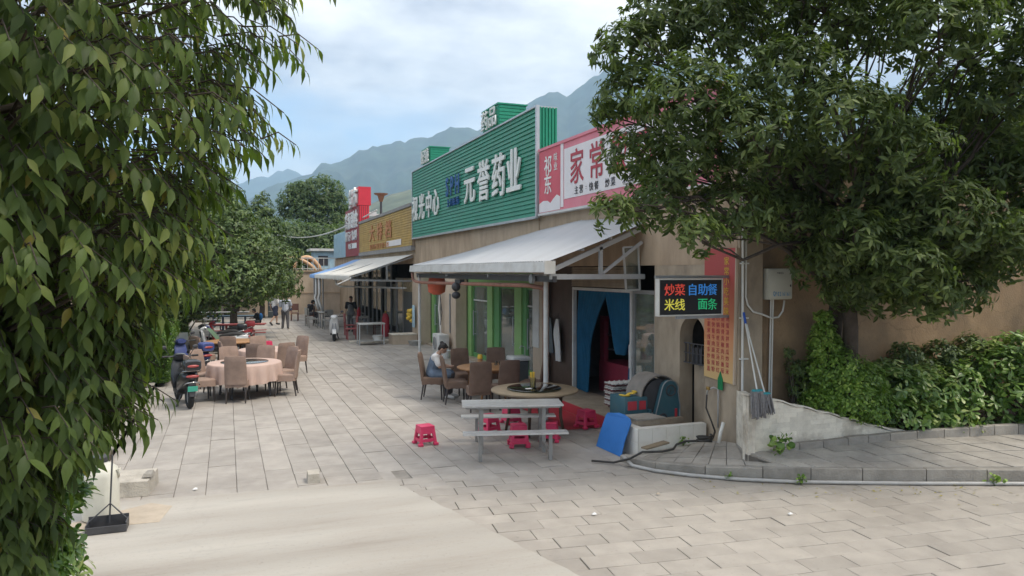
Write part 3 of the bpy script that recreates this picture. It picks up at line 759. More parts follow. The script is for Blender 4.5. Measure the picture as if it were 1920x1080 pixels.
# --- pharmacy building (green sign)
pb = thing('pharmacy_building', 'tan stucco shop building with green framed glass doors under the green sign', 'building', (7.0, 22.4, 0))
MB().box(6.97, 7.27, 16.3, 28.6, 2.78, 4.4).build('upper_wall', 'stucco_tan', pb)
MB().box(7.18, 7.3, 16.3, 17.15, 0, 2.78).build('pilaster', 'stucco_pale', pb)
MB().box(6.9, 7.27, 22.95, 24.7, 0, 2.78).build('pilaster', 'stucco_pale', pb)
MB().box(6.82, 7.27, 27.5, 28.62, 0, 2.78).build('pilaster', 'stucco_pale', pb)
MB().box(7.165, 7.179, 16.75, 17.15, 0.9, 2.35).build('white_panel', 'metal_white', pb)
MB().box(7.27, 14.0, 16.3, 28.6, 4.3, 4.42).build('roof', 'roof_grey', pb)
i_ = MB(); i_.box(10.5, 10.6, 16.3, 28.6, 0, 4.3); i_.box(7.3, 10.5, 28.45, 28.55, 0, 4.3); i_.box(7.3, 10.5, 16.3, 16.4, 0, 4.3); i_.box(7.27, 10.5, 16.3, 28.6, -0.04, 0.03); i_.box(7.3, 10.5, 23.4, 23.5, 0, 4.3)
i_.build('interior_walls', 'interior', pb)
def shopfront(y0, y1, bays, zt=2.36, x=7.4):
    """green framed front: bays = list of (y_from, y_to, kind)"""
    MB().box(x - 0.08, x + 0.04, y0, y1, zt, 2.78).build('fascia', 'green_paint', pb)
    MB().box(x - 0.30, x + 0.06, y0, y1, 0.0, 0.06).build('threshold', 'plaster_grey', pb)
    for (a, b, kind) in bays:
        if kind == 'post': MB().box(x - 0.10, x + 0.06, a, b, 0.06, zt).build('green_post', 'green_paint', pb)
        elif kind == 'dark': MB().box(x - 0.05, x + 0.03, a, b, 0.06, zt).build('green_panel', 'green_paint_dark', pb)
        else:
            d = MB(); t = 0.05
            d.box(x - 0.03, x + 0.02, a, a + t, 0.06, zt); d.box(x - 0.03, x + 0.02, b - t, b, 0.06, zt); d.box(x - 0.03, x + 0.02, a + t, b - t, 0.06, 0.2); d.box(x - 0.03, x + 0.02, a + t, b - t, zt - 0.06, zt)
            o = d.build('door', 'green_paint_dark', pb)
            MB().box(x - 0.008, x + 0.002, a + t, b - t, 0.2, zt - 0.06).build('pane', 'glass_shop', o)
            hy = a + 0.16 if kind == 'door_l' else b - 0.16
            MB().cyl((x - 0.08, hy, 0.75), (x - 0.08, hy, 1.55), 0.016).bar((x - 0.08, hy, 0.8), (x - 0.01, hy, 0.8), 0.015).bar((x - 0.08, hy, 1.5), (x - 0.01, hy, 1.5), 0.015).build('handle', 'galvanised', o)
            if kind == 'glass_rail': MB().box(x - 0.04, x - 0.031, a + t, b - t, 1.86, 1.90).build('rail', 'metal_white', o)
shopfront(17.15, 22.95, [(22.55, 22.95, 'post'), (21.0, 22.55, 'glass_rail'), (20.55, 21.0, 'post'), (20.1, 20.55, 'dark'), (18.75, 20.1, 'door_l'), (18.25, 18.75, 'post'), (18.0, 18.25, 'dark'), (17.15, 18.0, 'glass_rail')])
shopfront(24.7, 27.5, [(27.2, 27.5, 'post'), (26.2, 27.2, 'door_r'), (25.9, 26.2, 'dark'), (24.95, 25.9, 'door_l'), (24.7, 24.95, 'post')])
# plastic strip curtain inside the door
ps = thing('strip_curtain', 'pale plastic strip curtain hanging behind the pharmacy door glass', 'curtain', (7.55, 19.3, 0))
for k in range(9):
    y = 18.85 + k * 0.12; mb = MB()
    for q in range(9):
        z = 0.15 + 2.05 * q / 8; dy = 0.03 * math.sin(q * 0.9 + k); mb.v += [(7.55 + 0.02 * (k % 2), y + dy, z), (7.556 + 0.02 * (k % 2), y + 0.1 + dy, z)]
    for q in range(8): mb.f.append((2 * q, 2 * q + 1, 2 * q + 3, 2 * q + 2))
    mb.build('strip', 'plastic_strip', ps)
for (yy, lb) in ((21.8, 'metal display shelf seen through the left pharmacy window'), (17.6, 'metal display shelf seen through the right pharmacy window')):
    t = thing('display_shelf', lb, 'shelf', (8.6, yy, 0.03), 'display shelves inside the pharmacy')
    MB().box(8.4, 8.44, yy - 0.5, yy - 0.46, 0.03, 1.9).box(8.4, 8.44, yy + 0.46, yy + 0.5, 0.03, 1.9).box(8.8, 8.84, yy - 0.5, yy - 0.46, 0.03, 1.9).box(8.8, 8.84, yy + 0.46, yy + 0.5, 0.03, 1.9).build('frame', 'metal_white', t)
    for z in (0.3, 0.75, 1.2, 1.65): MB().box(8.38, 8.86, yy - 0.52, yy + 0.52, z, z + 0.03).build('shelf', 'metal_white', t)

# --- far restaurant building
fb = thing('far_restaurant_building', 'tan shop building with dark open restaurant front beyond the pharmacy', 'building', (7.0, 40, 0))
MB().box(6.98, 7.27, 28.6, 52, 3.1, 4.4).build('upper_wall', 'stucco_tan', fb)
MB().box(6.95, 7.27, 28.63, 28.95, 0, 3.1).build('pilaster', 'stucco_pale', fb)
MB().box(6.95, 7.27, 43.6, 52, 0, 3.1).build('end_wall', 'stucco_tan', fb)
MB().box(7.27, 14.0, 28.6, 52, 4.3, 4.42).build('roof', 'roof_grey', fb)
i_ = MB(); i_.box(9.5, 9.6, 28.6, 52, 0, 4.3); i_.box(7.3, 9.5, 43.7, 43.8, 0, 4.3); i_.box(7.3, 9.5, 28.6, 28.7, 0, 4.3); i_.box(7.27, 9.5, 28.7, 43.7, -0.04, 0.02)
i_.build('interior_walls', 'soot_and_shade', fb)  # near-black walls put the shade of the unlit room into the colour
mat('poster_dark', (0.10, 0.115, 0.12), 0.5, 0.15); mat('food_poster', (0.33, 0.27, 0.17), 0.5, 0.6, 5)
MB().box(6.96, 7.05, 28.95, 30.75, 0.02, 1.95).build('dark_panel', 'poster_dark', fb)
MB().box(6.95, 7.05, 28.95, 30.75, 1.95, 2.5).build('food_poster', 'food_poster', fb)
d = MB(); d.box(6.97, 7.05, 30.8, 31.0, 0.02, 2.5); d.box(6.97, 7.05, 32.2, 32.4, 0.02, 2.5); d.box(6.97, 7.05, 31.0, 32.2, 2.38, 2.5); d.box(6.97, 7.05, 31.0, 32.2, 0.02, 0.12)
o = d.build('door', 'metal_grey', fb); MB().box(7.0, 7.01, 31.0, 32.2, 0.12, 2.38).build('pane', 'glass_shop', o)
for k in range(9):
    y = 33.5 + k * 1.15
    MB().box(6.98, 7.05, y, y + 0.09, 0.02, 3.1).build('mullion', 'metal_grey', fb)
    if k % 3 != 1: MB().box(7.01, 7.02, y + 0.09, y + 1.15, 0.9, 3.1).build('pane', 'glass_shop', fb)
MB().box(6.9, 6.96, 34.2, 36.4, 2.05, 2.4).build('menu_board', 'poster_dark', fb)
for k in range(5):
    cu = MB()
    for q in range(11):
        for jj in range(5):
            cu.v.append((7.15 + 0.05 * math.sin(q * 1.9), 33.2 + k * 0.5 + 0.42 * q / 10, 0.3 + 1.9 * jj / 4))
    for q in range(10):
        for jj in range(4): aa = q * 5 + jj; cu.f.append((aa, aa + 1, aa + 6, aa + 5))
    cu.build('window_curtain', 'plastic_strip', fb, smooth=True)

# --- end wall of the plaza with the terrace above it
ew = thing('end_wall', 'beige retaining wall closing the far end of the plaza', 'wall', (2.0, 49.6, 0))
MB().box(-9, 6.95, 49.5, 49.9, 0, 2.75).build('wall', 'stucco_pale', ew)
MB().box(-9, 6.95, 49.42, 49.95, 2.75, 2.85).build('coping', 'stucco_tan', ew)
MB().box(-9, 6.95, 49.46, 49.5, 1.35, 1.40).build('band', 'stucco_tan', ew)
struct(MB().box(-30, 20, 49.95, 120, -0.05, 2.72).build('terrace', 'soil'))
tr = thing('terrace_railing', 'pale metal railing along the terrace above the end wall', 'railing', (4.5, 49.7, 2.85))
for k in range(24): MB().bar((-1.2 + k * 0.34, 49.7, 2.85), (-1.2 + k * 0.34, 49.7, 3.62), 0.035).build('baluster', 'metal_white', tr)
MB().bar((-1.3, 49.7, 3.64), (6.75, 49.7, 3.64), 0.06).bar((-1.3, 49.7, 2.95), (6.75, 49.7, 2.95), 0.04).build('rail', 'metal_white', tr)
mat('lantern_brown', (0.30, 0.15, 0.08), 0.6, 0.15)
mat('orange_plastic', (0.60, 0.36, 0.20), 0.5, 0.1)
oc = thing('orange_arch', 'orange and white arched play frame behind the terrace railing', 'play frame', (4.2, 53, 2.72))
MB().tube([(2.4 + 3.4 * k / 14, 53, 2.75 + 0.95 * math.sin(math.pi * k / 14) ** 0.7) for k in range(15)], 0.13, 8).build('arch', 'orange_plastic', oc, True)
MB().tube([(4.3 + 1.9 * k / 14, 53.7, 2.75 + 1.0 * math.sin(math.pi * k / 14) ** 0.7) for k in range(15)], 0.16, 8).build('arch', 'orange_plastic', oc, True)
kk = thing('terrace_kiosk', 'small pale blue and white kiosk on the terrace beside the light blue sign', 'kiosk', (6.6, 56, 2.72))
MB().box(5.9, 7.6, 55.2, 57, 2.72, 4.25).build('wall', 'pale_blue_sheet', kk)
MB().box(5.6, 7.8, 54.9, 57.3, 4.25, 4.42).build('roof', 'metal_white', kk)
MB().box(6.2, 6.9, 55.17, 55.2, 3.2, 3.9).build('window', 'letter_dark', kk)

# ------------------------------------------------------------------ signs over the shops
def clap(y0, y1, z0, z1, x, n, d=0.028):
    mb = MB(); h = (z1 - z0) / n
    for k in range(n):
        a = z0 + k * h; b = a + h
        mb.add([(x - d, y0, a), (x - d, y1, a), (x - 0.004, y1, b - 0.012), (x - 0.004, y0, b - 0.012), (x, y0, a), (x, y1, a), (x, y0, b), (x, y1, b)],
               [(0, 1, 2, 3), (4, 5, 1, 0), (3, 2, 7, 6), (0, 3, 6, 4), (1, 5, 7, 2)])
    return mb
def ribbed(p0, p1, z0, z1, n, d=0.03):
    """vertical ribbed sheet between two plan points"""
    mb = MB(); dx, dy = p1[0] - p0[0], p1[1] - p0[1]; L = math.hypot(dx, dy); nx_, ny_ = dy / L * d, -dx / L * d
    prof = []
    for k in range(n):
        for t, o in ((0, 0), (0.55, 0), (0.62, 1), (0.9, 1), (0.97, 0)): prof.append(((k + t) / n, o))
    prof.append((1, 0))
    for t, o in prof:
        x = p0[0] + dx * t + nx_ * o; y = p0[1] + dy * t + ny_ * o; mb.v += [(x, y, z0), (x, y, z1)]
    for k in range(len(prof) - 1): mb.f.append((2 * k, 2 * k + 2, 2 * k + 3, 2 * k + 1))
    return mb
SX = 6.86
gs = thing('green_sign', 'long green slatted shop sign with white raised characters above the pharmacy', 'sign', (SX, 22.3, 4.08))
clap(16.14, 28.62, 4.1, 6.66, SX, 24).build('slat_face', 'green_siding', gs)
MB().box(SX + 0.01, 7.36, 16.18, 28.6, 4.12, 6.64).build('box', 'green_sheet', gs)
ribbed((7.37, 16.13), (SX + 0.02, 16.13), 4.1, 6.68, 6).build('ribbed_end', 'green_sheet', gs)
e = MB(); e.box(SX - 0.05, SX + 0.03, 16.06, 16.14, 4.06, 6.70); e.box(SX - 0.04, SX + 0.03, 28.62, 28.68, 4.06, 6.68); e.box(SX - 0.05, SX + 0.02, 16.14, 28.62, 4.04, 4.10); e.box(SX - 0.05, 7.38, 16.14, 28.62, 6.66, 6.70)
e.build('edge_trim', 'galvanised', gs)
for ch, y in zip('元誉药业', (21.15, 19.85, 18.63, 17.5)): letter(ch, gs, (SX - 0.065, y, 5.36), 1.12, 0.98, ext=0.022, bold=0.012)
for ch, y in zip('视光中心', (28.05, 27.0, 25.95, 25.0)): letter(ch, gs, (SX - 0.06, y, 5.2), 0.92, 0.80, ext=0.02, bold=0.012)
for ch, y in zip('SPH', (23.55, 23.0, 22.42)): letter(ch, gs, (SX - 0.07, y, 5.55), 0.62, 0.62, ext=0.012, bold=0.02, m="letter_blue")
for ch, y in zip('上海医药', (23.45, 23.1, 22.75, 22.4)): letter(ch, gs, (SX - 0.06, y, 5.02), 0.24, 0.26, ext=0.02, bold=0.01, m='letter_blue')
def roof_box(label, y0, y1, z0, z1, depth, chars, mats, frame=True):
    t = thing('roof_sign_box', label, 'sign', (SX, (y0 + y1) / 2, z0), 'box signs on the roof edge')
    MB().box(SX - 0.02, SX + depth, y0, y1, z0, z1).build('box', mats, t)
    clap(0, depth, z0 + 0.02, z1 - 0.02, 0, 6, 0.02)
    sd = MB(); n = 6
    for k in range(n):
        a = z0 + (z1 - z0) * k / n; sd.box(SX, SX + depth - 0.02, y0 - 0.018, y0 - 0.001, a + 0.012, a + (z1 - z0) / n - 0.012)
    sd.build('side_slats', mats, t)
    MB().box(SX - 0.05, SX + depth + 0.03, y0 - 0.04, y1 + 0.03, z1 + 0.002, z1 + 0.04).build('cap', mats, t)
    k = len(chars)
    for i, ch in enumerate(chars): letter(ch, t, (SX - 0.08, y1 - (i + 0.5) * (y1 - y0) / k, (z0 + z1) / 2), (z1 - z0) * 0.92, (y1 - y0) / k * 0.92, ext=0.015, bold=0.006)
    return t
roof_box('larger green box sign with two white characters on the roof edge, nearer one', 18.75, 20.05, 6.71, 7.28, 0.78, '药品', 'green_sheet')
roof_box('small green box sign with two white characters on the roof edge, farther one', 25.9, 27.0, 6.71, 7.24, 0.70, '配镜', 'green_sheet')

ys = thing('yellow_sign', 'yellow slatted shop sign with faded red characters beside the green sign', 'sign', (SX, 35, 3.7))
mbp = clap(28.75, 41.2, 3.82, 5.36, SX, 15, 0.03); mbp.build('slat_face', 'yellow_siding', ys)
MB().box(SX + 0.01, 7.1, 28.75, 41.2, 3.8, 5.38).build('box', 'stucco_tan', ys)
MB().box(SX - 0.06, 7.3, 28.75, 41.2, 5.37, 5.50).build('top_cap', 'roof_grey', ys)
MB().box(SX - 0.05, 7.1, 28.75, 41.2, 3.62, 3.80).build('bottom_trim', 'roof_grey', ys)
for ch, y in zip('大排档', (37.2, 35.2, 33.2)): letter(ch, ys, (SX - 0.05, y, 4.68), 0.8, 1.3, ext=0.012, bold=0.01, m='letter_red_faded')
for i in range(8): letter('烧烤炒菜家常小吃'[i], ys, (SX - 0.04, 37.6 - i * 0.62, 4.0), 0.24, 0.46, ext=0.01, m='letter_red_faded')
MB().box(SX - 0.04, SX - 0.033, 30.6, 33.6, 3.9, 4.15).build('white_strip', 'banner_white', ys)

rs = thing('maroon_sign', 'maroon and red upright shop sign with white characters beyond the yellow sign', 'sign', (SX, 43.5, 3.7))
MB().box(SX - 0.02, 7.4, 41.22, 46.2, 3.66, 6.42).build('panel', 'maroon_sheet', rs)
ribbed((7.4, 41.2), (SX - 0.02, 41.2), 5.5, 6.42, 5).build('ribbed_end', 'red_sheet', rs)
MB().box(SX - 0.04, 7.5, 41.2, 43.9, 6.44, 7.46).build('upper_box', 'red_sheet', rs)
for ch, y in zip('超市', (43.3, 41.9)): letter(ch, rs, (SX - 0.12, y, 6.95), 1.0, 1.1, ext=0.06, bold=0.025)
for ch, y in zip('鑫源副食', (45.55, 44.4, 43.2, 42.0)): letter(ch, rs, (SX - 0.06, y, 5.75), 0.95, 1.0, ext=0.03, bold=0.02)
for ch, y in zip('烟酒饮料', (45.6, 44.5, 43.2, 42.2)): letter(ch, rs, (SX - 0.05, y, 4.85), 0.55, 0.8, ext=0.02, bold=0.02)
for ch, y in zip('电话', (44.6, 44.0)): letter(ch, rs, (SX - 0.05, y, 4.25), 0.34, 0.5, ext=0.02)
MB().box(SX - 0.045, SX - 0.024, 42.0, 43.6, 4.1, 4.4).build('number_strip', 'letter_white', rs)
bs = thing('pale_blue_sign', 'pale blue ribbed sheet sign at the far end of the shop row', 'sign', (SX, 49, 3.7))
ribbed((SX, 51.6), (SX, 46.3), 3.66, 5.25, 16, 0.04).build('panel', 'pale_blue_sheet', bs)
MB().box(SX + 0.01, SX + 0.1, 46.3, 51.6, 3.66, 5.25).build('backing', 'metal_white', bs)

ps_ = thing('restaurant_sign', 'white and pink restaurant sign board with large red characters above the canopy', 'sign', (SX, 12.6, 4.13))
MB().box(SX, SX + 0.12, 9.3, 16.0, 4.14, 5.58).build('board', 'banner_pink', ps_)
MB().box(SX - 0.006, SX - 0.001, 14.82, 16.0, 4.30, 5.56).build('red_panel', 'banner_red', ps_)
MB().box(SX - 0.012, SX - 0.001, 14.66, 14.80, 4.2, 5.58).build('pale_strip', 'banner_white', ps_)
MB().box(SX - 0.010, SX - 0.001, 9.5, 14.62, 4.36, 5.44).build('white_panel', 'banner_white', ps_)
MB().box(SX - 0.03, SX + 0.14, 9.25, 16.02, 5.58, 5.64).build('top_edge', 'banner_pink', ps_)
MB().box(SX - 0.03, SX + 0.14, 9.25, 16.02, 4.09, 4.14).build('bottom_edge', 'metal_white', ps_)
for ch, y in zip('家常饭店', (13.98, 13.1, 12.2, 11.3)): letter(ch, ps_, (SX - 0.02, y, 5.0), 0.72, 0.62, ext=0.004, bold=0.006, m='letter_red')
for i, ch in enumerate('主营:快餐 炒菜 米线 面条'):
    if ch != ' ': letter(ch, ps_, (SX - 0.02, 14.0 - i * 0.225, 4.50), 0.17 if ch != ':' else 0.12, 0.17 if ch != ':' else 0.17, ext=0.003, m='letter_dark')
for ch, z in zip('祁东', (5.2, 4.78)): letter(ch, ps_, (SX - 0.014, 15.48, z), 0.44, 0.40, ext=0.003, bold=0.012)
for ch, z in zip('味业', (5.34, 5.14)): letter(ch, ps_, (SX - 0.014, 15.06, z), 0.19, 0.19, ext=0.003)
mw = MB(); pr = [(14.83, 4.44), (15.0, 4.5), (15.2, 4.42), (15.35, 4.34), (15.5, 4.40), (15.75, 4.42), (15.99, 4.36)]
for k in range(len(pr) - 1):
    mw.add([(SX - 0.009, pr[k][0], 4.16), (SX - 0.009, pr[k + 1][0], 4.16), (SX - 0.009, pr[k + 1][0], pr[k + 1][1]), (SX - 0.009, pr[k][0], pr[k][1])], [(0, 1, 2, 3)])
mw.build('white_print', 'banner_white', ps_)

# ------------------------------------------------------------------ near canopy
nc = thing('sheet_canopy', 'pale grey corrugated sheet canopy on a steel frame over the restaurant front', 'canopy', (5.2, 16.4, 0))
def backz(y): return float(np.interp(y, [11.4, 13.0, 14.0, 16.2, 21.4], [3.66, 3.82, 3.86, 3.76, 3.42]))
def canopy_pt(x, y):
    t = (x - 5.08) / (6.96 - 5.08); return 2.965 + (backz(y) - 2.965) * t
npan = 12; y0, y1 = 11.45, 21.3; pw = (y1 - y0) / npan
for k in range(npan):
    mb = MB(); a = y0 + k * pw; b = a + pw + (0.03 if k < npan - 1 else 0); m_ = 32
    for i in range(m_ + 1):
        y = a + (b - a) * i / m_; dz = 0.013 * math.sin((y - y0) * 2 * math.pi / 0.125) + 0.004 * (k % 2)
        for j in range(5):
            x = 5.08 + (6.96 - 5.08) * j / 4; mb.v.append((x, y, canopy_pt(x, y) + dz - 0.012 * math.sin(math.pi * j / 4)))
    for i in range(m_):
        for j in range(4): q = i * 5 + j; mb.f.append((q, q + 1, q + 6, q + 5))
    mb.build('roof_panel', 'canopy_sheet', nc, smooth=True)
gt = MB()
for (xa, za, xb, zb) in ((5.02, 2.955, 5.0, 2.78), (5.0, 2.78, 5.12, 2.76), (5.12, 2.76, 5.12, 2.86)):
    gt.add([(xa, 11.42, za), (xa, 21.35, za), (xb, 21.35, zb), (xb, 11.42, zb)], [(0, 1, 2, 3)])
gt.build('gutter', 'metal_white', nc)
MB().box(4.98, 5.18, 11.39, 11.42, 2.75, 2.97).build('gutter_end', 'metal_white', nc)
MB().bar((5.15, 11.55, 2.70), (7.0, 11.55, 2.70), 0.06, 0.09).build('tie_beam', 'galvanised', nc)
MB().bar((5.15, 11.55, 2.80), (6.96, 11.55, backz(11.5) - 0.10), 0.06, 0.08).build('rafter', 'galvanised', nc)
MB().bar((6.12, 11.55, 2.74), (6.12, 11.55, 3.22), 0.06).build('king_post', 'galvanised', nc)
MB().bar((6.16, 11.55, 2.76), (6.95, 11.55, 3.32), 0.05).build('brace', 'galvanised', nc)
for y in (14.8, 18.0, 21.1):
    MB().bar((5.15, y, 2.86), (6.96, y, backz(y) - 0.08), 0.06, 0.08).build('rafter', 'galvanised', nc)
    MB().bar((5.15, y, 2.70), (7.0, y, 2.70), 0.05, 0.07).build('tie_beam', 'galvanised', nc)
for x in (5.2, 5.75, 6.3, 6.85):
    mb = MB(); ppts = [(x, yy, canopy_pt(x, yy) - 0.045) for yy in np.linspace(11.5, 21.2, 9)]
    for p, q in zip(ppts[:-1], ppts[1:]): mb.bar(p, q, 0.05, 0.05)
    mb.build('purlin', 'galvanised', nc)
MB().bar((5.22, 11.5, 2.66), (5.22, 21.2, 2.66), 0.07, 0.10).build('front_beam', 'metal_dark', nc)
MB().cyl((5.47, 12.45, 0), (5.47, 12.45, 2.75), 0.045, n=14).build('post', 'metal_white', nc)
MB().cyl((5.22, 21.0, 0), (5.22, 21.0, 2.7), 0.04, n=12).build('post', 'metal_white', nc)
MB().tube([(5.08, 21.3, 2.76), (5.1, 21.3, 2.55), (5.14, 21.1, 2.49), (5.2, 20.6, 2.47), (5.24, 12.75, 2.53), (5.5, 12.66, 2.48), (5.56, 12.62, 2.40), (5.56, 12.62, 0.05)], 0.042, 10).build('drain_pipe', 'rust_pipe', nc, True)
# loudspeakers under the beam
for (y, lb) in ((17.0, 'black horn loudspeaker hanging under the middle of the canopy beam'), (12.3, 'small round grey lamp fixed under the canopy beam near the post')):
    t = thing('loudspeaker' if y > 15 else 'round_lamp', lb, 'loudspeaker' if y > 15 else 'lamp', (5.18, y, 2.6))
    if y > 15:
        MB().ell((5.12, y, 2.42), (0.11, 0.11, 0.11)).build('upper_horn', 'metal_dark', t, True)
        MB().ell((5.12, y, 2.22), (0.11, 0.10, 0.09)).build('lower_horn', 'metal_dark', t, True)
        MB().box(5.15, 5.27, y - 0.2, y + 0.2, 2.5, 2.6).build('bracket', 'metal_dark', t)
    else:
        MB().cyl((5.16, y, 2.66), (5.10, y, 2.66), 0.085, 0.085, 16).build('shade', 'metal_grey', t)
        MB().cyl((5.22, y, 2.66), (5.16, y, 2.66), 0.03).build('stem', 'metal_dark', t)
# propped window frames under the canopy end
pw_ = thing('propped_window', 'white framed window sash propped open under the canopy end above the glass door', 'window', (6.75, 11.62, 2.4))
P0, P1, P2, P3 = Vector((6.62, 11.64, 3.22)), Vector((6.93, 11.64, 3.24)), Vector((7.0, 11.7, 2.46)), Vector((6.72, 11.7, 2.45))
f_ = MB()
for a, b in ((P0, P1), (P1, P2), (P2, P3), (P3, P0)): f_.bar(a, b, 0.03)
f_.build('frame', 'metal_white', pw_)
MB().add([P0, P1, P2, P3], [(0, 1, 2, 3)]).build('pane', 'glass_shop', pw_)

# ------------------------------------------------------------------ far awning
fa = thing('cloth_awning', 'cream cloth awning on a metal frame over the far restaurant front', 'awning', (4.5, 36, 0))
def awn(x, y):
    t = (x - 4.42) / (6.94 - 4.42); return 2.60 + 0.86 * t - 0.10 * math.sin(math.pi * t) * (0.4 + 0.6 * abs(math.sin((y - 29) * math.pi / 3.6)))
for (ya, yb, m) in ((29.0, 36.0, 'awning_cloth'), (36.02, 41.0, 'awning_cloth'), (41.02, 43.6, 'awning_blue')):
    mb = MB(); nu = 28
    for i in range(nu + 1):
        y = ya + (yb - ya) * i / nu
        for j in range(9): x = 4.42 + 2.52 * j / 8; mb.v.append((x, y, awn(x, y)))
        mb.v.append((4.41, y, 2.42 + 0.02 * math.sin(i * 1.7)))
    for i in range(nu):
        for j in range(8): q = i * 10 + j; mb.f.append((q, q + 1, q + 11, q + 10))
        mb.f.append((i * 10, i * 10 + 10, i * 10 + 19, i * 10 + 9))
    mb.build('cloth', m, fa, smooth=True)
for y in (29.05, 33.8, 38.6, 43.5):
    MB().bar((4.45, y, 2.54), (6.94, y, 3.36), 0.05).build('rafter', 'metal_grey', fa)
    MB().bar((4.45, y, 2.44), (6.94, y, 2.40), 0.05, 0.07).build('tie_beam', 'metal_grey', fa)
MB().bar((5.9, 29.05, 2.42), (5.9, 29.05, 3.02), 0.06).build('strut', 'metal_grey', fa)
MB().bar((4.45, 29.0, 2.56), (4.45, 43.6, 2.5), 0.05).build('front_rail', 'metal_white', fa)
MB().cyl((3.98, 29.0, 2.28), (4.5, 29.0, 2.52), 0.025).build('crank_rod', 'metal_white', fa)
for y in (38.0, 42.0): MB().cyl((4.5, y, 0), (4.5, y, 2.5), 0.035).build('post', 'metal_grey', fa)
MB().tube([(4.5, 33.5, 2.5), (4.55, 33.5, 2.2), (4.7, 33.3, 2.12), (6.8, 29.6, 2.1)], 0.04).build('drain_pipe', 'metal_white', fa, True)
for y in (39.5, 41.0): MB().tube([(4.5, y, 2.5), (4.5, y, 1.6), (4.42, y - 0.1, 1.35), (4.5, y - 0.2, 1.05), (4.6, y - 0.3, 0.7)], 0.07).build('smoke_hose', 'metal_white', fa, True)

# --- street light and cable beyond the roofs
lp = thing('street_light', 'slim lamp post with brown flared lantern rising behind the yellow sign', 'street light', (9.0, 46.0, 0))
MB().cyl((9, 46, 0), (9, 46, 7.4), 0.11, 0.07).build('pole', 'metal_dark', lp)
MB().lathe([(0.1, 0), (0.22, 0.38), (0.42, 0.46), (0.45, 0.52)], 10, (9, 46, 7.1)).build('lantern', 'lantern_brown', lp)
MB().bar((8.35, 46, 6.3), (9.65, 46, 6.3), 0.08).box(8.2, 8.7, 45.9, 46.1, 6.2, 6.45).box(9.35, 9.85, 45.9, 46.1, 6.2, 6.45).build('floodlights', 'metal_white', lp)
cb_ = MB().tube([(2.2 + (7.6 - 2.2) * t, 52 - 12 * t, 5.85 - 0.9 * math.sin(math.pi * t) + 0.25 * t - 0.4 * (1 - t)) for t in np.linspace(0, 1, 20)], 0.035, 6)
tag(cb_.build('cable', 'metal_white', at=(7.6, 40, 5.5)), 'thick white cable sagging from the trees to the roof behind the yellow sign', 'cable')
# ------------------------------------------------------------------ things at the near restaurant corner
mat('whitewash', (0.72, 0.67, 0.57), 0.92, 0.12, 6, 0.5, 45, dirt=0.75, dcol=(0.27, 0.22, 0.165), dscale=2.0, island=0.08, dlo=0.46, dhi=0.68)
mat('mortar', (0.68, 0.63, 0.54), 0.95, 0.14, 6, 0.5, 45, dirt=0.75, dcol=(0.27, 0.22, 0.165), dscale=2.0, dlo=0.46, dhi=0.68)
mat('tile_white', (0.80, 0.77, 0.70), 0.25, 0.05, 3, dirt=0.3, dcol=(0.42, 0.36, 0.28), dscale=2.5, island=0.05)
mat('machine_teal', (0.04, 0.115, 0.145), 0.5, 0.2, 4, dirt=0.35, dcol=(0.09, 0.08, 0.07), dscale=4)
mat('drum_grey', (0.24, 0.215, 0.19), 0.6, 0.25, 4)
mat('pulp_tray', (0.62, 0.60, 0.57), 0.9, 0.1, 8)
mat('pulp_tray_maroon', (0.20, 0.085, 0.085), 0.9, 0.15, 8)
mat('blue_board', (0.03, 0.17, 0.50), 0.6, 0.14, 3, dirt=0.3, dcol=(0.05, 0.12, 0.28), dscale=3)
mat('rubber_dark', (0.035, 0.033, 0.03), 0.6, 0.2)
mat('pvc_grey', (0.42, 0.41, 0.39), 0.5, 0.1, dirt=0.3)
mat('pvc_white', (0.66, 0.65, 0.61), 0.45, 0.06, dirt=0.25, dcol=(0.38, 0.34, 0.28), dscale=4)
mat('box_beige', (0.50, 0.49, 0.42), 0.5, 0.06, dirt=0.2, dcol=(0.33, 0.31, 0.25))
mat('text_blue', (0.06, 0.22, 0.42), 0.6)
mat('mop_grey', (0.21, 0.20, 0.20), 0.95, 0.25, 30)
mat('mop_teal', (0.03, 0.26, 0.29), 0.5); mat('mop_blue', (0.02, 0.08, 0.36), 0.5)
mat('pink_plastic', (0.66, 0.05, 0.13), 0.42, 0.06, 3)
mat('steel_top', (0.62, 0.62, 0.61), 0.33, 0.12, 3, metal=0.45, dirt=0.5, dcol=(0.30, 0.26, 0.23), dscale=5, stretch=(1,3,1))
mat('steel_leg', (0.33, 0.32, 0.30), 0.5, 0.15, 5, metal=0.4, dirt=0.5, dcol=(0.17, 0.12, 0.09), dscale=5)
mat('wood_table', (0.36, 0.19, 0.085), 0.5, 0.25, 3, stretch=(1, 8, 1), dirt=0.2)
mat('wood_dark', (0.12, 0.075, 0.05), 0.55, 0.25, 4)
mat('wood_worn', (0.24, 0.185, 0.12), 0.6, 0.2, 4, dirt=0.3)
glass_mat('glass_table', (0.45, 0.55, 0.52), 0.22, 0.05)
mat('chair_cloth_brown', (0.175, 0.115, 0.085), 0.95, 0.16, 7, 0.25, 120, dirt=0.35, dcol=(0.25, 0.19, 0.15), dscale=3)
mat('chair_cloth_tan', (0.31, 0.22, 0.175), 0.95, 0.15, 7, 0.25, 120, dirt=0.35, dcol=(0.24, 0.165, 0.13), dscale=3)
mat('chair_leg', (0.055, 0.045, 0.042), 0.5, 0.2)
mat('cloth_pink', (0.53, 0.385, 0.325), 0.9, 0.08, 3)
mat('plastic_yellow', (0.70, 0.47, 0.06), 0.4, 0.1)
mat('porcelain', (0.72, 0.72, 0.70), 0.25, 0.03)
mat('cardboard', (0.44, 0.37, 0.29), 0.85, 0.12)

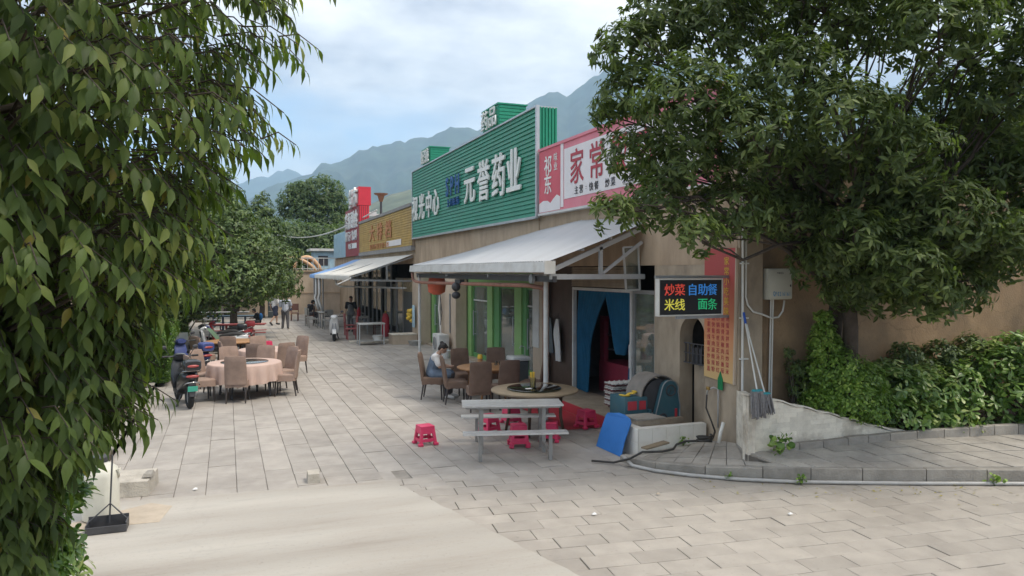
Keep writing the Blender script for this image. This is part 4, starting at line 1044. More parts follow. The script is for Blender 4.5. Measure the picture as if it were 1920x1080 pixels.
# menu banner, red fading to yellow
mb_mat = bpy.data.materials.new('menu_print'); mb_mat.use_nodes = True; MATS['menu_print'] = mb_mat
nt = mb_mat.node_tree; bs_ = nt.nodes['Principled BSDF']; g_ = nt.nodes.new('ShaderNodeNewGeometry'); sp_ = nt.nodes.new('ShaderNodeSeparateXYZ')
nt.links.new(g_.outputs['Position'], sp_.inputs[0]); mr_ = nt.nodes.new('ShaderNodeMapRange'); nt.links.new(sp_.outputs[2], mr_.inputs[0]); mr_.inputs[1].default_value = 1.15; mr_.inputs[2].default_value = 3.14
rp_ = nt.nodes.new('ShaderNodeValToRGB'); e_ = rp_.color_ramp.elements
e_[0].position = 0.0; e_[0].color = (0.62, 0.43, 0.19, 1); e_[1].position = 0.8; e_[1].color = (0.44, 0.075, 0.07, 1)
q_ = e_.new(0.35); q_.color = (0.58, 0.24, 0.11, 1)
nt.links.new(mr_.outputs[0], rp_.inputs[0]); nt.links.new(rp_.outputs[0], bs_.inputs['Base Color']); bs_.inputs['Roughness'].default_value = 0.55
mn = thing('menu_banner', 'tall red to yellow printed menu banner on the corner wall beside the stove alcove', 'banner', (6.98, 9.33, 1.15))
MB().hexa([(6.965, 8.985, 1.12), (6.995, 8.985, 1.12), (6.995, 9.70, 1.16), (6.965, 9.70, 1.16), (6.965, 8.94, 3.14), (6.995, 8.94, 3.14), (6.995, 9.70, 3.14), (6.965, 9.70, 3.14)]).build('sheet', 'menu_print', mn)
MB().hexa([(6.955, 8.955, 1.12), (6.995, 8.955, 1.12), (6.995, 8.984, 1.12), (6.955, 8.984, 1.12), (6.955, 8.91, 3.14), (6.995, 8.91, 3.14), (6.995, 8.939, 3.14), (6.955, 8.939, 3.14)]).build('edge_strip', 'stucco_pale', mn)
menu = '炒菜米线面条炒饭盖饭快餐牛肉面酸辣粉小锅饵丝豆花汤粉红烧排骨青椒肉片番茄鸡蛋凉拌黄瓜'
for c_ in range(5):
    for r_ in range(9):
        letter(menu[(c_ * 9 + r_) % len(menu)], mn, (6.961, 9.58 - c_ * 0.115, 2.08 - r_ * 0.098), 0.078, 0.078, ext=0.0008, m='letter_red')
for r_ in range(6): letter('家常小吃美味'[r_], mn, (6.961, 9.15, 2.95 - r_ * 0.15), 0.12, 0.12, ext=0.0008, m='plastic_yellow')

# lit lettering sign standing out from the wall
mat('led_red', (0.85, 0.10, 0.07), 0.5, 0.05, emit=0.10); mat('led_blue', (0.06, 0.30, 0.80), 0.5, 0.05, emit=0.10)
mat('led_yellow', (0.90, 0.82, 0.12), 0.5, 0.05, emit=0.10); mat('led_green', (0.04, 0.58, 0.24), 0.5, 0.05, emit=0.10)
mat('led_board', (0.018, 0.018, 0.022), 0.5, 0.3, 300)
ls = thing('lettering_sign', 'small black lit sign with red, blue, yellow and green characters jutting from the corner wall', 'sign', (6.3, 9.1, 2.17))
X0, X1 = 5.75, 6.82
MB().box(X0, X1, 9.08, 9.14, 2.17, 2.67).build('board', 'led_board', ls)
e = MB(); e.box(X0 - 0.014, X0, 9.06, 9.16, 2.15, 2.69); e.box(X1, X1 + 0.014, 9.06, 9.16, 2.15, 2.69); e.box(X0, X1, 9.06, 9.16, 2.15, 2.168); e.box(X0, X1, 9.06, 9.16, 2.672, 2.69)
e.build('frame', 'pvc_white', ls)
MB().box(X0 - 0.05, 7.0, 9.09, 9.13, 2.695, 2.735).box(X0 + 0.3, 7.0, 9.09, 9.13, 2.105, 2.145).build('bracket', 'metal_grey', ls)
rowm = [('炒', 'led_red', 0.17, 2.53), ('菜', 'led_red', 0.345, 2.53), ('自', 'led_blue', 0.56, 2.53), ('助', 'led_blue', 0.735, 2.53), ('餐', 'led_blue', 0.905, 2.53),
        ('米', 'led_yellow', 0.17, 2.315), ('线', 'led_yellow', 0.345, 2.315), ('面', 'led_green', 0.735, 2.315), ('条', 'led_green', 0.905, 2.315)]
for ch, m, dx, z in rowm: letter(ch, ls, (X0 + dx, 9.072, z), 0.165, 0.165, face='front', m=m, ext=0.004, bold=0.006 if ch not in '餐条' else 0.0)

# cabinet, pipes
eb = thing('meter_box', 'beige steel meter box with blue stencilled number on the brown wall', 'meter box', (7.67, 8.9, 2.37))
MB().rbox((7.68, 8.885, 2.605), (0.44, 0.13, 0.46), 0.015).build('case', 'box_beige', eb, 'auto')
MB().rbox((7.68, 8.812, 2.605), (0.41, 0.02, 0.43), 0.008).build('door', 'box_beige', eb, 'auto')
for i, ch in enumerate('QF0216161'): letter(ch, eb, (7.55 + i * 0.036, 8.80, 2.46), 0.065, 0.045, face='front', m='text_blue', ext=0.0008, bold=0.02)
for i, ch in enumerate('中国电信'): letter(ch, eb, (7.61 + i * 0.032, 8.80, 2.77), 0.026, 0.026, face='front', m='letter_dark', ext=0.0006)
MB().rbox((7.85, 8.80, 2.58), (0.02, 0.015, 0.035), 0.004).build('latch', 'metal_dark', eb)
cp = thing('conduit', 'pair of white plastic conduits running down the corner wall beside the mops', 'pipe', (7.05, 8.86, 1.0))
MB().cyl((7.04, 8.87, 1.0), (7.03, 8.87, 4.3), 0.018).build('pipe', 'pvc_white', cp)
MB().tube([(7.09, 8.87, 4.3), (7.09, 8.87, 2.42), (7.12, 8.86, 2.3), (7.22, 8.86, 2.2), (7.38, 8.86, 2.16), (7.55, 8.86, 2.10), (7.68, 8.86, 2.11), (7.76, 8.86, 2.2), (7.79, 8.86, 2.36)], 0.014, 8).build('branch_pipe', 'pvc_white', cp, True)
for z in (1.5, 2.1, 2.9, 3.6): MB().box(7.0, 7.13, 8.845, 8.9, z, z + 0.02).build('clip', 'pvc_white', cp)
cp = thing('conduit', 'two thin white conduits dropping from the meter box behind the low wall', 'pipe', (7.6, 8.87, 0.4))
for k in (0, 1): MB().cyl((7.57 + k * 0.04, 8.93, 0.42), (7.60 + k * 0.04, 8.93, 2.38), 0.013).build('pipe', 'pvc_white', cp)

# low whitewashed brick wall: return piece, then a run that steps down
lw = thing('low_brick_wall', 'low whitewashed brick wall stepping down beside the shrubs at the corner', 'wall', (7.8, 8.2, 0.3))
def lw_run(p0, p1, ztop, t=0.11):
    p0, p1 = Vector((*p0, 0)), Vector((*p1, 0)); d = (p1 - p0); L = d.length; d.normalize(); nrm = Vector((d.y, -d.x, 0))
    core = MB(); K = 16
    for k in range(K):
        a, b = p0 + d * L * k / K, p0 + d * L * (k + 1) / K; za, zb = ztop(k / K) - 0.012, ztop((k + 1) / K) - 0.012; q = nrm * t; s_ = nrm * 0.012
        core.hexa([a + q * 0 + s_ + Vector((0, 0, 0.2)), a - q + Vector((0, 0, 0.2)), b - q + Vector((0, 0, 0.2)), b + s_ + Vector((0, 0, 0.2)),
                   a + s_ + Vector((0, 0, za)), a - q + Vector((0, 0, za)), b - q + Vector((0, 0, zb)), b + s_ + Vector((0, 0, zb))])
    core.build('core', 'mortar', lw)
    z = 0.30; row = 0; rg = random.Random(7)
    while z < 1.2:
        s = -0.115 if row % 2 else 0.0
        while s < L:
            a, b = max(0, s), min(L, s + 0.227); s += 0.232
            if b - a < 0.05: continue
            za, zb = ztop(a / L), ztop(b / L)
            if min(za, zb) < z + 0.02: continue
            ta, tb = min(z + 0.0625, za), min(z + 0.0625, zb); pr = 0.0015 + rg.uniform(0, 0.003)
            A, B = p0 + d * a, p0 + d * b; f0, f1 = nrm * 0.012, nrm * (0.012 + pr)
            mbk = MB().hexa([A + f1 + Vector((0, 0, z)), B + f1 + Vector((0, 0, z)), B + f0 + Vector((0, 0, z)), A + f0 + Vector((0, 0, z)),
                             A + f1 + Vector((0, 0, ta)), B + f1 + Vector((0, 0, tb)), B + f0 + Vector((0, 0, tb)), A + f0 + Vector((0, 0, ta))])
            mbk.build('brick', 'whitewash', lw)
        z += 0.066; row += 1
def ztop_main(t): return float(np.interp(t, [0, 0.17, 0.5, 0.8, 1.0], [1.10, 1.0, 0.76, 0.52, 0.40])) + 0.012 * math.sin(t * 40)
lw_run((6.62, 8.22), (9.4, 8.14), ztop_main)
lw_run((6.95, 8.86), (6.62, 8.235), lambda t: 1.06 + 0.04 * t)
cap = MB()
for k in range(24):
    a, b = k / 24, (k + 1) / 24; xa, xb = 6.6 + 2.8 * a, 6.6 + 2.8 * b; ya, yb = 8.22 - 0.08 * a, 8.22 - 0.08 * b
    cap.hexa([(xa, ya - 0.035, ztop_main(a)), (xb, yb - 0.035, ztop_main(b)), (xb, yb + 0.14, ztop_main(b)), (xa, ya + 0.14, ztop_main(a)),
              (xa, ya - 0.03, ztop_main(a) + 0.022), (xb, yb - 0.03, ztop_main(b) + 0.022), (xb, yb + 0.13, ztop_main(b) + 0.022), (xa, ya + 0.13, ztop_main(a) + 0.022)])
cap.build('cap', 'mortar', lw)

def mop(label, top, bot, head, teal, hx):
    t = thing('mop', label, 'mop', bot, 'mops leaning on the low wall')
    MB().cyl(bot, top, 0.011, n=8).build('handle', 'pvc_white', t)
    tv = Vector(top); bv = Vector(bot); MB().cyl(tv - (tv - bv) * 0.14, tv + (tv - bv) * 0.01, 0.018, n=8).build('grip', teal, t)
    MB().rbox((bv.x, bv.y, bv.z), (0.16, 0.06, 0.05), 0.015).build('clamp', 'mop_teal', t, 'auto')
    s = MB(); rg = random.Random(hx)
    for k in range(70):
        x = bv.x + rg.uniform(-0.09, 0.09); y = bv.y + rg.uniform(-0.04, 0.03); Lh = head * rg.uniform(0.75, 1.05)
        x2 = x + rg.uniform(-0.06, 0.06); y2 = y - rg.uniform(0.0, 0.05)
        s.tube([(x, y, bv.z), ((x + x2) / 2 + rg.uniform(-0.015, 0.015), (y + y2) / 2, bv.z - Lh * 0.5), (x2, y2, bv.z - Lh)], 0.009, 5, False)
    s.build('strands', 'mop_grey', t)
mop('grey string mop with blue grip leaning at the end of the low wall', (7.02, 8.82, 2.18), (6.70, 8.13, 1.17), 0.36, 'mop_blue', 3)
mop('grey string mop with plain white handle, right one of the leaning pair', (7.10, 8.86, 2.0), (6.84, 8.14, 1.12), 0.28, 'pvc_white', 5)

# tap, tag, pipe stub
tp = thing('water_tap', 'brass tap with black hose on the corner wall beside the tiled trough', 'tap', (6.95, 9.45, 0.4))
MB().tube([(6.96, 9.33, 0.42), (6.96, 9.33, 1.0), (6.93, 9.40, 1.02), (6.88, 9.48, 0.98), (6.87, 9.49, 0.9)], 0.014, 8).build('pipe', 'pvc_grey', tp, True)
mat('brass', (0.50, 0.33, 0.12), 0.35, 0.1, metal=0.9)
MB().rbox((6.88, 9.47, 1.0), (0.05, 0.06, 0.05), 0.01).build('valve', 'brass', tp)
MB().tube([(6.87, 9.49, 0.9), (6.85, 9.48, 0.7), (6.88, 9.38, 0.5), (6.9, 9.32, 0.36)], 0.013, 8).build('hose', 'rubber_dark', tp, True)
mat('tag_green', (0.01, 0.20, 0.07), 0.5)
tg = MB().add([(6.955, 9.22, 1.0), (6.955, 9.34, 1.0), (6.955, 9.34, 1.16), (6.955, 9.28, 1.28), (6.955, 9.22, 1.16), (6.962, 9.22, 1.0), (6.962, 9.34, 1.0), (6.962, 9.34, 1.16), (6.962, 9.28, 1.28), (6.962, 9.22, 1.16)],
              [(0, 1, 2, 3, 4), (9, 8, 7, 6, 5), (0, 5, 6, 1), (1, 6, 7, 2), (2, 7, 8, 3), (3, 8, 9, 4), (4, 9, 5, 0)])
tag(tg.build('hang_tag', 'tag_green', at=(6.96, 9.28, 1.0)), 'small green pointed tag hung on the corner wall above the tap', 'tag')
tag(MB().tube([(6.62, 8.86, 0.31), (6.66, 8.87, 0.45), (6.72, 8.88, 0.60)], 0.026, 8).build('pipe_stub', 'pvc_white', at=(6.62, 8.86, 0.3), smooth=True), 'short white pipe stub leaning at the foot of the corner wall', 'pipe')

# tiled trough
tt = thing('tiled_trough', 'low white tiled trough in front of the blue machine', 'trough', (6.3, 9.9, 0))
mbx = MB(); mbx.box(5.74, 6.94, 9.62, 9.72, 0, 0.415); mbx.box(5.74, 5.84, 9.72, 10.3, 0, 0.415); mbx.box(5.84, 6.94, 10.22, 10.3, 0, 0.415); mbx.box(5.74, 6.94, 9.62, 10.3, 0, 0.1)
mbx.build('walls', 'plaster_grey', tt)
for k in range(5): MB().box(5.735 + k * 0.243, 5.735 + k * 0.243 + 0.239, 9.605, 9.62, 0.0, 0.42).build('tile', 'tile_white', tt)
for k in range(3):
    for q in range(2): MB().box(5.722, 5.74, 9.605 + k * 0.235, 9.605 + k * 0.235 + 0.231, 0.0 + q * 0.211, 0.208 + q * 0.212).build('tile', 'tile_white', tt)
for k in range(5): MB().box(5.735 + k * 0.243, 5.735 + k * 0.243 + 0.239, 9.606, 9.73, 0.421, 0.432).build('top_tile', 'tile_white', tt)
for k in range(2): MB().box(5.723, 5.85, 9.734 + k * 0.285, 9.734 + k * 0.285 + 0.281, 0.421, 0.432).build('top_tile', 'tile_white', tt)

# blue-green noodle machine
ma = thing('kneading_machine', 'blue green steel machine with big drum and belt guard behind the tiled trough', 'machine', (6.4, 10.5, 0.2))
MB().rbox((6.15, 10.62, 0.53), (0.42, 0.5, 0.46), 0.012).build('hopper_box', 'machine_teal', ma, 'auto')
MB().box(5.99, 6.15, 10.355, 10.368, 0.56, 0.70).build('red_label', 'red_paint', ma)
MB().box(6.20, 6.32, 10.355, 10.368, 0.56, 0.70).build('red_label', 'red_paint', ma)
dm = MB(); r0 = 0.36; ccx, ccz = 6.60, 0.74
for k in range(17):
    a = math.pi * (-0.08 + 1.12 * k / 16); x, z = ccx + r0 * math.cos(a), ccz + r0 * math.sin(a); dm.v += [(x, 10.38, z), (x, 10.86, z), (ccx + (r0 - 0.02) * math.cos(a), 10.38, ccz + (r0 - 0.02) * math.sin(a)), (ccx + (r0 - 0.02) * math.cos(a), 10.86, ccz + (r0 - 0.02) * math.sin(a))]
for k in range(16):
    q = 4 * k; dm.f += [(q, q + 4, q + 5, q + 1), (q + 2, q + 3, q + 7, q + 6), (q, q + 2, q + 6, q + 4), (q + 1, q + 5, q + 7, q + 3)]
dm.build('drum_cover', 'drum_grey', ma, 'auto')
MB().cyl((ccx, 10.42, ccz), (ccx, 10.82, ccz), 0.28, n=28).build('drum', 'metal_dark', ma, 'auto')
gd = []   # belt guard outline (rounded teardrop)
for k in range(13):
    a = math.pi * k / 12 - 0.25; gd.append((6.74 + 0.155 * math.cos(a), 0.86 + 0.155 * math.sin(a)))
gd += [(6.42, 0.30), (6.42, 0.25), (6.92, 0.25), (6.93, 0.6)]
mbg = MB(); n_ = len(gd); mbg.v = [(x, 10.30, z) for x, z in gd] + [(x, 10.39, z) for x, z in gd]
mbg.f = [tuple(range(n_)), tuple(reversed(range(n_, 2 * n_)))] + [(i, (i + 1) % n_, (i + 1) % n_ + n_, i + n_) for i in range(n_)]
mbg.build('belt_guard', 'machine_teal', ma)
MB().tube([(x, 10.298, z) for x, z in gd] + [(gd[0][0], 10.298, gd[0][1])], 0.010, 6, False).build('guard_rim', 'metal_grey', ma, True)
MB().box(6.83, 6.87, 10.286, 10.299, 0.30, 0.55).build('red_stripe', 'red_paint', ma)
for (x, z, r) in ((6.75, 0.85, 0.085), (6.60, 0.40, 0.075)):
    mr2 = MB().torus((x, 10.292, z), r, 0.014, 'y', 20, 6)
    for k in range(3): aa = 2 * math.pi * k / 3; mr2.bar((x, 10.295, z), (x + r * math.cos(aa), 10.295, z + r * math.sin(aa)), 0.014, 0.006)
    mr2.build('pulley', 'metal_dark', ma)
MB().box(6.36, 6.41, 10.33, 10.9, 0.1, 0.55).box(6.86, 6.9, 10.4, 10.9, 0.1, 0.55).box(5.92, 5.97, 10.4, 10.9, 0.1, 0.32).box(6.36, 6.9, 10.33, 10.38, 0.1, 0.26).build('stand', 'machine_teal', ma)
gl = MB()
rg = random.Random(2)
for k in range(6):
    x = 6.0 + k * 0.045; gl.ell((x, 10.5 + rg.uniform(-0.05, 0.05), 0.775 + 0.010 * k), (0.07, 0.025, 0.018), 8, 6, Euler((0, rg.uniform(-0.5, 0.2), rg.uniform(-0.8, 0.8))))
tag(gl.build('rubber_gloves', 'plastic_yellow', smooth=True, at=(6.1, 10.5, 0.76)), 'yellow rubber gloves lying on top of the blue green machine', 'gloves')
gb = thing('concrete_block', 'grey concrete block with slab lid behind the blue board', 'block', (5.98, 10.0, 0))
MB().box(5.86, 6.3, 9.86, 10.2, 0.1, 0.5).build('block', 'plaster_grey', gb)
MB().hexa([(5.84, 9.83, 0.50), (6.36, 9.83, 0.50), (6.3, 10.24, 0.50), (5.84, 10.24, 0.50), (5.84, 9.83, 0.525), (6.36, 9.83, 0.525), (6.3, 10.24, 0.525), (5.84, 10.24, 0.525)]).build('lid', 'kerb_stone', gb)
bb = MB(); out = [(0, 0), (0.78, 0.0), (0.80, 0.22), (0.79, 0.48), (0.74, 0.53), (0.58, 0.55), (0.46, 0.575), (0.30, 0.57), (0.10, 0.54), (0.02, 0.49), (0.05, 0.2)]
n_ = len(out)
for th in (0, 0.014): bb.v += [(5.50 + 0.24 * z / 0.6 * 0.9 + th + 0.02 * math.sin(s * 7), 9.72 + s * 0.98, z * 1.0 + 0.005) for s, z in out]
bb.f = [tuple(range(n_)), tuple(reversed(range(n_, 2 * n_)))] + [(i, i + n_, (i + 1) % n_ + n_, (i + 1) % n_) for i in range(n_)]
tag(bb.build('blue_board', 'blue_board', at=(5.55, 10.1, 0)), 'ragged bright blue sheet leaning against the end of the white tiled trough', 'board')

# egg trays
stl = thing('low_stool', 'dark low wooden stool under the egg tray stack', 'stool', (6.46, 11.45, 0.2))
MB().box(6.31, 6.68, 11.31, 11.61, 0.38, 0.42).build('seat', 'wood_dark', stl)
for dx in (6.33, 6.62):
    for dy in (11.34, 11.54): MB().box(dx, dx + 0.04, dy, dy + 0.04, 0.2, 0.38).build('leg', 'wood_dark', stl)
def tray_mesh(m):
    t = MB(); nX, nY = 20, 12
    for i in range(nX + 1):
        for j in range(nY + 1):
            t.v.append((-0.25 + 0.5 * i / nX, -0.15 + 0.3 * j / nY, 0.022 * math.cos(i * math.pi / 2) * math.cos(j * math.pi / 2)))
    for i in range(nX):
        for j in range(nY): a = i * (nY + 1) + j; t.f.append((a, a + 1, a + nY + 2, a + nY + 1))
    t.box(-0.255, -0.235, -0.155, 0.155, -0.008, 0.004); t.box(0.235, 0.255, -0.155, 0.155, -0.008, 0.004); t.box(-0.235, 0.235, -0.155, -0.14, -0.008, 0.004); t.box(-0.235, 0.235, 0.14, 0.155, -0.008, 0.004)
    return t.mesh('egg_tray', m)
tw_, tm_ = tray_mesh('pulp_tray'), tray_mesh('pulp_tray_maroon')
for k in range(14):
    o = bpy.data.objects.new('egg_tray', tw_ if (k % 3 or k > 12) else tm_); COL.objects.link(o)
    o.location = (6.49 + rg.uniform(-0.012, 0.012), 11.46 + rg.uniform(-0.01, 0.01), 0.442 + k * 0.030); o.rotation_euler = (0, 0, rg.uniform(-0.04, 0.04))
    if k == 13: lb = 'white pulp egg tray lying on top of the tray stack'
    elif k % 3: lb = 'white pulp egg tray in the middle of the stack by the doorway'
    else: lb = 'maroon pulp egg tray within the stack beside the curtained doorway'
    tag(o, lb, 'egg tray', 'stack of egg trays')

# hoses and pipes on the ground
hs = MB().tube([(4.95, 9.6, 0.03), (5.18, 9.36, 0.04), (5.36, 9.2, 0.12), (5.5, 9.1, 0.225), (5.75, 8.98, 0.235), (5.95, 9.0, 0.25), (6.1, 9.15, 0.27), (6.3, 9.2, 0.29), (6.5, 9.1, 0.30), (6.6, 8.98, 0.31)] +
               [(6.48 + 0.11 * math.cos(a), 9.0 + 0.10 * math.sin(a), 0.315 + 0.004 * k) for k, a in enumerate(np.linspace(0, 4 * math.pi, 24))] + [(6.7, 9.1, 0.33), (6.88, 9.3, 0.36)], 0.016, 8)
tag(hs.build('garden_hose', 'rubber_dark', smooth=True, at=(5.9, 9.0, 0.25)), 'black rubber hose snaking over the sidewalk end with a small coil by the wall', 'hose')
kp = [(x - 0.05, y - 0.055, 0.03) for x, y in KERB[1:]]; kp = [(5.33, 9.35, 0.12)] + kp
tag(MB().tube(kp, 0.024, 10).build('kerb_pipe', 'pvc_grey', smooth=True, at=(7, 7.6, 0.03)), 'long grey plastic pipe lying along the foot of the sidewalk kerb', 'pipe')
bd = MB().hexa([(5.6, 9.14, 0.235), (6.08, 9.30, 0.25), (6.04, 9.40, 0.26), (5.56, 9.24, 0.24), (5.6, 9.14, 0.255), (6.08, 9.30, 0.272), (6.04, 9.40, 0.282), (5.56, 9.24, 0.262)])
tag(bd.build('wood_board', 'wood_worn', at=(5.8, 9.27, 0.24)), 'short weathered board lying under the hose at the trough foot', 'board')

# clothes hanging by the doorway
for (y, x, lb, m, L) in ((15.15, 6.98, 'pale shirt hanging on the brown wall left of the curtained doorway', 'pulp_tray', 0.95), (15.55, 6.98, 'dark jacket hanging on the brown wall beside the pale shirt', 'poster_dark', 0.8)):
    t = thing('hanging_garment', lb, 'clothes', (x, y, 1.7), 'clothes hung on the wall')
    c_ = MB(); nn = 12
    for j in range(9):
        s = j / 8; wd = (0.06 + 0.15 * min(1, s * 3)) * (1 - 0.35 * s)
        for i in range(nn + 1):
            q = i / nn * 2 - 1; c_.v.append((x - 0.03 - 0.03 * math.cos(q * 7 + s * 2), y + q * wd + 0.03 * math.sin(s * 5), 1.72 - s * L))
    for j in range(8):
        for i in range(nn): a = j * (nn + 1) + i; c_.f.append((a, a + 1, a + nn + 2, a + nn + 1))
    c_.build('cloth', m, t, smooth=True)
    MB().tube([(x, y, 1.86), (x - 0.03, y, 1.80), (x - 0.03, y - 0.12, 1.72), (x - 0.03, y + 0.12, 1.72), (x - 0.03, y, 1.80)], 0.006, 6).build('hanger', 'metal_dark', t)

# things against the pharmacy front
ac = thing('air_conditioner_unit', 'white outdoor air conditioner unit standing by the tan pilaster behind the seated woman', 'air conditioner', (6.7, 23.6, 0))
MB().rbox((6.62, 23.75, 0.38), (0.34, 0.86, 0.66), 0.02).build('case', 'metal_white', ac, 'auto')
MB().torus((6.44, 23.85, 0.40), 0.2, 0.012, 'x', 24, 6).build('fan_ring', 'metal_grey', ac)
for k in range(7): MB().bar((6.44, 23.85 - 0.18 + 0.06 * k, 0.22), (6.44, 23.85 - 0.18 + 0.06 * k, 0.58), 0.008).build('grille_bar', 'metal_grey', ac)
MB().box(6.5, 6.76, 23.4, 23.46, 0, 0.05).box(6.5, 6.76, 24.05, 24.11, 0, 0.05).build('feet', 'metal_dark', ac)
vp = thing('wall_cables', 'bundle of white cables and pipe running down the tan pilaster to the air conditioner', 'cables', (6.8, 24.2, 0))
MB().tube([(6.84, 24.55, 2.75), (6.83, 24.5, 2.2), (6.80, 24.6, 1.5), (6.82, 24.5, 1.0), (6.75, 24.2, 0.6)], 0.035, 8).build('pipe', 'pvc_white', vp, True)
MB().tube([(6.84, 24.42, 2.75), (6.8, 24.5, 2.0), (6.82, 24.3, 1.4), (6.8, 24.45, 0.9), (6.7, 24.1, 0.45)], 0.014, 6).build('cable', 'metal_dark', vp, True)
bg_ = MB()
for (y, z0, z1) in ((26.35, 0.62, 1.5),):
    bg_.rbox((6.72, 28.0, 1.05), (0.05, 0.30, 0.85), 0.02)
tag(bg_.build('hanging_bag', 'pale_blue_sheet', at=(6.72, 28.0, 0.65), smooth='auto'), 'pale blue flat bag hanging on the pilaster left of the pharmacy doors', 'bag')
ol_ = MB().lathe([(0.10, 0), (0.24, 0.08), (0.27, 0.3), (0.22, 0.5), (0.10, 0.56)], 14, (5.6, 20.5, 2.12))
mat('lantern_orange', (0.72, 0.16, 0.09), 0.7, 0.1)
tag(ol_.build('cloth_lantern', 'lantern_orange', smooth=True, at=(5.6, 20.5, 2.12)), 'orange red cloth lantern hanging under the left end of the sheet canopy', 'lantern')
tag(MB().box(6.87, 6.895, 23.5, 23.62, 0.75, 2.05).build('wall_stripe', 'metal_grey', at=(6.88, 23.55, 0.75)), 'narrow grey metal strip fixed upright on the tan pilaster', 'strip')
bk = MB().lathe([(0.13, 0), (0.16, 0.25), (0.165, 0.26), (0.15, 0.26), (0.12, 0.02)], 16, (6.55, 22.85, 0))
tag(bk.build('bucket', 'porcelain', smooth='auto', at=(6.55, 22.85, 0)), 'white plastic bucket on the paving below the air conditioner', 'bucket')
bk = MB().lathe([(0.2, 0), (0.26, 0.16), (0.27, 0.17), (0.24, 0.17), (0.18, 0.02)], 16, (6.6, 27.3, 0))
tag(bk.build('wash_tub', 'pvc_grey', smooth='auto', at=(6.6, 27.3, 0)), 'grey plastic tub on the ground by the far pharmacy pilaster', 'tub')

# ------------------------------------------------------------------ furniture
def stool_proto(m, label):
    t = thing('plastic_stool', label, 'stool', (0, 0, 0), 'plastic stools at the restaurant')
    MB().rbox((0, 0, 0.295), (0.24, 0.24, 0.03), 0.012).build('seat', m, t, 'auto')
    b0, b1, hz_ = 0.15, 0.115, 0.285
    for sx in (-1, 1):
        for sy in (-1, 1):
            l = MB(); w = 0.045
            l.hexa([(sx * b0, sy * b0, 0), (sx * (b0 - w), sy * b0, 0), (sx * (b0 - w), sy * (b0 - w), 0), (sx * b0, sy * (b0 - w), 0),
                    (sx * b1, sy * b1, hz_), (sx * (b1 - w), sy * b1, hz_), (sx * (b1 - w), sy * (b1 - w), hz_), (sx * b1, sy * (b1 - w), hz_)])
            l.rbox((sx * (b0 - 0.02), sy * (b0 - 0.02), 0.02), (0.075, 0.075, 0.04), 0.008)
            l.build('leg', m, t)
    for (z, h) in ((0.235, 0.10), (0.085, 0.05)):
        k = b0 + (b1 - b0) * z / hz_ - 0.008
        for ax in (0, 1):
            for s in (-1, 1):
                p = MB()
                if ax: p.box(-k, k, s * k - 0.006, s * k + 0.006, z - h / 2, z + h / 2)
                else: p.box(s * k - 0.006, s * k + 0.006, -k, k, z - h / 2, z + h / 2)
                p.build('apron' if z > 0.1 else 'rung', m, t)
    return t
ST = stool_proto('pink_plastic', 'pink plastic stool standing alone on the open paving left of the bench table')
place(ST, (2.97, 11.6, 0.005), R(8))
another(ST, (4.33, 10.93, 0.005), R(-14), 'pink plastic stool under the near bench of the steel table, lower of two stacked')
another(ST, (4.33, 10.93, 0.045), R(-13), 'pink plastic stool stacked on another under the near bench of the steel table')
another(ST, (4.22, 12.05, 0.005), R(20), 'pink plastic stool behind the steel bench table, left under the round glass table')
another(ST, (4.85, 12.62, 0.005), R(5), 'pink plastic stool behind the round glass table near the post')
another(ST, (4.95, 11.1, 0.005), R(-30), 'pink plastic stool tucked under the right end of the far steel bench')
another(ST, (5.95, 11.75, 0.022), R(12), 'pink plastic stool on the red mat left of the blue board')

# steel bench table
def bench_table(name, label, mt, ml, L=1.55, z=0.75, group=None):
    t = thing(name, label, 'bench table', (0, 0, 0), group)
    for k in range(2): MB().box(-L / 2, L / 2, -0.28 + k * 0.283, -0.003 + k * 0.283, z - 0.022, z).build('table_board', mt, t)
    MB().box(-L / 2 + 0.05, L / 2 - 0.05, -0.26, -0.22, z - 0.05, z - 0.023).box(-L / 2 + 0.05, L / 2 - 0.05, 0.22, 0.26, z - 0.05, z - 0.023).build('apron', ml, t)
    for s in (-1, 1):
        MB().box(-L / 2, L / 2, s * 0.64 - 0.11, s * 0.64 + 0.11, 0.40, 0.425).build('bench_seat', mt, t)
        for x in (-0.52, 0.52): MB().box(x - 0.025, x + 0.025, s * 0.64 - 0.025, s * 0.64 + 0.025, 0, 0.40).build('bench_leg', ml, t)
        for x in (-0.48, 0.48): MB().box(x - 0.028, x + 0.028, s * 0.17 - 0.028, s * 0.17 + 0.028, 0, z - 0.031).build('table_leg', ml, t)
    for x in (-0.5, 0.5): MB().bar((x, -0.64, 0.14), (x, 0.64, 0.14), 0.04).bar((x, -0.22, 0.36), (x, 0.22, 0.36), 0.03).build('cross_bar', ml, t)
    return t
place(bench_table('bench_table', 'worn steel picnic table with two fixed benches in front of the round glass table', 'steel_top', 'steel_leg'), (4.13, 10.72, 0.003), R(-16))

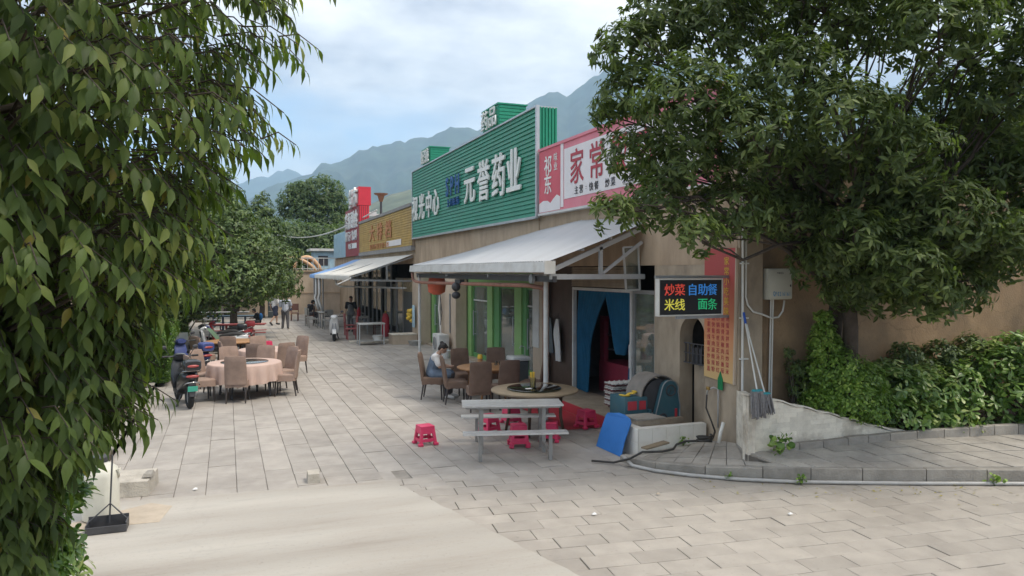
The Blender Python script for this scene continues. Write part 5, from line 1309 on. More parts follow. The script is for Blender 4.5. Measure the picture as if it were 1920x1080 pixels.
# round tables
def round_table(label, cat, r, mt, ml, loc, z=0.75, group=None):
    t = thing('round_table', label, cat, (0, 0, 0), group)
    MB().lathe([(r - 0.02, z - 0.035), (r, z - 0.03), (r, z - 0.006), (r - 0.01, z)], 40).build('table_top', mt, t, 'auto')
    MB().lathe([(r * 0.72, z - 0.10), (r * 0.72, z - 0.036)], 24).build('apron', ml, t, 'auto')
    for k in range(4):
        a = math.pi / 4 + k * math.pi / 2; x, y = r * 0.6 * math.cos(a), r * 0.6 * math.sin(a)
        MB().tube([(x, y, z - 0.06), (x * 1.0, y * 1.0, 0.3), (x * 1.12, y * 1.12, 0)], [0.035, 0.028, 0.024], 8).build('leg', ml, t, True)
    place(t, loc, 0.2); return t
round_table('worn brown round table with glass turntable behind the steel bench table', 'table', 0.76, 'wood_worn', 'wood_dark', (4.98, 11.82, 0))
lz = thing('turntable', 'grey green glass turntable on the worn round table', 'turntable', (4.96, 11.80, 0.75))
MB().lathe([(0.12, 0.0), (0.12, 0.018)], 20, (4.96, 11.80, 0.752)).build('base', 'metal_dark', lz)
MB().lathe([(0.46, 0.0), (0.47, 0.006), (0.46, 0.012)], 40, (4.96, 11.80, 0.772)).build('glass_disc', 'glass_table', lz, 'auto')
ck = thing('chopstick_jar', 'clear jar of yellow topped chopsticks on the glass turntable', 'jar', (4.93, 11.78, 0.785))
MB().lathe([(0.045, 0), (0.05, 0.01), (0.05, 0.17)], 14, (4.93, 11.78, 0.786)).build('jar', 'glass_clear', ck, 'auto')
rg = random.Random(9)
for k in range(12):
    a, q = rg.uniform(0, 6.28), rg.uniform(0.005, 0.035); MB().cyl((4.93 + q * math.cos(a), 11.78 + q * math.sin(a), 0.79), (4.93 + 1.5 * q * math.cos(a), 11.78 + 1.5 * q * math.sin(a), 1.05), 0.006, n=6).build('chopstick', 'plastic_yellow', ck)
for (x, y, lb) in ((4.8, 11.66, 'folded white napkin on the turntable left of the chopstick jar'), (5.35, 11.9, 'small white paper on the round table right of the chopstick jar')):
    tag(MB().box(x - 0.05, x + 0.05, y - 0.04, y + 0.04, 0.7865 if x < 5 else 0.7525, 0.793 if x < 5 else 0.757).build('napkin', 'porcelain', at=(x, y, 0.78)), lb, 'napkin')
round_table('honey brown wooden round table with condiments beside the seated woman', 'table', 0.64, 'wood_table', 'wood_table', (5.2, 15.0, 0))
jr = thing('condiment_jar', 'tall amber condiment jar with pale lid on the honey brown table', 'jar', (5.05, 15.0, 0.75))
MB().lathe([(0.05, 0), (0.055, 0.02), (0.055, 0.14), (0.04, 0.17)], 14, (5.05, 15.0, 0.751)).build('body', 'wood_table', jr, 'auto')
MB().lathe([(0.055, 0), (0.06, 0.03), (0.045, 0.09)], 14, (5.05, 15.0, 0.922)).build('lid', 'plastic_yellow', jr, 'auto')
for (x, y, m, lb, r, h) in ((5.1, 14.86, 'red_paint', 'dark red sauce pot on the honey brown table', 0.055, 0.11), (4.99, 14.82, 'red_paint', 'small red sauce pot at the front of the honey brown table', 0.04, 0.08), (5.45, 15.1, 'glass_clear', 'clear glass cup on the honey brown table, left one', 0.035, 0.09), (5.54, 15.05, 'glass_clear', 'clear glass cup on the honey brown table, right one', 0.035, 0.08), (5.68, 14.98, 'porcelain', 'white bowl at the right edge of the honey brown table', 0.06, 0.05)):
    tag(MB().lathe([(r * 0.8, 0), (r, 0.01), (r, h), (r * 0.86, h), (r * 0.7, 0.015)], 16, (x, y, 0.751)).build('pot' if m == 'red_paint' else ('cup' if m == 'glass_clear' else 'bowl'), m, smooth='auto', at=(x, y, 0.751)), lb, 'pot' if m == 'red_paint' else ('cup' if m == 'glass_clear' else 'bowl'))

def chair_proto(cloth, label, grp):
    t = thing('dining_chair', label, 'chair', (0, 0, 0), grp)      # faces +Y, backrest at -Y
    s = MB().rbox((0, 0.0, 0.43), (0.45, 0.46, 0.12), 0.035, seg=3); s.build('seat', cloth, t, 'auto')
    b = MB(); nx_, nz_ = 8, 10
    for side in (0, 1):
        for j in range(nz_ + 1):
            s_ = j / nz_; z = 0.40 + 0.60 * s_; wd = 0.225 * (1 - 0.05 * s_ ** 2) * (1.0 if s_ < 0.93 else 0.97)
            for i in range(nx_ + 1):
                q = i / nx_ * 2 - 1; edge = 1 - 0.55 * abs(q) ** 8 - (0.5 if s_ > 0.95 else 0)
                y = -0.215 - 0.09 * s_ ** 1.4 - 0.015 * (1 - q * q) + (0.035 if side else -0.035) * edge
                b.v.append((q * wd, y, z + (0.012 * (1 - q * q) if s_ > 0.9 else 0)))
    n1 = (nx_ + 1) * (nz_ + 1)
    for side in (0, 1):
        for j in range(nz_):
            for i in range(nx_):
                a = side * n1 + j * (nx_ + 1) + i; b.f.append((a, a + 1, a + nx_ + 2, a + nx_ + 1))
    for j in range(nz_):
        for i in (0, nx_): a = j * (nx_ + 1) + i; b.f.append((a, a + nx_ + 1, a + nx_ + 1 + n1, a + n1))
    for i in range(nx_):
        for j in (0, nz_): a = j * (nx_ + 1) + i; b.f.append((a, a + 1, a + 1 + n1, a + n1))
    b.build('backrest', cloth, t, 'auto')
    sk = MB()
    for k in range(33):
        a = 2 * math.pi * k / 32; x = 0.228 * max(-1, min(1, 1.35 * math.cos(a))); y = 0.232 * max(-1, min(1, 1.35 * math.sin(a))); f_ = 0.006 * math.sin(k * 2.6)
        sk.v += [(x, y, 0.45), (x * (1.02 + f_), y * (1.02 + f_), 0.335 + 0.008 * math.sin(k * 1.7))]
    for k in range(32): sk.f.append((2 * k, 2 * k + 1, 2 * k + 3, 2 * k + 2))
    sk.build('seat_skirt', cloth, t, True)
    for sx in (-1, 1):
        for sy in (-1, 1):
            MB().tube([(sx * 0.19, sy * 0.19, 0.38), (sx * 0.195, sy * (0.2 if sy > 0 else 0.25), 0.0)], [0.024, 0.015], 6).build('leg', 'chair_leg', t)
    return t
def facing(px, py, tx, ty): return math.atan2(ty - py, tx - px) - math.pi / 2
CB = chair_proto('chair_cloth_brown', 'brown covered chair under the seated woman', 'brown covered chairs by the restaurant')
WCH = (4.22, 15.72); place(CB, (*WCH, 0.004), facing(*WCH, 5.1, 15.35))
for (x, y, tx, ty, lb) in ((4.52, 15.02, 5.6, 14.85, 'brown covered chair turned right in front of the seated woman'),
                           (4.70, 14.05, 4.9, 15.2, 'low brown covered chair with its back to the viewer left of the round glass table'),
                           (5.28, 14.12, 5.25, 15.2, 'brown covered chair with its back to the viewer at the honey brown table'),
                           (5.02, 16.05, 5.1, 15.0, 'brown covered chair behind the honey brown table, left one'),
                           (5.75, 15.95, 5.4, 15.0, 'brown covered chair behind the honey brown table, right one'),
                           (6.0, 14.35, 5.3, 14.9, 'brown covered chair near the post at the right of the honey brown table')):
    another(CB, (x, y, 0.004), facing(x, y, tx, ty), lb)
# wash stand
ws_ = thing('wash_stand', 'small white basin on a dark stand beside the pharmacy pilaster', 'basin', (6.25, 15.75, 0))
MB().box(6.1, 6.42, 15.6, 15.95, 0, 0.74).build('cabinet', 'poster_dark', ws_)
MB().rbox((6.24, 15.77, 0.80), (0.44, 0.46, 0.10), 0.03).build('basin', 'porcelain', ws_, 'auto')
MB().tube([(6.4, 15.77, 0.85), (6.4, 15.77, 1.05), (6.3, 15.77, 1.08), (6.27, 15.77, 1.02)], 0.014, 8).build('faucet', 'galvanised', ws_, True)

# left group: cloth covered tables
def cloth_table(label, loc, r=0.78, glass=True):
    t = thing('round_table', label, 'table', (0, 0, 0), 'round tables with pink cloths')
    c_ = MB(); n = 96
    prof = [(0.02, 0.762), (r * 0.6, 0.762), (r - 0.02, 0.762), (r, 0.755), (r + 0.012, 0.73), (r + 0.02, 0.60), (r + 0.03, 0.46), (r + 0.035, 0.36)]
    for (rr, z) in prof:
        for j in range(n):
            a = 2 * math.pi * j / n; w_ = max(0, (0.755 - z)) / 0.4
            q = rr + w_ * 0.045 * (math.sin(a * 17) + 0.5 * math.sin(a * 29 + 1)); c_.v.append((q * math.cos(a), q * math.sin(a), z + (w_ > 0.9) * 0.02 * math.sin(a * 5)))
    for i in range(len(prof) - 1):
        for j in range(n): c_.f.append((i * n + j, i * n + (j + 1) % n, (i + 1) * n + (j + 1) % n, (i + 1) * n + j))
    c_.f.append(tuple(range(n)))
    c_.build('tablecloth', 'cloth_pink', t, True)
    for k in range(4):
        a = math.pi / 4 + k * math.pi / 2; MB().tube([(0.5 * math.cos(a), 0.5 * math.sin(a), 0.72), (0.6 * math.cos(a), 0.6 * math.sin(a), 0)], [0.03, 0.022], 8).build('leg', 'metal_dark', t)
    if glass:
        MB().lathe([(0.50, 0.765), (0.51, 0.772), (0.50, 0.779)], 40).build('glass_turntable', 'glass_table', t, 'auto')
    place(t, loc, 0.3); return t
cloth_table('round table with pink cloth and glass turntable beside the black scooter', (0.36, 17.6, 0))
cloth_table('round table with pink cloth behind the nearest pink table', (0.98, 20.35, 0), 0.72, False)
round_table('bare orange brown round table behind the pink tables by the scooters', 'table', 0.72, 'wood_table', 'wood_dark', (0.12, 22.9, 0), 0.78)
CT = chair_proto('chair_cloth_tan', 'tan chair with its back to the viewer at the nearest pink table', 'tan covered chairs on the left')
place(CT, (0.20, 16.82, 0.004), facing(0.2, 16.82, 0.34, 17.6))
L_ = [(-0.52, 17.15, 0.3, 17.5, 'tan covered chair between the black scooter and the nearest pink table'),
      (-0.42, 18.05, 0.3, 17.6, 'tan covered chair at the back left of the nearest pink table'),
      (0.10, 18.45, 0.35, 17.6, 'tan covered chair at the back of the nearest pink table, left one'),
      (0.74, 18.42, 0.4, 17.6, 'tan chair behind the nearest pink table, right one'),
      (1.22, 17.38, 0.4, 17.55, 'tan chair at the right of the nearest pink table, front one'),
      (1.20, 18.05, 0.4, 17.65, 'tan covered chair at the right of the nearest pink table, rear one'),
      (0.72, 19.5, 0.95, 20.3, 'tan covered chair at second pink table, front left'),
      (1.28, 19.52, 1.0, 20.3, 'tan covered chair at second pink table, front right'),
      (0.12, 20.2, 0.95, 20.35, 'tan covered chair at the left of the second pink table'),
      (1.72, 20.9, 1.0, 20.4, 'tan covered chair at the right of the second pink table'),
      (0.85, 21.2, 0.98, 20.4, 'tan covered chair behind the second pink table'),
      (-0.42, 19.2, 0.2, 19.4, 'tan covered chair standing behind the black scooter'),
      (-0.62, 22.2, 0.1, 22.8, 'tan covered chair at the left of the bare brown table'),
      (0.05, 21.95, 0.1, 22.8, 'tan covered chair at the front of the bare brown table')]
for (x, y, tx, ty, lb) in L_: another(CT, (x, y, 0.004), facing(x, y, tx, ty) + random.Random(int(x * 99)).uniform(-0.15, 0.15), lb)

# long tables on the left farther back
mat('table_blue', (0.20, 0.30, 0.36), 0.4, 0.1); mat('frame_blue', (0.06, 0.09, 0.14), 0.5); mat('bench_red', (0.40, 0.10, 0.10), 0.5, 0.1)
BT2 = bench_table('bench_table', 'long blue grey bench table at the left edge of the plaza under the trees', 'table_blue', 'frame_blue', 2.3, 0.76, 'bench tables under the trees')
place(BT2, (0.3, 36.2, 0), R(-6))
o = another(BT2, (-0.1, 39.6, 0), R(-4), 'long pale bench table farthest back under the trees'); recolor(o, 'table_blue', 'steel_top')
BR = bench_table('bench_table', 'long red bench table behind the parked scooters', 'bench_red', 'bench_red', 2.0, 0.72, 'bench tables under the trees'); place(BR, (0.45, 31.0, 0), R(-4))
STR = copy_tree(ST); place(STR, (1.35, 27.6, 0), 0.2); STR['label'] = 'pink red plastic stool beside the sideways white scooter'; STR['group'] = 'plastic stools at the restaurant'

# far restaurant furniture
stt = thing('steel_work_table', 'stainless steel work table with a white tub below at the far awning', 'table', (5.1, 28.2, 0))
MB().rbox((5.1, 28.2, 0.80), (1.0, 0.62, 0.05), 0.008).build('table_top', 'steel_top', stt, 'auto')
for x in (4.64, 5.56):
    for y in (27.94, 28.46): MB().cyl((x, y, 0), (x, y, 0.78), 0.02).build('leg', 'galvanised', stt)
MB().box(4.64, 5.56, 27.94, 28.46, 0.14, 0.16).build('lower_shelf', 'steel_top', stt)
tag(MB().lathe([(0.16, 0), (0.2, 0.18), (0.21, 0.19), (0.18, 0.19), (0.15, 0.02)], 16, (5.35, 28.15, 0.161), ry=lambda a, z: 1.0).build('tub', 'porcelain', smooth='auto', at=(5.35, 28.15, 0.161)), 'white plastic tub on the lower shelf of the steel work table', 'tub')
pl = thing('plinth', 'low pale concrete plinth by the pilaster at the far awning', 'plinth', (6.35, 28.0, 0))
MB().box(5.85, 6.8, 27.75, 28.5, 0, 0.36).build('block', 'stucco_pale', pl); MB().box(5.83, 6.8, 27.73, 28.5, 0.36, 0.39).build('cap', 'whitewash', pl)
tag(MB().box(4.4, 6.9, 28.75, 29.05, 0, 0.09).build('step', 'whitewash', at=(5.6, 28.9, 0)), 'pale low step along the near end of the far restaurant floor', 'step')
br = MB(); rg = random.Random(3)
for k in range(16): br.ell((6.72 + rg.uniform(-0.12, 0.08), 28.35 + rg.uniform(-0.1, 0.1), 1.05 + rg.uniform(-0.22, 0.25)), (0.09, 0.09, 0.08), 7, 5)
tag(br.build('yellow_bags', 'plastic_yellow', smooth=True, at=(6.72, 28.35, 0.8)), 'bunch of yellow plastic bags hung on the pilaster at the far awning', 'bag')
mat('far_table', (0.34, 0.33, 0.30), 0.5, 0.1); mat('far_wood', (0.16, 0.075, 0.055), 0.5, 0.2)
def plain_table(label, loc, rz, L=1.3, W=0.7, z=0.75):
    t = thing('dining_table', label, 'table', (0, 0, 0), 'dining tables under the far awning')
    MB().rbox((0, 0, z - 0.02), (L, W, 0.04), 0.01).build('table_top', 'far_table', t, 'auto')
    for sx in (-1, 1):
        for sy in (-1, 1): MB().box(sx * (L / 2 - 0.06) - 0.02, sx * (L / 2 - 0.06) + 0.02, sy * (W / 2 - 0.06) - 0.02, sy * (W / 2 - 0.06) + 0.02, 0, z - 0.041).build('leg', 'metal_grey', t)
    place(t, loc, rz); return t
PT = plain_table('pale dining table under the far awning near its front posts', (4.6, 38.0, 0), R(88))
another(PT, (5.6, 33.4, 0), R(80), 'pale dining table under the far awning behind the white scooter')
another(PT, (5.9, 36.6, 0), R(90), 'pale dining table deep under the far awning by the mullions')
def wood_chair(label, m='far_wood'):
    t = thing('wooden_chair', label, 'chair', (0, 0, 0), 'wooden chairs under the far awning')
    MB().rbox((0, 0, 0.44), (0.42, 0.42, 0.04), 0.01).build('seat', m, t, 'auto')
    for sx in (-1, 1):
        MB().bar((sx * 0.18, 0.18, 0), (sx * 0.18, 0.18, 0.42), 0.04).build('leg', m, t)
        MB().bar((sx * 0.18, -0.2, 0), (sx * 0.18, -0.24, 0.95), 0.04).build('leg', m, t)
    MB().hexa([(-0.2, -0.245, 0.58), (0.2, -0.245, 0.58), (0.2, -0.215, 0.58), (-0.2, -0.215, 0.58), (-0.2, -0.265, 0.95), (0.2, -0.265, 0.95), (0.2, -0.235, 0.95), (-0.2, -0.235, 0.95)]).build('backrest', m, t)
    return t
WC = wood_chair('dark red wooden chair at the front of the far awning by the beige wall'); place(WC, (3.55, 43.2, 0), R(170))
for (x, y, rz, lb, m) in ((4.05, 40.2, 80, 'dark wooden chair beside the smoke hoses under the far awning', None), (3.95, 38.6, -80, 'pale wooden chair left of the table at the far awning front', 'far_table'), (3.95, 37.3, -95, 'pale wooden chair nearest the front of the far awning table', 'far_table'),
                          (4.5, 36.4, 10, 'olive grey chair between the far table and the white scooter', 'far_table'), (5.0, 32.6, -90, 'red wooden chair beside the white scooter', 'bench_red'), (4.75, 30.6, 90, 'red wooden chair right of the white scooter front', 'bench_red'), (6.2, 32.4, 90, 'dark chair deep under the far awning by the glass door', None)):
    o = another(WC, (x, y, 0), R(rz), lb)
    if m: recolor(o, 'far_wood', m)
tag(MB().lathe([(0.07, 0), (0.09, 0.05), (0.09, 0.28), (0.03, 0.36), (0.03, 0.42)], 12, (5.55, 33.6, 0.75)).build('thermos', 'red_paint', smooth='auto', at=(5.55, 33.6, 0.75)), 'red thermos flask on the table behind the white scooter', 'flask')
gcn = thing('gas_bottle', 'red gas bottle standing by the glass door under the far awning', 'gas bottle', (6.3, 31.3, 0))
MB().lathe([(0.14, 0), (0.16, 0.03), (0.16, 0.8), (0.1, 0.95), (0.04, 1.0)], 14, (6.3, 31.3, 0)).build('body', 'red_paint', gcn, 'auto'); MB().lathe([(0.04, 0), (0.05, 0.1)], 10, (6.3, 31.3, 1.0)).build('valve', 'brass', gcn)
pbx = thing('dark_bin', 'tall dark box bin against the beige end wall', 'bin', (2.55, 46.8, 0))
MB().rbox((2.55, 46.8, 0.55), (0.5, 0.5, 1.1), 0.03).build('body', 'poster_dark', pbx, 'auto')
for z in (0.35, 0.7, 1.0): MB().box(2.32, 2.78, 46.54, 46.55, z, z + 0.05).build('band', 'pvc_grey', pbx)

# ------------------------------------------------------------------ left foreground
jug = thing('white_jug', 'big translucent white plastic jug standing at the edge of the drive by the shrub', 'jug', (-1.33, 9.3, 0.02))
mat('jug_plastic', (0.66, 0.64, 0.55), 0.45, 0.06, 3, dirt=0.3, dcol=(0.42, 0.38, 0.28), dscale=2.5)
MB().lathe([(0.14, 0), (0.185, 0.03), (0.19, 0.1), (0.185, 0.3), (0.19, 0.5), (0.17, 0.58), (0.10, 0.635), (0.07, 0.66)], 24, (-1.33, 9.3, 0.022)).build('body', 'jug_plastic', jug, 'auto')
MB().lathe([(0.085, 0), (0.09, 0.01), (0.09, 0.05), (0.08, 0.06)], 18, (-1.33, 9.3, 0.68)).build('cap', 'metal_dark', jug, 'auto')
MB().tube([(-1.2, 9.25, 0.56), (-1.13, 9.22, 0.60), (-1.15, 9.24, 0.50)], 0.016, 6).build('handle', 'jug_plastic', jug, True)
dp = thing('dustpan', 'dark metal dustpan with tall thin wire handle in front of the white jug', 'dustpan', (-1.23, 8.86, 0.02))
x0, x1 = -1.41, -1.02
d_ = MB(); d_.box(x0, x1, 8.78, 9.02, 0.024, 0.034); d_.box(x0, x1, 9.01, 9.025, 0.034, 0.15); d_.box(x0, x0 + 0.012, 8.8, 9.01, 0.034, 0.12); d_.box(x1 - 0.012, x1, 8.8, 9.01, 0.034, 0.12); d_.box(x0, x1, 8.77, 8.785, 0.03, 0.10)
d_.build('pan', 'metal_dark', dp)
xm = (x0 + x1) / 2 + 0.02
MB().tube([(x0 + 0.01, 8.95, 0.11), (xm, 8.97, 0.29), (x1 - 0.01, 8.95, 0.11)], 0.009, 6).build('bail', 'metal_dark', dp)
MB().cyl((xm - 0.01, 8.97, 0.08), (xm + 0.02, 9.02, 0.80), 0.009, n=8).build('handle', 'metal_dark', dp)
cbk = thing('kerb_block', 'broken concrete kerb block lying beside the white jug', 'block', (-1.0, 10.55, 0))
mat('concrete_light', (0.44, 0.40, 0.34), 0.9, 0.15, 5, 0.5, 40, dirt=0.4, dcol=(0.2, 0.18, 0.15), dscale=4)
MB().hexa([(-1.75, 10.22, 0), (-0.93, 10.16, 0), (-0.86, 10.75, 0), (-1.75, 10.8, 0), (-1.75, 10.23, 0.20), (-0.94, 10.18, 0.18), (-0.87, 10.74, 0.20), (-1.75, 10.78, 0.21)]).build('block', 'concrete_light', cbk)
MB().hexa([(-1.02, 10.3, 0.203), (-0.9, 10.28, 0.2), (-0.88, 10.5, 0.205), (-0.98, 10.55, 0.207), (-1.0, 10.32, 0.24), (-0.91, 10.3, 0.235), (-0.9, 10.47, 0.25), (-0.97, 10.5, 0.24)]).build('broken_lump', 'kerb_stone', cbk)
tag(MB().hexa([(-1.85, 9.05, 0.024), (-0.72, 8.98, 0.024), (-0.62, 9.55, 0.024), (-0.85, 9.75, 0.024), (-1.85, 9.1, 0.034), (-0.74, 9.0, 0.034), (-0.65, 9.53, 0.034), (-0.87, 9.72, 0.034)]).build('cardboard_sheet', 'cardboard', at=(-1.2, 9.4, 0.03)), 'flattened tan cardboard sheet under the white jug', 'cardboard')
tag(MB().hexa([(0.97, 9.98, 0.0), (1.13, 9.96, 0), (1.15, 10.22, 0), (0.98, 10.24, 0), (0.98, 9.99, 0.12), (1.12, 9.97, 0.12), (1.14, 10.21, 0.125), (0.985, 10.22, 0.12)]).build('loose_block', 'concrete_light', at=(1.05, 10.1, 0)), 'small pale loose block sitting in the gap of the paving', 'block')
tag(MB().hexa([(-1.86, 8.1, 0.02), (-1.6, 8.05, 0.02), (-1.58, 8.3, 0.02), (-1.85, 8.33, 0.02), (-1.85, 8.11, 0.16), (-1.61, 8.07, 0.15), (-1.59, 8.28, 0.16), (-1.84, 8.31, 0.16)]).build('corner_block', 'concrete_light', at=(-1.7, 8.2, 0.02)), 'small concrete block half hidden by the left shrub', 'block')
# litter bits
rg = random.Random(21)
for k, (x, y, lb) in enumerate(((3.9, 7.5, 'tiny white paper scrap on the slope paving, left one'), (6.0, 6.7, 'tiny white paper scrap on the slope paving, right one'), (-0.4, 10.2, 'small white wrapper on the paving edge beside the kerb block'), (5.0, 7.9, 'dry leaf lying on the slope paving before the kerb'))):
    o = MB().add([(x - 0.03, y - 0.02, 0.02), (x + 0.03, y - 0.015, 0.017), (x + 0.025, y + 0.02, 0.03), (x - 0.02, y + 0.025, 0.018), (x, y, 0.04)], [(0, 1, 4), (1, 2, 4), (2, 3, 4), (3, 0, 4), (3, 2, 1, 0)]).build('paper_scrap' if k != 3 else 'dry_leaf', 'porcelain' if k != 3 else 'cardboard', at=(x, y, 0.015)); tag(o, lb, 'litter')
# ------------------------------------------------------------------ scooters
mat('paint_black', (0.018, 0.018, 0.02), 0.3, 0.1, coat=0.5); mat('paint_white', (0.70, 0.70, 0.70), 0.3, 0.04, coat=0.4)
mat('paint_blue', (0.06, 0.08, 0.22), 0.5, 0.1); mat('paint_red', (0.45, 0.05, 0.06), 0.35, 0.1, coat=0.3)
mat('tyre', (0.022, 0.022, 0.022), 0.85, 0.2, 20); mat('seat_vinyl', (0.035, 0.032, 0.03), 0.5, 0.1); mat('tail_red', (0.40, 0.08, 0.075), 0.25, 0.1)
mat('plate_green', (0.07, 0.42, 0.30), 0.5, 0.08); mat('chrome', (0.55, 0.55, 0.55), 0.2, 0.05, metal=0.9); mat('cover_green', (0.10, 0.16, 0.10), 0.8, 0.15); mat('windshield', (0.55, 0.58, 0.50), 0.4, 0.08)
def scooter(label, paint, loc, rz, group='parked electric scooters', box=True, apron=None, plate=True, shield=None):
    t = thing('parked_scooter', label, 'scooter', (0, 0, 0), group)      # heads +X
    for x in (-0.60, 0.62):
        w = MB().torus((x, 0, 0.235), 0.175, 0.062, 'y', 24, 8).build('wheel', 'tyre', t, True)
        r = MB().cyl((x, -0.035, 0.235), (x, 0.035, 0.235), 0.125, n=18); r.build('rim', 'metal_grey', w, 'auto')
    MB().loft([(-0.92, 0, 0.66, 0.05, 0.04, 2.5), (-0.85, 0, 0.66, 0.12, 0.09, 2.6), (-0.65, 0, 0.63, 0.165, 0.14, 2.8), (-0.35, 0, 0.56, 0.17, 0.17, 3), (-0.12, 0, 0.46, 0.165, 0.18, 3), (-0.05, 0, 0.36, 0.15, 0.09, 3)], 18).build('body', paint, t, 'auto')
    MB().loft([(-0.80, 0, 0.76, 0.10, 0.035, 2.6), (-0.70, 0, 0.775, 0.135, 0.055, 2.8), (-0.40, 0, 0.775, 0.15, 0.06, 3), (-0.12, 0, 0.74, 0.125, 0.05, 3), (-0.02, 0, 0.71, 0.08, 0.03, 2.6)], 16).build('seat', 'seat_vinyl', t, 'auto')
    MB().rbox((0.14, 0, 0.27), (0.50, 0.30, 0.09), 0.025).build('floorboard', 'seat_vinyl', t, 'auto')
    MB().loft([(0.32, 0, 0.36, 0.16, 0.14, 3), (0.40, 0, 0.52, 0.19, 0.22, 3), (0.46, 0, 0.70, 0.17, 0.22, 3), (0.52, 0, 0.86, 0.12, 0.12, 2.6)], 16).build('leg_shield', paint, t, 'auto')
    MB().tube([(0.62, 0.08, 0.24), (0.55, 0.08, 0.48), (0.47, 0.03, 0.80)], 0.022, 8).tube([(0.62, -0.08, 0.24), (0.55, -0.08, 0.48), (0.47, -0.03, 0.80)], 0.022, 8).build('fork', 'metal_grey', t, True)
    f = MB(); n = 12
    for k in range(n + 1):
        a = math.pi * (0.1 + 0.85 * k / n)
        for s in (-1, 0, 1): f.v.append((0.62 + (0.262 - 0.02 * abs(s)) * math.cos(a), s * 0.075, 0.235 + (0.262 - 0.02 * abs(s)) * math.sin(a)))
    for k in range(n):
        for s in range(2): q = k * 3 + s; f.f.append((q, q + 1, q + 4, q + 3))
    f.build('front_fender', paint, t, True)
    MB().tube([(0.36, 0.34, 0.98), (0.42, 0.15, 0.97), (0.44, 0, 0.94), (0.42, -0.15, 0.97), (0.36, -0.34, 0.98)], 0.016, 8).build('handlebar', 'metal_dark', t, True)
    for s in (-1, 1):
        MB().cyl((0.385, s * 0.24, 0.975), (0.35, s * 0.36, 0.98), 0.022, n=8).build('grip', 'seat_vinyl', t)
        m_ = MB().tube([(0.41, s * 0.20, 0.98), (0.42, s * 0.27, 1.10), (0.41, s * 0.30, 1.14)], 0.007, 6).build('mirror_stem', 'metal_dark', t, True)
        MB().ell((0.405, s * 0.31, 1.17), (0.015, 0.06, 0.042), 12, 8).build('mirror', 'metal_dark', m_, True)
    MB().loft([(0.36, 0, 0.97, 0.11, 0.05, 2.6), (0.44, 0, 0.96, 0.14, 0.08, 2.6), (0.53, 0, 0.93, 0.10, 0.06, 2.4), (0.56, 0, 0.92, 0.05, 0.035, 2.2)], 14).build('cowl', paint, t, 'auto')
    MB().ell((0.555, 0, 0.915), (0.02, 0.07, 0.04), 12, 8).build('headlight', 'porcelain', t, True)
    MB().ell((-0.915, 0, 0.69), (0.035, 0.13, 0.035), 14, 8).build('tail_light', 'tail_red', t, True)
    MB().tube([(-0.55, 0.16, 0.72), (-0.85, 0.17, 0.79), (-0.95, 0.1, 0.81), (-0.95, -0.1, 0.81), (-0.85, -0.17, 0.79), (-0.55, -0.16, 0.72)], 0.012, 8).build('grab_rail', 'chrome', t, True)
    MB().tube([(-0.80, 0.15, 0.50), (-0.93, 0.12, 0.56), (-0.96, 0, 0.58), (-0.93, -0.12, 0.56), (-0.80, -0.15, 0.50)], 0.012, 8).build('rear_bumper', 'chrome', t, True)
    MB().hexa([(-0.90, -0.05, 0.28), (-0.86, -0.05, 0.28), (-0.86, 0.05, 0.28), (-0.90, 0.05, 0.28), (-0.90, -0.07, 0.56), (-0.80, -0.07, 0.56), (-0.80, 0.07, 0.56), (-0.90, 0.07, 0.56)]).build('mudguard', 'metal_dark', t)
    if plate:
        p = MB().rbox((-0.925, 0.0, 0.44), (0.012, 0.19, 0.11), 0.004, Euler((0, R(-12), 0))).build('licence_plate', 'plate_green', t)
    if box:
        MB().loft([(-0.98, 0, 0.90, 0.15, 0.09, 4), (-0.93, 0, 0.91, 0.17, 0.11, 4), (-0.72, 0, 0.91, 0.16, 0.11, 4), (-0.66, 0, 0.90, 0.13, 0.09, 4)], 18).build('top_box', paint, t, 'auto')
        MB().ell((-0.975, 0, 0.90), (0.02, 0.12, 0.03), 12, 8).build('box_reflector', 'tail_red', t, True)
    MB().bar((-0.25, 0.10, 0.24), (-0.32, 0.20, 0.01), 0.025).build('kickstand', 'metal_dark', t)
    if apron:
        c_ = MB(); nn = 10
        for j in range(9):
            s = j / 8
            for i in range(nn + 1):
                q = i / nn * 2 - 1; c_.v.append((0.30 - 0.45 * s + 0.05 * q * q + 0.03 * math.sin(q * 6 + s * 4), q * (0.27 + 0.05 * math.sin(s * 3)), 0.98 - 0.55 * s ** 1.3))
        for j in range(8):
            for i in range(nn): a = j * (nn + 1) + i; c_.f.append((a, a + 1, a + nn + 2, a + nn + 1))
        c_.build('wind_apron', apron, t, True)
    if shield:
        c_ = MB(); nn = 8
        for j in range(7):
            s = j / 6
            for i in range(nn + 1):
                q = i / nn * 2 - 1; c_.v.append((0.50 - 0.16 * s - 0.07 * q * q, q * 0.17 * (1 - 0.35 * s * s), 0.94 + 0.26 * s))
        for j in range(6):
            for i in range(nn): a = j * (nn + 1) + i; c_.f.append((a, a + 1, a + nn + 2, a + nn + 1))
        c_.build('windshield', shield, t, True)
    place(t, loc, rz); return t
scooter('black scooter with green licence plate parked rear first beside the pink table', 'paint_black', (-0.86, 16.95, 0), R(103))
scooter('white scooter with green wind apron parked sideways behind the bare brown table', 'paint_white', (-0.25, 25.4, 0), R(176), apron='cover_green', plate=False, box=False)
scooter('black scooter with blue wind apron parked sideways behind the sideways white scooter', 'paint_black', (-0.35, 26.7, 0), R(182), apron='paint_blue', plate=False)
scooter('red scooter parked sideways farthest back in the scooter row', 'paint_red', (-0.05, 28.2, 0), R(178), plate=False)
scooter('dark blue scooter with small pale windshield parked behind the black scooter', 'paint_blue', (-0.92, 20.7, 0), R(120), shield='windshield', plate=False)
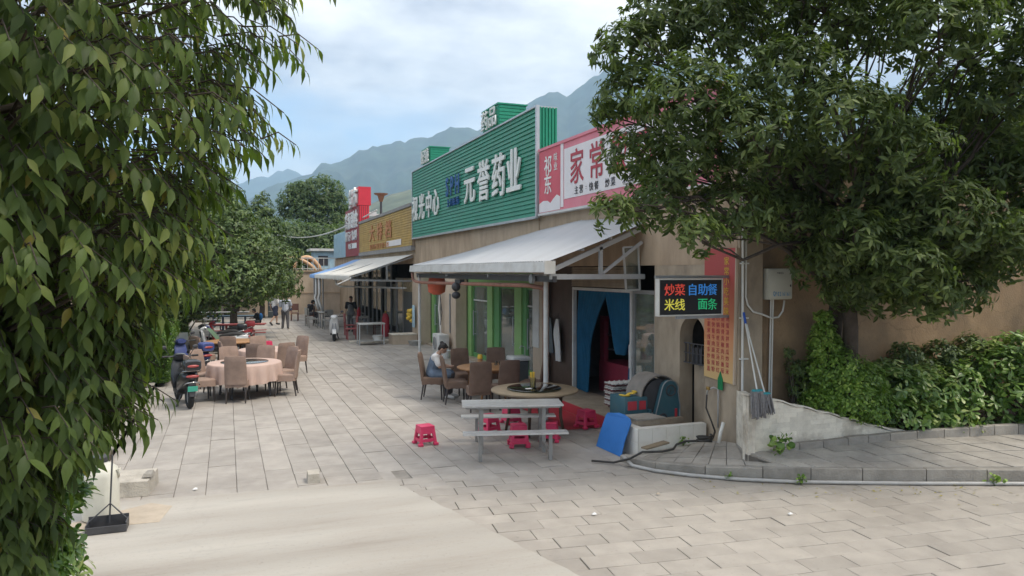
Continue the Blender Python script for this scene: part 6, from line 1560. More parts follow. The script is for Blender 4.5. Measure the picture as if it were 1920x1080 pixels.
scooter('white scooter facing the viewer at the front of the far awning', 'paint_white', (4.05, 30.6, 0), R(-97), plate=False, box=False)

# ------------------------------------------------------------------ people
mat('skin', (0.42, 0.26, 0.185), 0.55, 0.06); mat('hair', (0.02, 0.016, 0.014), 0.6, 0.2, 40)
mat('tee_white', (0.66, 0.65, 0.64), 0.9, 0.05); mat('denim', (0.13, 0.17, 0.23), 0.9, 0.15, 12); mat('trouser_grey', (0.10, 0.095, 0.10), 0.9, 0.1)
mat('shorts_navy', (0.03, 0.035, 0.06), 0.9, 0.1); mat('shoe_white', (0.62, 0.60, 0.57), 0.6); mat('shoe_dark', (0.04, 0.04, 0.045), 0.6)
mat('tee_black', (0.022, 0.022, 0.025), 0.9, 0.1); mat('jacket_blue', (0.03, 0.16, 0.42), 0.8, 0.1); mat('apron_grey', (0.16, 0.16, 0.16), 0.9, 0.1); mat('tee_pale_blue', (0.50, 0.54, 0.62), 0.9, 0.06)
def remeshed(name, shapes, m, voxel, parent, smooth_it=3):
    """overlapping tapered capsules fused into ONE continuous surface"""
    mb = MB()
    for sh in shapes:
        if sh[0] == 'e': mb.ell(sh[1], sh[2], 12, 8, sh[3] if len(sh) > 3 else None)
        else:
            _, a, b, ra, rb = sh; a, b = Vector(a), Vector(b); pts = []; rs = []
            for k in range(4): th = math.pi / 2 * k / 4; pts.append(a + (a - b).normalized() * ra * math.cos(th)); rs.append(max(ra * math.sin(th), ra * 0.05))
            pts += [a, b]; rs += [ra, rb]
            for k in range(3, -1, -1): th = math.pi / 2 * k / 4; pts.append(b + (b - a).normalized() * rb * math.cos(th)); rs.append(max(rb * math.sin(th), rb * 0.05))
            mb.tube(pts, rs, 10)
    me = mb.mesh(name, m); o = bpy.data.objects.new(name, me); COL.objects.link(o)
    md = o.modifiers.new('r', 'REMESH'); md.mode = 'VOXEL'; md.voxel_size = voxel; md.use_smooth_shade = True
    ms = o.modifiers.new('s', 'SMOOTH'); ms.factor = 0.5; ms.iterations = smooth_it
    dg = bpy.context.evaluated_depsgraph_get(); me2 = bpy.data.meshes.new_from_object(o.evaluated_get(dg)); me2.name = name
    o.modifiers.clear(); o.data = me2; bpy.data.meshes.remove(me)
    if not me2.materials: me2.materials.append(MATS[m])
    me2.shade_smooth(); o.parent = parent
    return o
def V(*a): return Vector(a)
def person(label, loc, rz, J, clothes, hair='short', h=1.68, voxel=0.012, face=(0, 1, 0), seated=False):
    """J: joints in metres for a 1.68 m adult facing +Y; clothes: list of (part name, material, pieces, swell)"""
    t = thing('person', label, 'person', (0, 0, 0)); k = h / 1.68
    j = {n: V(*p) * k for n, p in J.items()}
    B = []
    cap = lambda a, b, ra, rb: ('c', j[a] if isinstance(a, str) else a, j[b] if isinstance(b, str) else b, ra * k, rb * k)
    hd = j['head']; fc = Vector(face).normalized(); up = (hd - j['neck']).normalized(); side = fc.cross(up).normalized(); up2 = side.cross(fc).normalized()
    def head_pt(s, f, u): return hd + (side * s + fc * f + up2 * u) * k
    rotm = Matrix((side, fc, up2)).transposed().to_euler()
    B += [('e', hd + up2 * 0.02 * k, (0.075 * k, 0.092 * k, 0.115 * k), rotm), ('e', head_pt(0, 0.03, -0.045), (0.055 * k, 0.06 * k, 0.06 * k), rotm),
          ('e', head_pt(0, 0.098, -0.012), (0.014 * k, 0.02 * k, 0.026 * k), rotm), ('e', head_pt(0.076, -0.005, -0.01), (0.014 * k, 0.022 * k, 0.03 * k), rotm), ('e', head_pt(-0.076, -0.005, -0.01), (0.014 * k, 0.022 * k, 0.03 * k), rotm),
          ('e', head_pt(0, 0.085, -0.05), (0.024 * k, 0.012 * k, 0.010 * k), rotm)]
    B += [cap('neck', head_pt(0, -0.01, -0.06), 0.052, 0.05), cap('chest', 'neck', 0.10, 0.055), cap('pelvis', 'chest', 0.125, 0.125)]
    for s in ('l', 'r'):
        B += [cap('chest', 'sh_' + s, 0.09, 0.062), cap('sh_' + s, 'el_' + s, 0.052, 0.04), cap('el_' + s, 'wr_' + s, 0.039, 0.026),
              cap('pelvis', 'hip_' + s, 0.11, 0.095), cap('hip_' + s, 'kn_' + s, 0.088, 0.055), cap('kn_' + s, 'an_' + s, 0.053, 0.034), cap('an_' + s, 'toe_' + s, 0.036, 0.026)]
        w = j['wr_' + s]; d = (w - j['el_' + s]).normalized(); inn = (j['chest'] - w); inn -= d * inn.dot(d); inn = inn.normalized() if inn.length > 1e-6 else V(1, 0, 0); nn = d.cross(inn).normalized()
        pc = w + d * 0.075 * k
        B.append(('c', w + d * 0.02 * k, pc, 0.026 * k, 0.03 * k))
        for q, (off, ln) in enumerate(((0.027, 0.062), (0.010, 0.074), (-0.009, 0.070), (-0.026, 0.055))):   # four unequal, bent fingers
            r0 = pc + nn * off * k; kn = r0 + d * ln * 0.55 * k; ft = kn + (d * 0.6 + inn * 0.65).normalized() * ln * 0.55 * k
            B += [('c', r0, kn, 0.0095 * k, 0.009 * k), ('c', kn, ft, 0.009 * k, 0.0078 * k)]
        tb = w + d * 0.03 * k + nn * 0.024 * k; B += [('c', tb, tb + (d * 0.5 + nn * 0.8 + inn * 0.3).normalized() * 0.05 * k, 0.0115 * k, 0.0095 * k)]
    remeshed('body', B, 'skin', voxel, t)
    # eyes
    for s in (-1, 1):
        MB().ell(head_pt(s * 0.03, 0.088, 0.012), (0.011 * k, 0.008 * k, 0.007 * k), 8, 6).build('eye', 'hair', t, True)
    H = [('e', head_pt(0, -0.022, 0.045), (0.088 * k, 0.098 * k, 0.10 * k), rotm), ('e', head_pt(0, 0.055, 0.095), (0.062 * k, 0.04 * k, 0.028 * k), rotm), ('e', head_pt(0, -0.06, -0.01), (0.078 * k, 0.05 * k, 0.075 * k), rotm)]
    if hair == 'bun': H += [('e', head_pt(0, -0.10, 0.10), (0.045 * k, 0.045 * k, 0.045 * k), rotm)]
    if hair == 'tail': H += [('c', head_pt(0, -0.10, 0.05), head_pt(0, -0.13, -0.12), 0.03 * k, 0.018 * k)]
    remeshed('hair', H, 'hair', voxel, t, 2)
    for (nm, m, pieces, sw) in clothes:
        S = []
        for p in pieces:
            if p == 'torso': S += [cap('pelvis', 'chest', 0.125 + sw, 0.128 + sw), cap('chest', j['chest'] + (j['neck'] - j['chest']) * 0.55, 0.115 + sw, 0.06 + sw * 0.6)] + [cap('chest', 'sh_' + s, 0.095 + sw, 0.066 + sw) for s in 'lr']
            elif p == 'bib': S += [cap('pelvis', 'chest', 0.125 + sw, 0.118 + sw)]
            elif p == 'sleeves':
                for s in 'lr': a, b = j['sh_' + s], j['el_' + s]; S.append(('c', a, a + (b - a) * 0.72, (0.06 + sw) * k, (0.06 + sw) * k))
            elif p == 'hips': S += [cap('pelvis', 'hip_' + s, 0.118 + sw, 0.105 + sw) for s in 'lr']
            elif p == 'legs': S += [x for s in 'lr' for x in (cap('hip_' + s, 'kn_' + s, 0.096 + sw, 0.066 + sw), cap('kn_' + s, 'an_' + s, 0.062 + sw, 0.052 + sw))]
            elif p == 'shorts':
                for s in 'lr': a, b = j['hip_' + s], j['kn_' + s]; S.append(('c', a, a + (b - a) * 0.85, (0.10 + sw) * k, (0.085 + sw) * k))
            elif p == 'feet': S += [x for s in 'lr' for x in (('c', j['an_' + s] - V(0, 0, 0.02 * k), j['toe_' + s], (0.046 + sw) * k, (0.04 + sw) * k),)]
            elif p == 'pack': S += [('e', j['chest'] + V(0, -0.2, -0.08) * k, (0.15 * k, 0.1 * k, 0.2 * k))]
        remeshed(nm, S, m, voxel, t, 3)
    place(t, loc, rz); return t
STAND = dict(pelvis=(0, 0, 0.95), chest=(0, 0, 1.27), neck=(0, 0, 1.42), head=(0, 0.03, 1.56), sh_l=(-0.19, 0, 1.35), sh_r=(0.19, 0, 1.35), el_l=(-0.25, -0.02, 1.07), el_r=(0.25, -0.02, 1.07), wr_l=(-0.25, 0.08, 0.84), wr_r=(0.25, 0.08, 0.84),
             hip_l=(-0.09, 0, 0.88), hip_r=(0.09, 0, 0.88), kn_l=(-0.10, 0.02, 0.48), kn_r=(0.10, 0.02, 0.48), an_l=(-0.10, -0.02, 0.08), an_r=(0.10, -0.02, 0.08), toe_l=(-0.12, 0.15, 0.035), toe_r=(0.12, 0.15, 0.035))
WALK = dict(STAND, kn_l=(-0.10, 0.16, 0.50), an_l=(-0.10, 0.16, 0.10), toe_l=(-0.12, 0.32, 0.05), kn_r=(0.10, -0.05, 0.50), an_r=(0.10, -0.32, 0.17), toe_r=(0.10, -0.22, 0.04), el_l=(-0.25, -0.12, 1.08), wr_l=(-0.25, -0.06, 0.86), el_r=(0.25, 0.08, 1.08), wr_r=(0.23, 0.26, 0.93))
CARRY = dict(STAND, el_r=(0.26, 0.10, 1.12), wr_r=(0.06, 0.26, 1.16), el_l=(-0.24, 0.06, 1.08), wr_l=(-0.05, 0.26, 1.08), kn_l=(-0.10, 0.08, 0.48), an_l=(-0.13, 0.04, 0.08), toe_l=(-0.16, 0.20, 0.035), kn_r=(0.11, -0.03, 0.48), an_r=(0.13, -0.14, 0.09), toe_r=(0.15, 0.02, 0.035))
SIT = dict(pelvis=(0, -0.04, 0.60), chest=(0, 0.05, 0.92), neck=(0, 0.12, 1.05), head=(0, 0.21, 1.15), sh_l=(-0.18, 0.06, 0.99), sh_r=(0.18, 0.06, 0.99), el_l=(-0.22, 0.17, 0.76), el_r=(0.22, 0.17, 0.76), wr_l=(-0.10, 0.36, 0.74), wr_r=(0.08, 0.36, 0.74),
           hip_l=(-0.10, 0.0, 0.575), hip_r=(0.10, 0.0, 0.575), kn_l=(-0.11, 0.42, 0.56), kn_r=(0.11, 0.40, 0.56), an_l=(-0.11, 0.36, 0.10), an_r=(0.12, 0.30, 0.10), toe_l=(-0.12, 0.53, 0.045), toe_r=(0.13, 0.46, 0.045))
wr_ = facing(*WCH, 5.1, 15.35)
person('seated woman in white tee and denim pinafore looking down at her hands', (WCH[0], WCH[1], 0.0), wr_, SIT,
       [('tee', 'tee_white', ['torso', 'sleeves'], 0.012), ('pinafore', 'denim', ['bib', 'hips', 'shorts'], 0.022), ('trousers', 'trouser_grey', ['legs'], 0.0), ('shoes', 'shoe_white', ['feet'], 0.004)], 'bun', 1.60, 0.0085, (0, 0.80, -0.6))
person('adult in pale printed tee and grey trousers carrying a small child on the plaza', (2.62, 37.2, 0), R(-6), CARRY,
       [('tee', 'tee_pale_blue', ['torso', 'sleeves'], 0.03), ('trousers', 'trouser_grey', ['legs', 'hips'], 0.012), ('shoes', 'shoe_white', ['feet'], 0.008)], 'short', 1.66, 0.012, (0.5, 0.85, 0))
CHILD = dict(SIT, pelvis=(0, 0, 0.55), chest=(0, 0.02, 0.88), neck=(0, 0.03, 1.03), head=(0, 0.05, 1.17), el_l=(-0.2, 0.2, 0.92), wr_l=(-0.12, 0.34, 0.98), el_r=(0.2, 0.2, 0.92), wr_r=(0.12, 0.34, 0.98), kn_l=(-0.16, 0.26, 0.45), kn_r=(0.16, 0.26, 0.45), an_l=(-0.2, 0.2, 0.12), an_r=(0.2, 0.2, 0.12), toe_l=(-0.2, 0.32, 0.08), toe_r=(0.2, 0.32, 0.08))
person('small child in white held against the shoulder of the adult on the plaza', (2.86, 37.46, 0.66), R(150), CHILD, [('shirt', 'tee_white', ['torso', 'sleeves'], 0.02), ('trousers', 'shorts_navy', ['hips', 'shorts'], 0.015)], 'short', 0.86, 0.008, (0.4, 1, 0))
person('adult in white tee and dark shorts walking past the beige wall', (2.30, 39.9, 0), R(-62), WALK,
       [('tee', 'tee_white', ['torso', 'sleeves'], 0.02), ('shorts', 'shorts_navy', ['hips', 'shorts'], 0.02), ('shoes', 'shoe_dark', ['feet'], 0.006)], 'short', 1.72, 0.012, (0.3, 1, -0.3))
person('child in dark clothes with blue backpack seated at the blue grey bench table', (1.32, 35.7, 0.0), R(78), SIT,
       [('jacket', 'tee_black', ['torso', 'sleeves'], 0.015), ('backpack', 'jacket_blue', ['pack'], 0.0), ('trousers', 'trouser_grey', ['legs', 'hips'], 0.006), ('shoes', 'shoe_dark', ['feet'], 0.004)], 'short', 1.42, 0.012, (0, 1, -0.3))
person('person in black tee seated eating at the front table under the far awning', (4.05, 40.2, 0.0), R(-70), SIT,
       [('tee', 'tee_black', ['torso', 'sleeves'], 0.02), ('trousers', 'trouser_grey', ['legs', 'hips'], 0.01), ('shoes', 'shoe_dark', ['feet'], 0.005)], 'short', 1.66, 0.012, (0, 1, -0.3))
person('person in dark clothes with grey apron standing under the far awning', (5.35, 34.6, 0.0), R(150), STAND,
       [('tee', 'tee_black', ['torso', 'sleeves'], 0.02), ('apron', 'apron_grey', ['bib', 'hips'], 0.03), ('trousers', 'trouser_grey', ['legs'], 0.012), ('shoes', 'shoe_dark', ['feet'], 0.006)], 'tail', 1.62, 0.012, (0.2, 1, -0.1))
# ------------------------------------------------------------------ vegetation
mat('bark', (0.075, 0.058, 0.045), 0.95, 0.3, 8, 0.6, 25); mat('bark_light', (0.17, 0.135, 0.10), 0.95, 0.25, 8, 0.5, 25)
leaf_mat('leaf_near', (0.060, 0.092, 0.027), (0.130, 0.182, 0.048), (0.22, 0.25, 0.07), 0.44, 0.5, 0.3)
leaf_mat('leaf_yellow', (0.20, 0.17, 0.03), (0.36, 0.30, 0.07), None, 0.25)
leaf_mat('leaf_right', (0.062, 0.090, 0.034), (0.135, 0.180, 0.062), (0.20, 0.245, 0.09), 0.42, 0.5, 0.28)
leaf_mat('leaf_mid', (0.050, 0.085, 0.026), (0.125, 0.180, 0.052), (0.18, 0.23, 0.07), 0.2)
leaf_mat('leaf_far', (0.06, 0.10, 0.04), (0.13, 0.19, 0.07), (0.18, 0.23, 0.08), 0.35)
leaf_mat('leaf_shrub', (0.10, 0.185, 0.03), (0.23, 0.35, 0.065), (0.33, 0.43, 0.10), 0.25, 0.4)
leaf_mat('leaf_scheff', (0.075, 0.15, 0.028), (0.20, 0.31, 0.07), (0.38, 0.44, 0.16), 0.22, 0.35, 0.45)
leaf_mat('leaf_hedge', (0.05, 0.105, 0.018), (0.10, 0.17, 0.028), (0.14, 0.22, 0.04), 0.25)
def rel(M, root): M = M.copy(); M[:, :, 3] -= np.array(root.location); return M
def tree(name, label, base, lobes, leafm, size, per_m2, nleaf, seed, trunk_r, tmpl='ovate', fork=0.4, keep=None, bark='bark', cat='tree', group=None, W=0.34, shell=0.45, stems=1, droop=0.22):
    rng = np.random.default_rng(seed); t = thing(name, label, cat, base, group)
    zc = np.mean([l[2] for l in lobes]); cx = np.mean([l[0] for l in lobes]); cyy = np.mean([l[1] for l in lobes])
    fk = (base[0] + (cx - base[0]) * fork * 0.5, base[1] + (cyy - base[1]) * fork * 0.5, base[2] + (zc - base[2]) * fork)
    tr = MB()
    for s in range(stems):
        o = rng.normal(0, trunk_r * 0.8, 2) if stems > 1 else (0, 0)
        tr.tube(limb_path((base[0] + o[0], base[1] + o[1], base[2] - 0.1), (fk[0] + o[0] * 0.5, fk[1] + o[1] * 0.5, fk[2] + 0.05), rng, 7, 0.06), [trunk_r * (1.25 - 0.45 * i / 6) / (stems ** 0.4) for i in range(7)], 10)
    tr.build('trunk', bark, t, True)
    br = MB()
    for l in lobes:
        fz = rng.uniform(0.0, 0.35); f0 = (fk[0] + rng.normal(0, 0.04), fk[1] + rng.normal(0, 0.04), fk[2] - fz * (fk[2] - base[2]) * 0.5); pth = limb_path(f0, l[:3], rng, 7, 0.16, 0.08); rr = trunk_r * (0.42 if trunk_r > 0.155 or trunk_r < 0.145 else 0.3)
        br.tube(pth, [max(0.008, rr * (1 - 0.85 * i / 6)) for i in range(7)], 6, False)
        for k in range(7):
            d = unit(rng, 1)[0]; d[2] = abs(d[2]) * 0.6; st = pth[rng.integers(3, 7)]
            br.tube(limb_path(st, np.array(l[:3]) + d * l[3] * 0.85, rng, 4, 0.12), [0.014, 0.011, 0.008, 0.004] if l[3] < 1 else [0.03, 0.025, 0.02, 0.01], 5, False)
    br.build('branches', bark, t, True)
    M = rel(lobes_rosettes(rng, lobes, per_m2, nleaf, size, keep, shell), t)
    cr = add_mesh(scatter_mesh('crown', leaf_template(tmpl, 1.0, W, 0.10, droop), M, leafm), 'crown', t, 'stuff')
    return t

RL = [(4.87, 8.48, 5.66, 0.48), (5.36, 8.51, 6.14, 0.59), (6.04, 8.33, 5.99, 0.7), (6.86, 8.27, 6.21, 0.71), (7.4, 7.71, 5.99, 0.72), (8.33, 7.67, 6.24, 0.74), (7.79, 6.34, 5.62, 0.64), (9.11, 6.58, 5.85, 0.66), (4.85, 9.02, 4.94, 0.28), (4.98, 8.47, 5.11, 0.48), (5.22, 8.79, 4.38, 0.5), (4.29, 7.78, 3.5, 0.28), (5.07, 8.09, 3.63, 0.45), (5.31, 7.64, 4.86, 0.66), (5.52, 8.06, 4.15, 0.63), (6.09, 7.87, 3.58, 0.57), (5.14, 7.27, 3.22, 0.29), (5.88, 7.36, 4.46, 0.66), (6.44, 7.27, 5.13, 0.67), (7.22, 8.04, 4.24, 0.67), (6.91, 7.89, 3.56, 0.4), (6.9, 6.88, 4.64, 0.65), (7.82, 7.6, 3.96, 0.66), (7.71, 7.14, 3.06, 0.6), (7.81, 6.64, 2.82, 0.45), (7.23, 7.03, 3.25, 0.43), (7.62, 6.68, 4.21, 0.6), (9.29, 7.38, 5.13, 0.75), (8.39, 6.64, 3.45, 0.62), (9.83, 7.11, 4.17, 0.78), (9.47, 6.55, 4.97, 0.73), (9.08, 6.31, 3.18, 0.46), (8.14, 7.05, 3.54, 0.51), (10.49, 6.86, 4.1, 0.75), (5.94, 8.56, 6.91, 0.74), (6.6, 7.28, 6.58, 0.79), (7.9, 6.89, 6.62, 0.8), (8.71, 6.24, 6.43, 0.71), (9.38, 5.92, 5.4, 0.71), (9.89, 6.08, 3.38, 0.56), (7.95, 7.4, 2.75, 0.5), (8.5, 7.3, 2.62, 0.42), (7.5, 7.6, 3.0, 0.42), (9.2, 7.2, 3.1, 0.5), (8.9, 7.6, 3.6, 0.55), (7.4, 8.2, 3.5, 0.5), (8.2, 8.1, 3.2, 0.5), (8.1, 7.9, 2.55, 0.42), (8.75, 7.9, 2.5, 0.45), (7.75, 8.2, 2.9, 0.4), (9.3, 7.9, 2.75, 0.5), (9.9, 7.4, 3.0, 0.5), (8.5, 6.95, 2.45, 0.4), (9.0, 7.0, 2.55, 0.42), (9.6, 6.9, 2.95, 0.5), (10.2, 6.9, 3.25, 0.55), (8.35, 8.2, 2.55, 0.36), (8.85, 8.2, 2.7, 0.42), (10.6, 7.6, 4.8, 0.75), (9.9, 7.9, 4.5, 0.7), (9.2, 8.1, 4.3, 0.6), (11.2, 7.2, 4.4, 0.7), (8.6, 8.0, 4.9, 0.6)]
def keep_r(P): return ~((P[:, 1] > 8.75) & (P[:, 0] > 6.7) & (P[:, 2] < 4.9)) & ~((P[:, 0] > 6.75) & (P[:, 1] > 9.0) & (P[:, 2] < 5.8))
tree('broadleaf_tree', 'large broadleaf tree with dark trunk growing in the bed before the brown wall', (8.72, 8.74, 0.4), RL, 'leaf_right', 0.118, 48, 7, 11, 0.15, keep=keep_r, W=0.32, stems=2, fork=0.64)

# --- left trees along the plaza
tree('shade_tree', 'dark bushy tree hanging over the parked scooters on the left', (-1.9, 28.2, 0.1), [(0.83, 28.64, 3.44, 1.17), (0.09, 27.83, 2.39, 1.3), (1.09, 28.51, 2.4, 1.1), (-0.45, 29.14, 3.54, 1.56), (0.81, 28.6, 1.9, 0.6), (-1.3, 27.6, 2.2, 1.2), (-0.6, 30.2, 5.0, 1.5), (0.3, 29.5, 4.4, 1.1)], 'leaf_mid', 0.17, 17, 6, 21, 0.16, 'simple', group='trees along the left of the plaza', W=0.42)
tree('shade_tree', 'dark low branching tree behind the black scooter on the left', (-2.6, 29.5, 0.1), [(-1.32, 28.36, 2.0, 1.4), (-2.11, 27.58, 1.4, 1.08), (-1.22, 30.51, 3.57, 1.41), (-2.6, 28.5, 3.2, 1.5), (-2.4, 26.0, 2.2, 1.3), (-3.0, 24.5, 3.0, 1.4)], 'leaf_mid', 0.17, 17, 6, 22, 0.16, 'simple', group='trees along the left of the plaza', W=0.42)
tree('shade_tree', 'dark green tree drooping over the far bench tables', (0.2, 34.0, 0.1), [(1.92, 31.9, 3.08, 1.19), (2.22, 32.0, 2.1, 0.7), (0.52, 32.4, 4.27, 1.2), (1.2, 34.5, 3.3, 1.3), (0.2, 35.5, 3.6, 1.4), (2.3, 34.2, 2.3, 0.9), (-1.5, 34.5, 1.7, 1.3), (-1.4, 37.5, 1.9, 1.4)], 'leaf_mid', 0.18, 16, 6, 23, 0.16, 'simple', group='trees along the left of the plaza', W=0.42)
tree('conical_tree', 'pointed conical evergreen rising behind the shade trees', (1.95, 46.6, 0), [(1.94, 46.47, 3.0, 2.0, 1.0), (1.94, 46.47, 4.64, 1.6, 1.0), (1.89, 46.51, 5.59, 1.15, 1.1), (1.96, 46.51, 6.4, 0.75, 1.2), (2.02, 46.5, 7.02, 0.36, 1.5)], 'leaf_mid', 0.24, 13, 6, 24, 0.14, 'simple', W=0.4)
tree('conical_tree', 'taller conical tree beside the hanging leaves of the left tree', (0.05, 49.0, 0), [(0.03, 49.0, 4.2, 2.2, 1.0), (0.03, 49.0, 5.72, 1.8, 1.0), (-0.2, 49.0, 7.04, 1.2, 1.1), (0.05, 49.0, 8.0, 0.75, 1.2), (0.14, 49.0, 8.7, 0.35, 1.6), (1.05, 47.2, 3.8, 1.7), (-2.0, 48.6, 4.5, 2.2), (-3.0, 48.6, 6.5, 2.2)], 'leaf_mid', 0.26, 11, 6, 25, 0.16, 'simple', W=0.4)
tree('crown_tree', 'tall flat topped tree with bare twin trunks standing far behind the shops', (8.6, 74.0, 2.7), [(6.6, 74.81, 9.7, 1.97), (8.54, 74.08, 10.22, 2.34), (9.88, 74.61, 9.27, 1.84), (7.46, 73.38, 8.33, 1.9), (9.25, 73.75, 8.15, 2.0), (5.87, 75.07, 8.66, 1.3), (10.46, 73.27, 7.37, 1.14), (6.61, 74.83, 10.48, 1.3)], 'leaf_far', 0.34, 8, 6, 26, 0.22, 'simple', fork=0.7, bark='bark_light', W=0.4, stems=2)
B_ = [(5.66, 64.35, 5.39, 1.79), (7.56, 65.75, 5.01, 2.08), (9.57, 67.13, 5.56, 1.67), (4.27, 62.75, 5.74, 1.51), (6.48, 64.0, 4.05, 1.56), (8.28, 64.38, 4.07, 1.36), (3.05, 63.19, 4.44, 1.73), (10.91, 66.63, 6.03, 1.43)]
for k, (ids, lb) in enumerate((((0, 4, 3), 'pale green bushy tree behind the terrace railing, middle one'), ((1, 5), 'pale green bushy tree behind the light blue sign'), ((2, 7), 'pale green tree showing between the red sign and the lamp post'), ((6,), 'pale green bushy tree behind the terrace railing, left one'))):
    ls_ = [B_[i] for i in ids]; tree('bushy_tree', lb, (ls_[0][0], ls_[0][1], 2.7), [(x, y, z, r * 1.15) for x, y, z, r in ls_], 'leaf_far', 0.32, 8, 6, 30 + k, 0.14, 'simple', fork=0.5, bark='bark_light', W=0.42, group='bushy trees behind the terrace')
for k, (x, y, z, lb) in enumerate(((-6, 40, 5.0, 'round dark tree far left behind the hanging leaves, nearer one'), (-8, 54, 7.0, 'round dark tree far left behind the hanging leaves, farther one'), (-4.5, 20, 3.6, 'round dark tree left of the hedge behind the hanging leaves'))):
    rg_ = np.random.default_rng(50 + k); tree('round_tree', lb, (x, y, 0.1), [(x + rg_.uniform(-1.6, 1.6), y + rg_.uniform(-1.6, 1.6), z + rg_.uniform(-1.6, 1.4), 1.7) for _ in range(6)], 'leaf_mid', 0.24, 8, 6, 40 + k, 0.2, 'simple', W=0.42, group='trees along the left of the plaza')

# clipped hedge
def hedge(label, x0, x1, y0, y1, z0, z1, seed, n):
    rng = np.random.default_rng(seed); t = thing('clipped_hedge', label, 'hedge', ((x0 + x1) / 2, (y0 + y1) / 2, z0), 'clipped hedges on the left')
    P = rng.uniform([x0, y0, z0], [x1, y1, z1], (n, 3)); f = rng.integers(0, 3, n)
    P[f == 0, 2] = z1 + rng.normal(0, 0.03, (f == 0).sum()); P[f == 1, 0] = x1 + rng.normal(0, 0.03, (f == 1).sum()); P[f == 2, 1] = y0 + rng.normal(0, 0.03, (f == 2).sum())
    X = rng.normal(0, 1, (n, 3)) + np.array([0, 0, 0.7]); M = frames(P, X, rng, rng.uniform(0.05, 0.09, n))
    add_mesh(scatter_mesh('foliage', leaf_template('simple', 1, 0.5, 0.08, 0.1), rel(M, t), 'leaf_hedge'), 'foliage', t, 'stuff')
    MB().box(x0 + 0.06, x1 - 0.06, y0 + 0.06, y1 - 0.06, z0, z1 - 0.06).build('twig_core', 'bark', t)
hedge('clipped light green box hedge behind the black scooter', -3.0, -1.35, 19.6, 23.5, 0.1, 1.12, 1, 14000)
hedge('clipped hedge farther back beside the scooter row', -2.4, -1.5, 24.5, 33, 0.1, 1.2, 2, 9000)

hedge('clipped hedge across the far left below the trees by the end wall', -7.0, -0.4, 43.5, 44.6, 0.0, 1.5, 3, 7000)
# shrubs in the right bed
def shrub(name, label, lobes, leafm, size, per_m2, nleaf, seed, tmpl='obovate', W=0.4, upb=0.5, group=None, shell=0.4, z0=0.38):
    rng = np.random.default_rng(seed); cx = np.mean([l[0] for l in lobes]); cyy = np.mean([l[1] for l in lobes])
    t = thing(name, label, 'shrub', (cx, cyy, z0), group)
    M = lobes_rosettes(rng, lobes, per_m2, nleaf, size, lambda P: (P[:, 2] > z0 + 0.02) & (P[:, 1] < 8.95 if z0 > 0.2 else P[:, 2] > -1), shell, upb)
    add_mesh(scatter_mesh('foliage', leaf_template(tmpl, 1.0, W, 0.08, 0.15), rel(M, t), leafm), 'foliage', t, 'stuff')
    st = MB()
    for l in lobes:
        for k in range(5):
            d = unit(rng, 1)[0] * l[3] * 0.6; st.tube(limb_path((cx + rng.normal(0, 0.08), cyy + rng.normal(0, 0.05), z0 - 0.05), (l[0] + d[0], l[1] + d[1], max(l[2] + d[2], z0 + 0.1)), rng, 5, 0.1), [0.016, 0.013, 0.011, 0.008, 0.005], 5, False)
    st.build('stems', 'bark', t, True)
    return t
G_ = 'shrubs in the bed by the brown wall'
shrub('upright_shrub', 'upright bright green shrub with pointed top in front of the tree trunk', [(8.2, 8.5, 2.12, 0.13), (8.2, 8.5, 1.92, 0.17), (8.21, 8.5, 1.7, 0.25), (8.32, 8.46, 1.36, 0.42), (8.48, 8.42, 0.98, 0.54), (8.17, 8.46, 0.9, 0.36), (8.75, 8.42, 1.2, 0.38), (8.85, 8.40, 0.8, 0.42)], 'leaf_shrub', 0.062, 330, 6, 61, 'obovate', 0.5, group=G_)
shrub('fern_shrub', 'dark feathery shrub between the conduits and the upright shrub', [(7.9, 8.72, 1.36, 0.17), (8.0, 8.7, 1.08, 0.24), (7.78, 8.76, 1.58, 0.09), (8.05, 8.7, 0.8, 0.22)], 'leaf_mid', 0.06, 260, 6, 62, 'simple', 0.3, group=G_)
shrub('umbrella_shrub', 'broad umbrella leaved shrub spilling over the kerb in the middle of the bed', [(9.42, 8.5, 1.06, 0.45), (10.03, 8.45, 0.95, 0.54), (10.72, 8.4, 0.95, 0.50), (9.64, 8.3, 0.62, 0.36), (10.42, 8.2, 0.6, 0.42), (9.26, 8.4, 0.72, 0.34), (11.13, 8.3, 0.66, 0.44)], 'leaf_scheff', 0.125, 40, 8, 63, 'obovate', 0.40, 0.6, group=G_)
shrub('umbrella_shrub', 'tall umbrella leaved shrub at the right edge of the bed', [(11.47, 8.2, 1.25, 0.47), (11.94, 8.1, 1.37, 0.58), (11.56, 8.0, 0.81, 0.52), (12.28, 7.9, 0.82, 0.6), (12.86, 8.2, 1.45, 0.65)], 'leaf_scheff', 0.13, 38, 8, 64, 'obovate', 0.40, 0.6, group=G_)
shrub('leafy_bush', 'dark leafy bush against the brown wall behind the umbrella shrubs', [(11.52, 8.65, 1.54, 0.26), (10.85, 8.7, 1.43, 0.28), (10.03, 8.7, 1.46, 0.24), (11.2, 8.65, 1.2, 0.3), (10.4, 8.7, 1.2, 0.3), (9.6, 8.7, 1.2, 0.28)], 'leaf_mid', 0.09, 120, 7, 65, 'obovate', 0.4, group=G_)
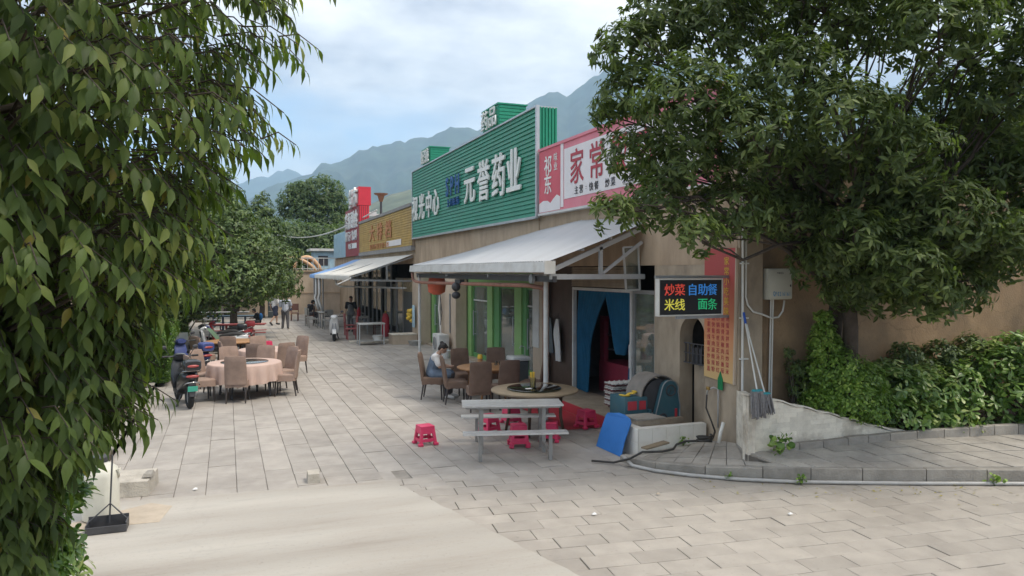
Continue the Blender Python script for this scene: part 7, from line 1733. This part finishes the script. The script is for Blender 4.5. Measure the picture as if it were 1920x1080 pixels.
def weed(label, x, y, z, r, n, seed, size=0.10):
    rng = np.random.default_rng(seed); t = thing('weed', label, 'weed', (x, y, z), 'weeds in the paving')
    P = np.array([x, y, z]) + rng.normal(0, 1, (n, 3)) * np.array([r * 0.5, r * 0.3, 0]) + np.stack([np.zeros(n), np.zeros(n), rng.uniform(0.02, r * 1.3, n)], 1)
    X = rng.normal(0, 1, (n, 3)) + np.array([0, -0.4, 0.4]); M = frames(P, X, rng, rng.uniform(0.5, 1.1, n) * size)
    add_mesh(scatter_mesh('foliage', leaf_template('ovate', 1, 0.75, 0.06, 0.15), rel(M, t), 'leaf_shrub' if size < 0.08 else 'leaf_scheff'), 'foliage', t, 'stuff')
    st = MB()
    for k in range(6): st.tube([(x, y, z - 0.02), (x + rng.normal(0, r * 0.4), y + rng.normal(0, r * 0.2), z + r * rng.uniform(0.5, 1.2))], [0.005, 0.003], 5, False)
    st.build('stems', 'leaf_mid', t)
weed('broad leaved weed growing at the foot of the low white wall', 6.98, 8.0, 0.33, 0.19, 60, 71)
weed('small green weed beside the pipe at the kerb, left one', 6.25, 8.12, 0.01, 0.06, 22, 72, 0.05)
weed('small green weed beside the pipe at the kerb, middle one', 7.0, 7.62, 0.01, 0.08, 26, 73, 0.06)
weed('small green weed beside the pipe near the right edge', 9.3, 6.66, 0.02, 0.10, 30, 74, 0.06)
weed('small weeds sprouting at the foot of the white tiled trough', 6.45, 9.5, 0.16, 0.09, 40, 75, 0.045)

# --- the near tree on the left, its long leaves hanging close to the viewer
def near_tree():
    rng = np.random.default_rng(91); C = np.array([-1.22, 4.33])
    t = thing('near_tree', 'leafy tree close to the viewer on the left with long hanging leaves', 'tree', (C[0], C[1], 0.02))
    zs = [1.25, 1.42, 1.75, 1.98, 2.18, 2.49, 2.75, 2.96, 3.3, 3.58, 3.85, 4.14, 4.5, 4.9]
    rr = [0.28, 0.36, 0.45, 0.72, 0.82, 0.83, 1.02, 1.14, 1.22, 1.36, 1.38, 1.50, 1.40, 0.8]
    MB().tube(limb_path((C[0] - 0.05, C[1], 0), (C[0], C[1], 4.3), rng, 9, 0.03), [0.085 - 0.007 * i for i in range(9)], 10).build('trunk', 'bark', t, True)
    br = MB(); P = []; X = []; S = []
    NT = 4000
    for k in range(NT):
        z = rng.uniform(1.3, 4.85); r = float(np.interp(z, zs, rr)) * (1 + 0.10 * math.sin(z * 9 + 2) * 0.7 + rng.normal(0, 0.07)); a = rng.uniform(0, 2 * math.pi)
        o = np.array([math.cos(a), math.sin(a), 0.0]); inner = rng.random() < 0.35
        if inner: r *= rng.uniform(0.45, 0.8)
        L = rng.uniform(0.2, 0.4); tip = np.array([C[0], C[1], z]) + o * r
        st = tip - o * L * 0.8 + np.array([0, 0, L * rng.uniform(0.1, 0.45)])
        pth = [tuple(st), tuple((st + tip) / 2 + np.array([0, 0, 0.05])), tuple(tip)]
        br.tube(pth, [0.0045, 0.0035, 0.0025], 4, False)
        if k % 14 == 0: br.tube(limb_path((C[0], C[1], min(4.2, max(0.8, z - 0.35))), st, rng, 5, 0.1), [0.016, 0.013, 0.010, 0.008, 0.005], 6, False)
        n = int(rng.integers(7, 11)); q = np.linspace(0.1, 1.0, n); sd = np.cross(o, [0, 0, 1])
        for i, s in enumerate(q):
            p = st * (1 - s) + tip * s + np.array([0, 0, 0.05 * 4 * s * (1 - s) * 0.5]); w = 1 if i % 2 else -1
            P.append(p); X.append(o * rng.uniform(0.25, 0.8) + sd * w * rng.uniform(0.3, 0.8) + np.array([0, 0, -rng.uniform(0.6, 1.5)])); S.append(rng.uniform(0.068, 0.122) * (0.8 + 0.3 * s))
    P, X, S = np.array(P), np.array(X), np.array(S)
    nrm = P[:, :2] - C; U = np.concatenate([nrm / (np.linalg.norm(nrm, axis=1, keepdims=True) + 1e-6), np.full((len(P), 1), 0.9)], 1) + rng.normal(0, 0.35, (len(P), 3))
    Xn = X / np.linalg.norm(X, axis=1, keepdims=True); Y = np.cross(U, Xn); Y /= np.linalg.norm(Y, axis=1, keepdims=True); Z = np.cross(Xn, Y)
    M = np.concatenate([np.stack([Xn, Y, Z], 2) * S[:, None, None], P[:, :, None]], 2)
    M = rel(M, t)
    br.build('twigs', 'bark', t, True)
    tm = leaf_template('pointed', 1.0, 0.40, 0.10, 0.30)
    # the 300 leaves that show largest stand as objects of their own
    dv = P - np.array([0, 0, 2.8]); fwd = np.array([math.sin(YAW), math.cos(YAW), 0]); rgt = np.array([math.cos(YAW), -math.sin(YAW), 0])
    dep = dv @ fwd; lat = (dv @ rgt) / np.maximum(dep, 0.1); el = dv[:, 2] / np.maximum(dep, 0.1)
    vis = (dep > 1) & (lat > -0.70) & (lat < -0.2) & (abs(el) < 0.4)
    score = np.where(vis, S / np.maximum(dep, 0.5), 0); order = np.argsort(-score); single = order[:300]; rest = np.setdiff1d(np.arange(len(P)), single)
    me = scatter_mesh('leaf', tm, np.array([[[1, 0, 0, 0], [0, 1, 0, 0], [0, 0, 1, 0]]], float), 'leaf_near')
    for i in single:
        o = bpy.data.objects.new('leaf', me); COL.objects.link(o); o.parent = t
        m4 = Matrix([list(M[i, 0]), list(M[i, 1]), list(M[i, 2]), [0, 0, 0, 1]]); o.matrix_local = m4
    yl = rest[rng.random(len(rest)) < 0.015]; rest2 = np.setdiff1d(rest, yl)
    add_mesh(scatter_mesh('crown', tm, M[rest2], 'leaf_near'), 'crown', t, 'stuff')
    add_mesh(scatter_mesh('yellowing_leaves', tm, M[yl], 'leaf_yellow'), 'yellowing_leaves', t, 'stuff')
near_tree()
shrub('umbrella_shrub', 'umbrella leaved shrub at the lower left below the near tree', [(-1.04, 4.88, 1.66, 0.24), (-1.12, 4.68, 1.45, 0.25), (-0.95, 4.93, 1.46, 0.19), (-1.02, 4.74, 1.2, 0.26), (-0.88, 5.02, 1.66, 0.10), (-1.22, 4.94, 1.85, 0.18), (-0.93, 4.8, 1.25, 0.14), (-1.25, 5.0, 1.0, 0.35), (-1.15, 5.1, 0.6, 0.4), (-1.5, 5.0, 1.3, 0.4)], 'leaf_scheff', 0.085, 190, 8, 66, 'obovate', 0.36, 1.0, z0=0.02)
shrub('leafy_bush', 'dark low bush at the lower left edge behind the umbrella shrub', [(-1.9, 6.5, 0.6, 0.5), (-1.9, 7.3, 0.5, 0.45), (-1.7, 5.8, 0.7, 0.45)], 'leaf_mid', 0.09, 90, 7, 67, 'obovate', 0.4, z0=0.02)

# dry leaves blown along the kerb and over the slope
rng = np.random.default_rng(5); n = 150
kx = rng.uniform(5.6, 12, n); ky = np.interp(kx, [p[0] for p in KERB[2:]], [p[1] for p in KERB[2:]]) - 0.1 - np.abs(rng.normal(0, 0.5, n)); kz = np.full(n, 0.014)
M = frames(np.stack([kx, ky, kz], 1), np.concatenate([rng.normal(0, 1, (n, 2)), rng.uniform(0.0, 0.25, (n, 1))], 1), rng, rng.uniform(0.025, 0.055, n), 0.25)
fl = bpy.data.objects.new('fallen_leaves', scatter_mesh('fallen_leaves', leaf_template('simple', 1, 0.5, 0.1, 0.1), M, 'leaf_yellow')); COL.objects.link(fl); fl['kind'] = 'stuff'; fl['label'] = 'small dry leaves scattered on the slope paving along the kerb'
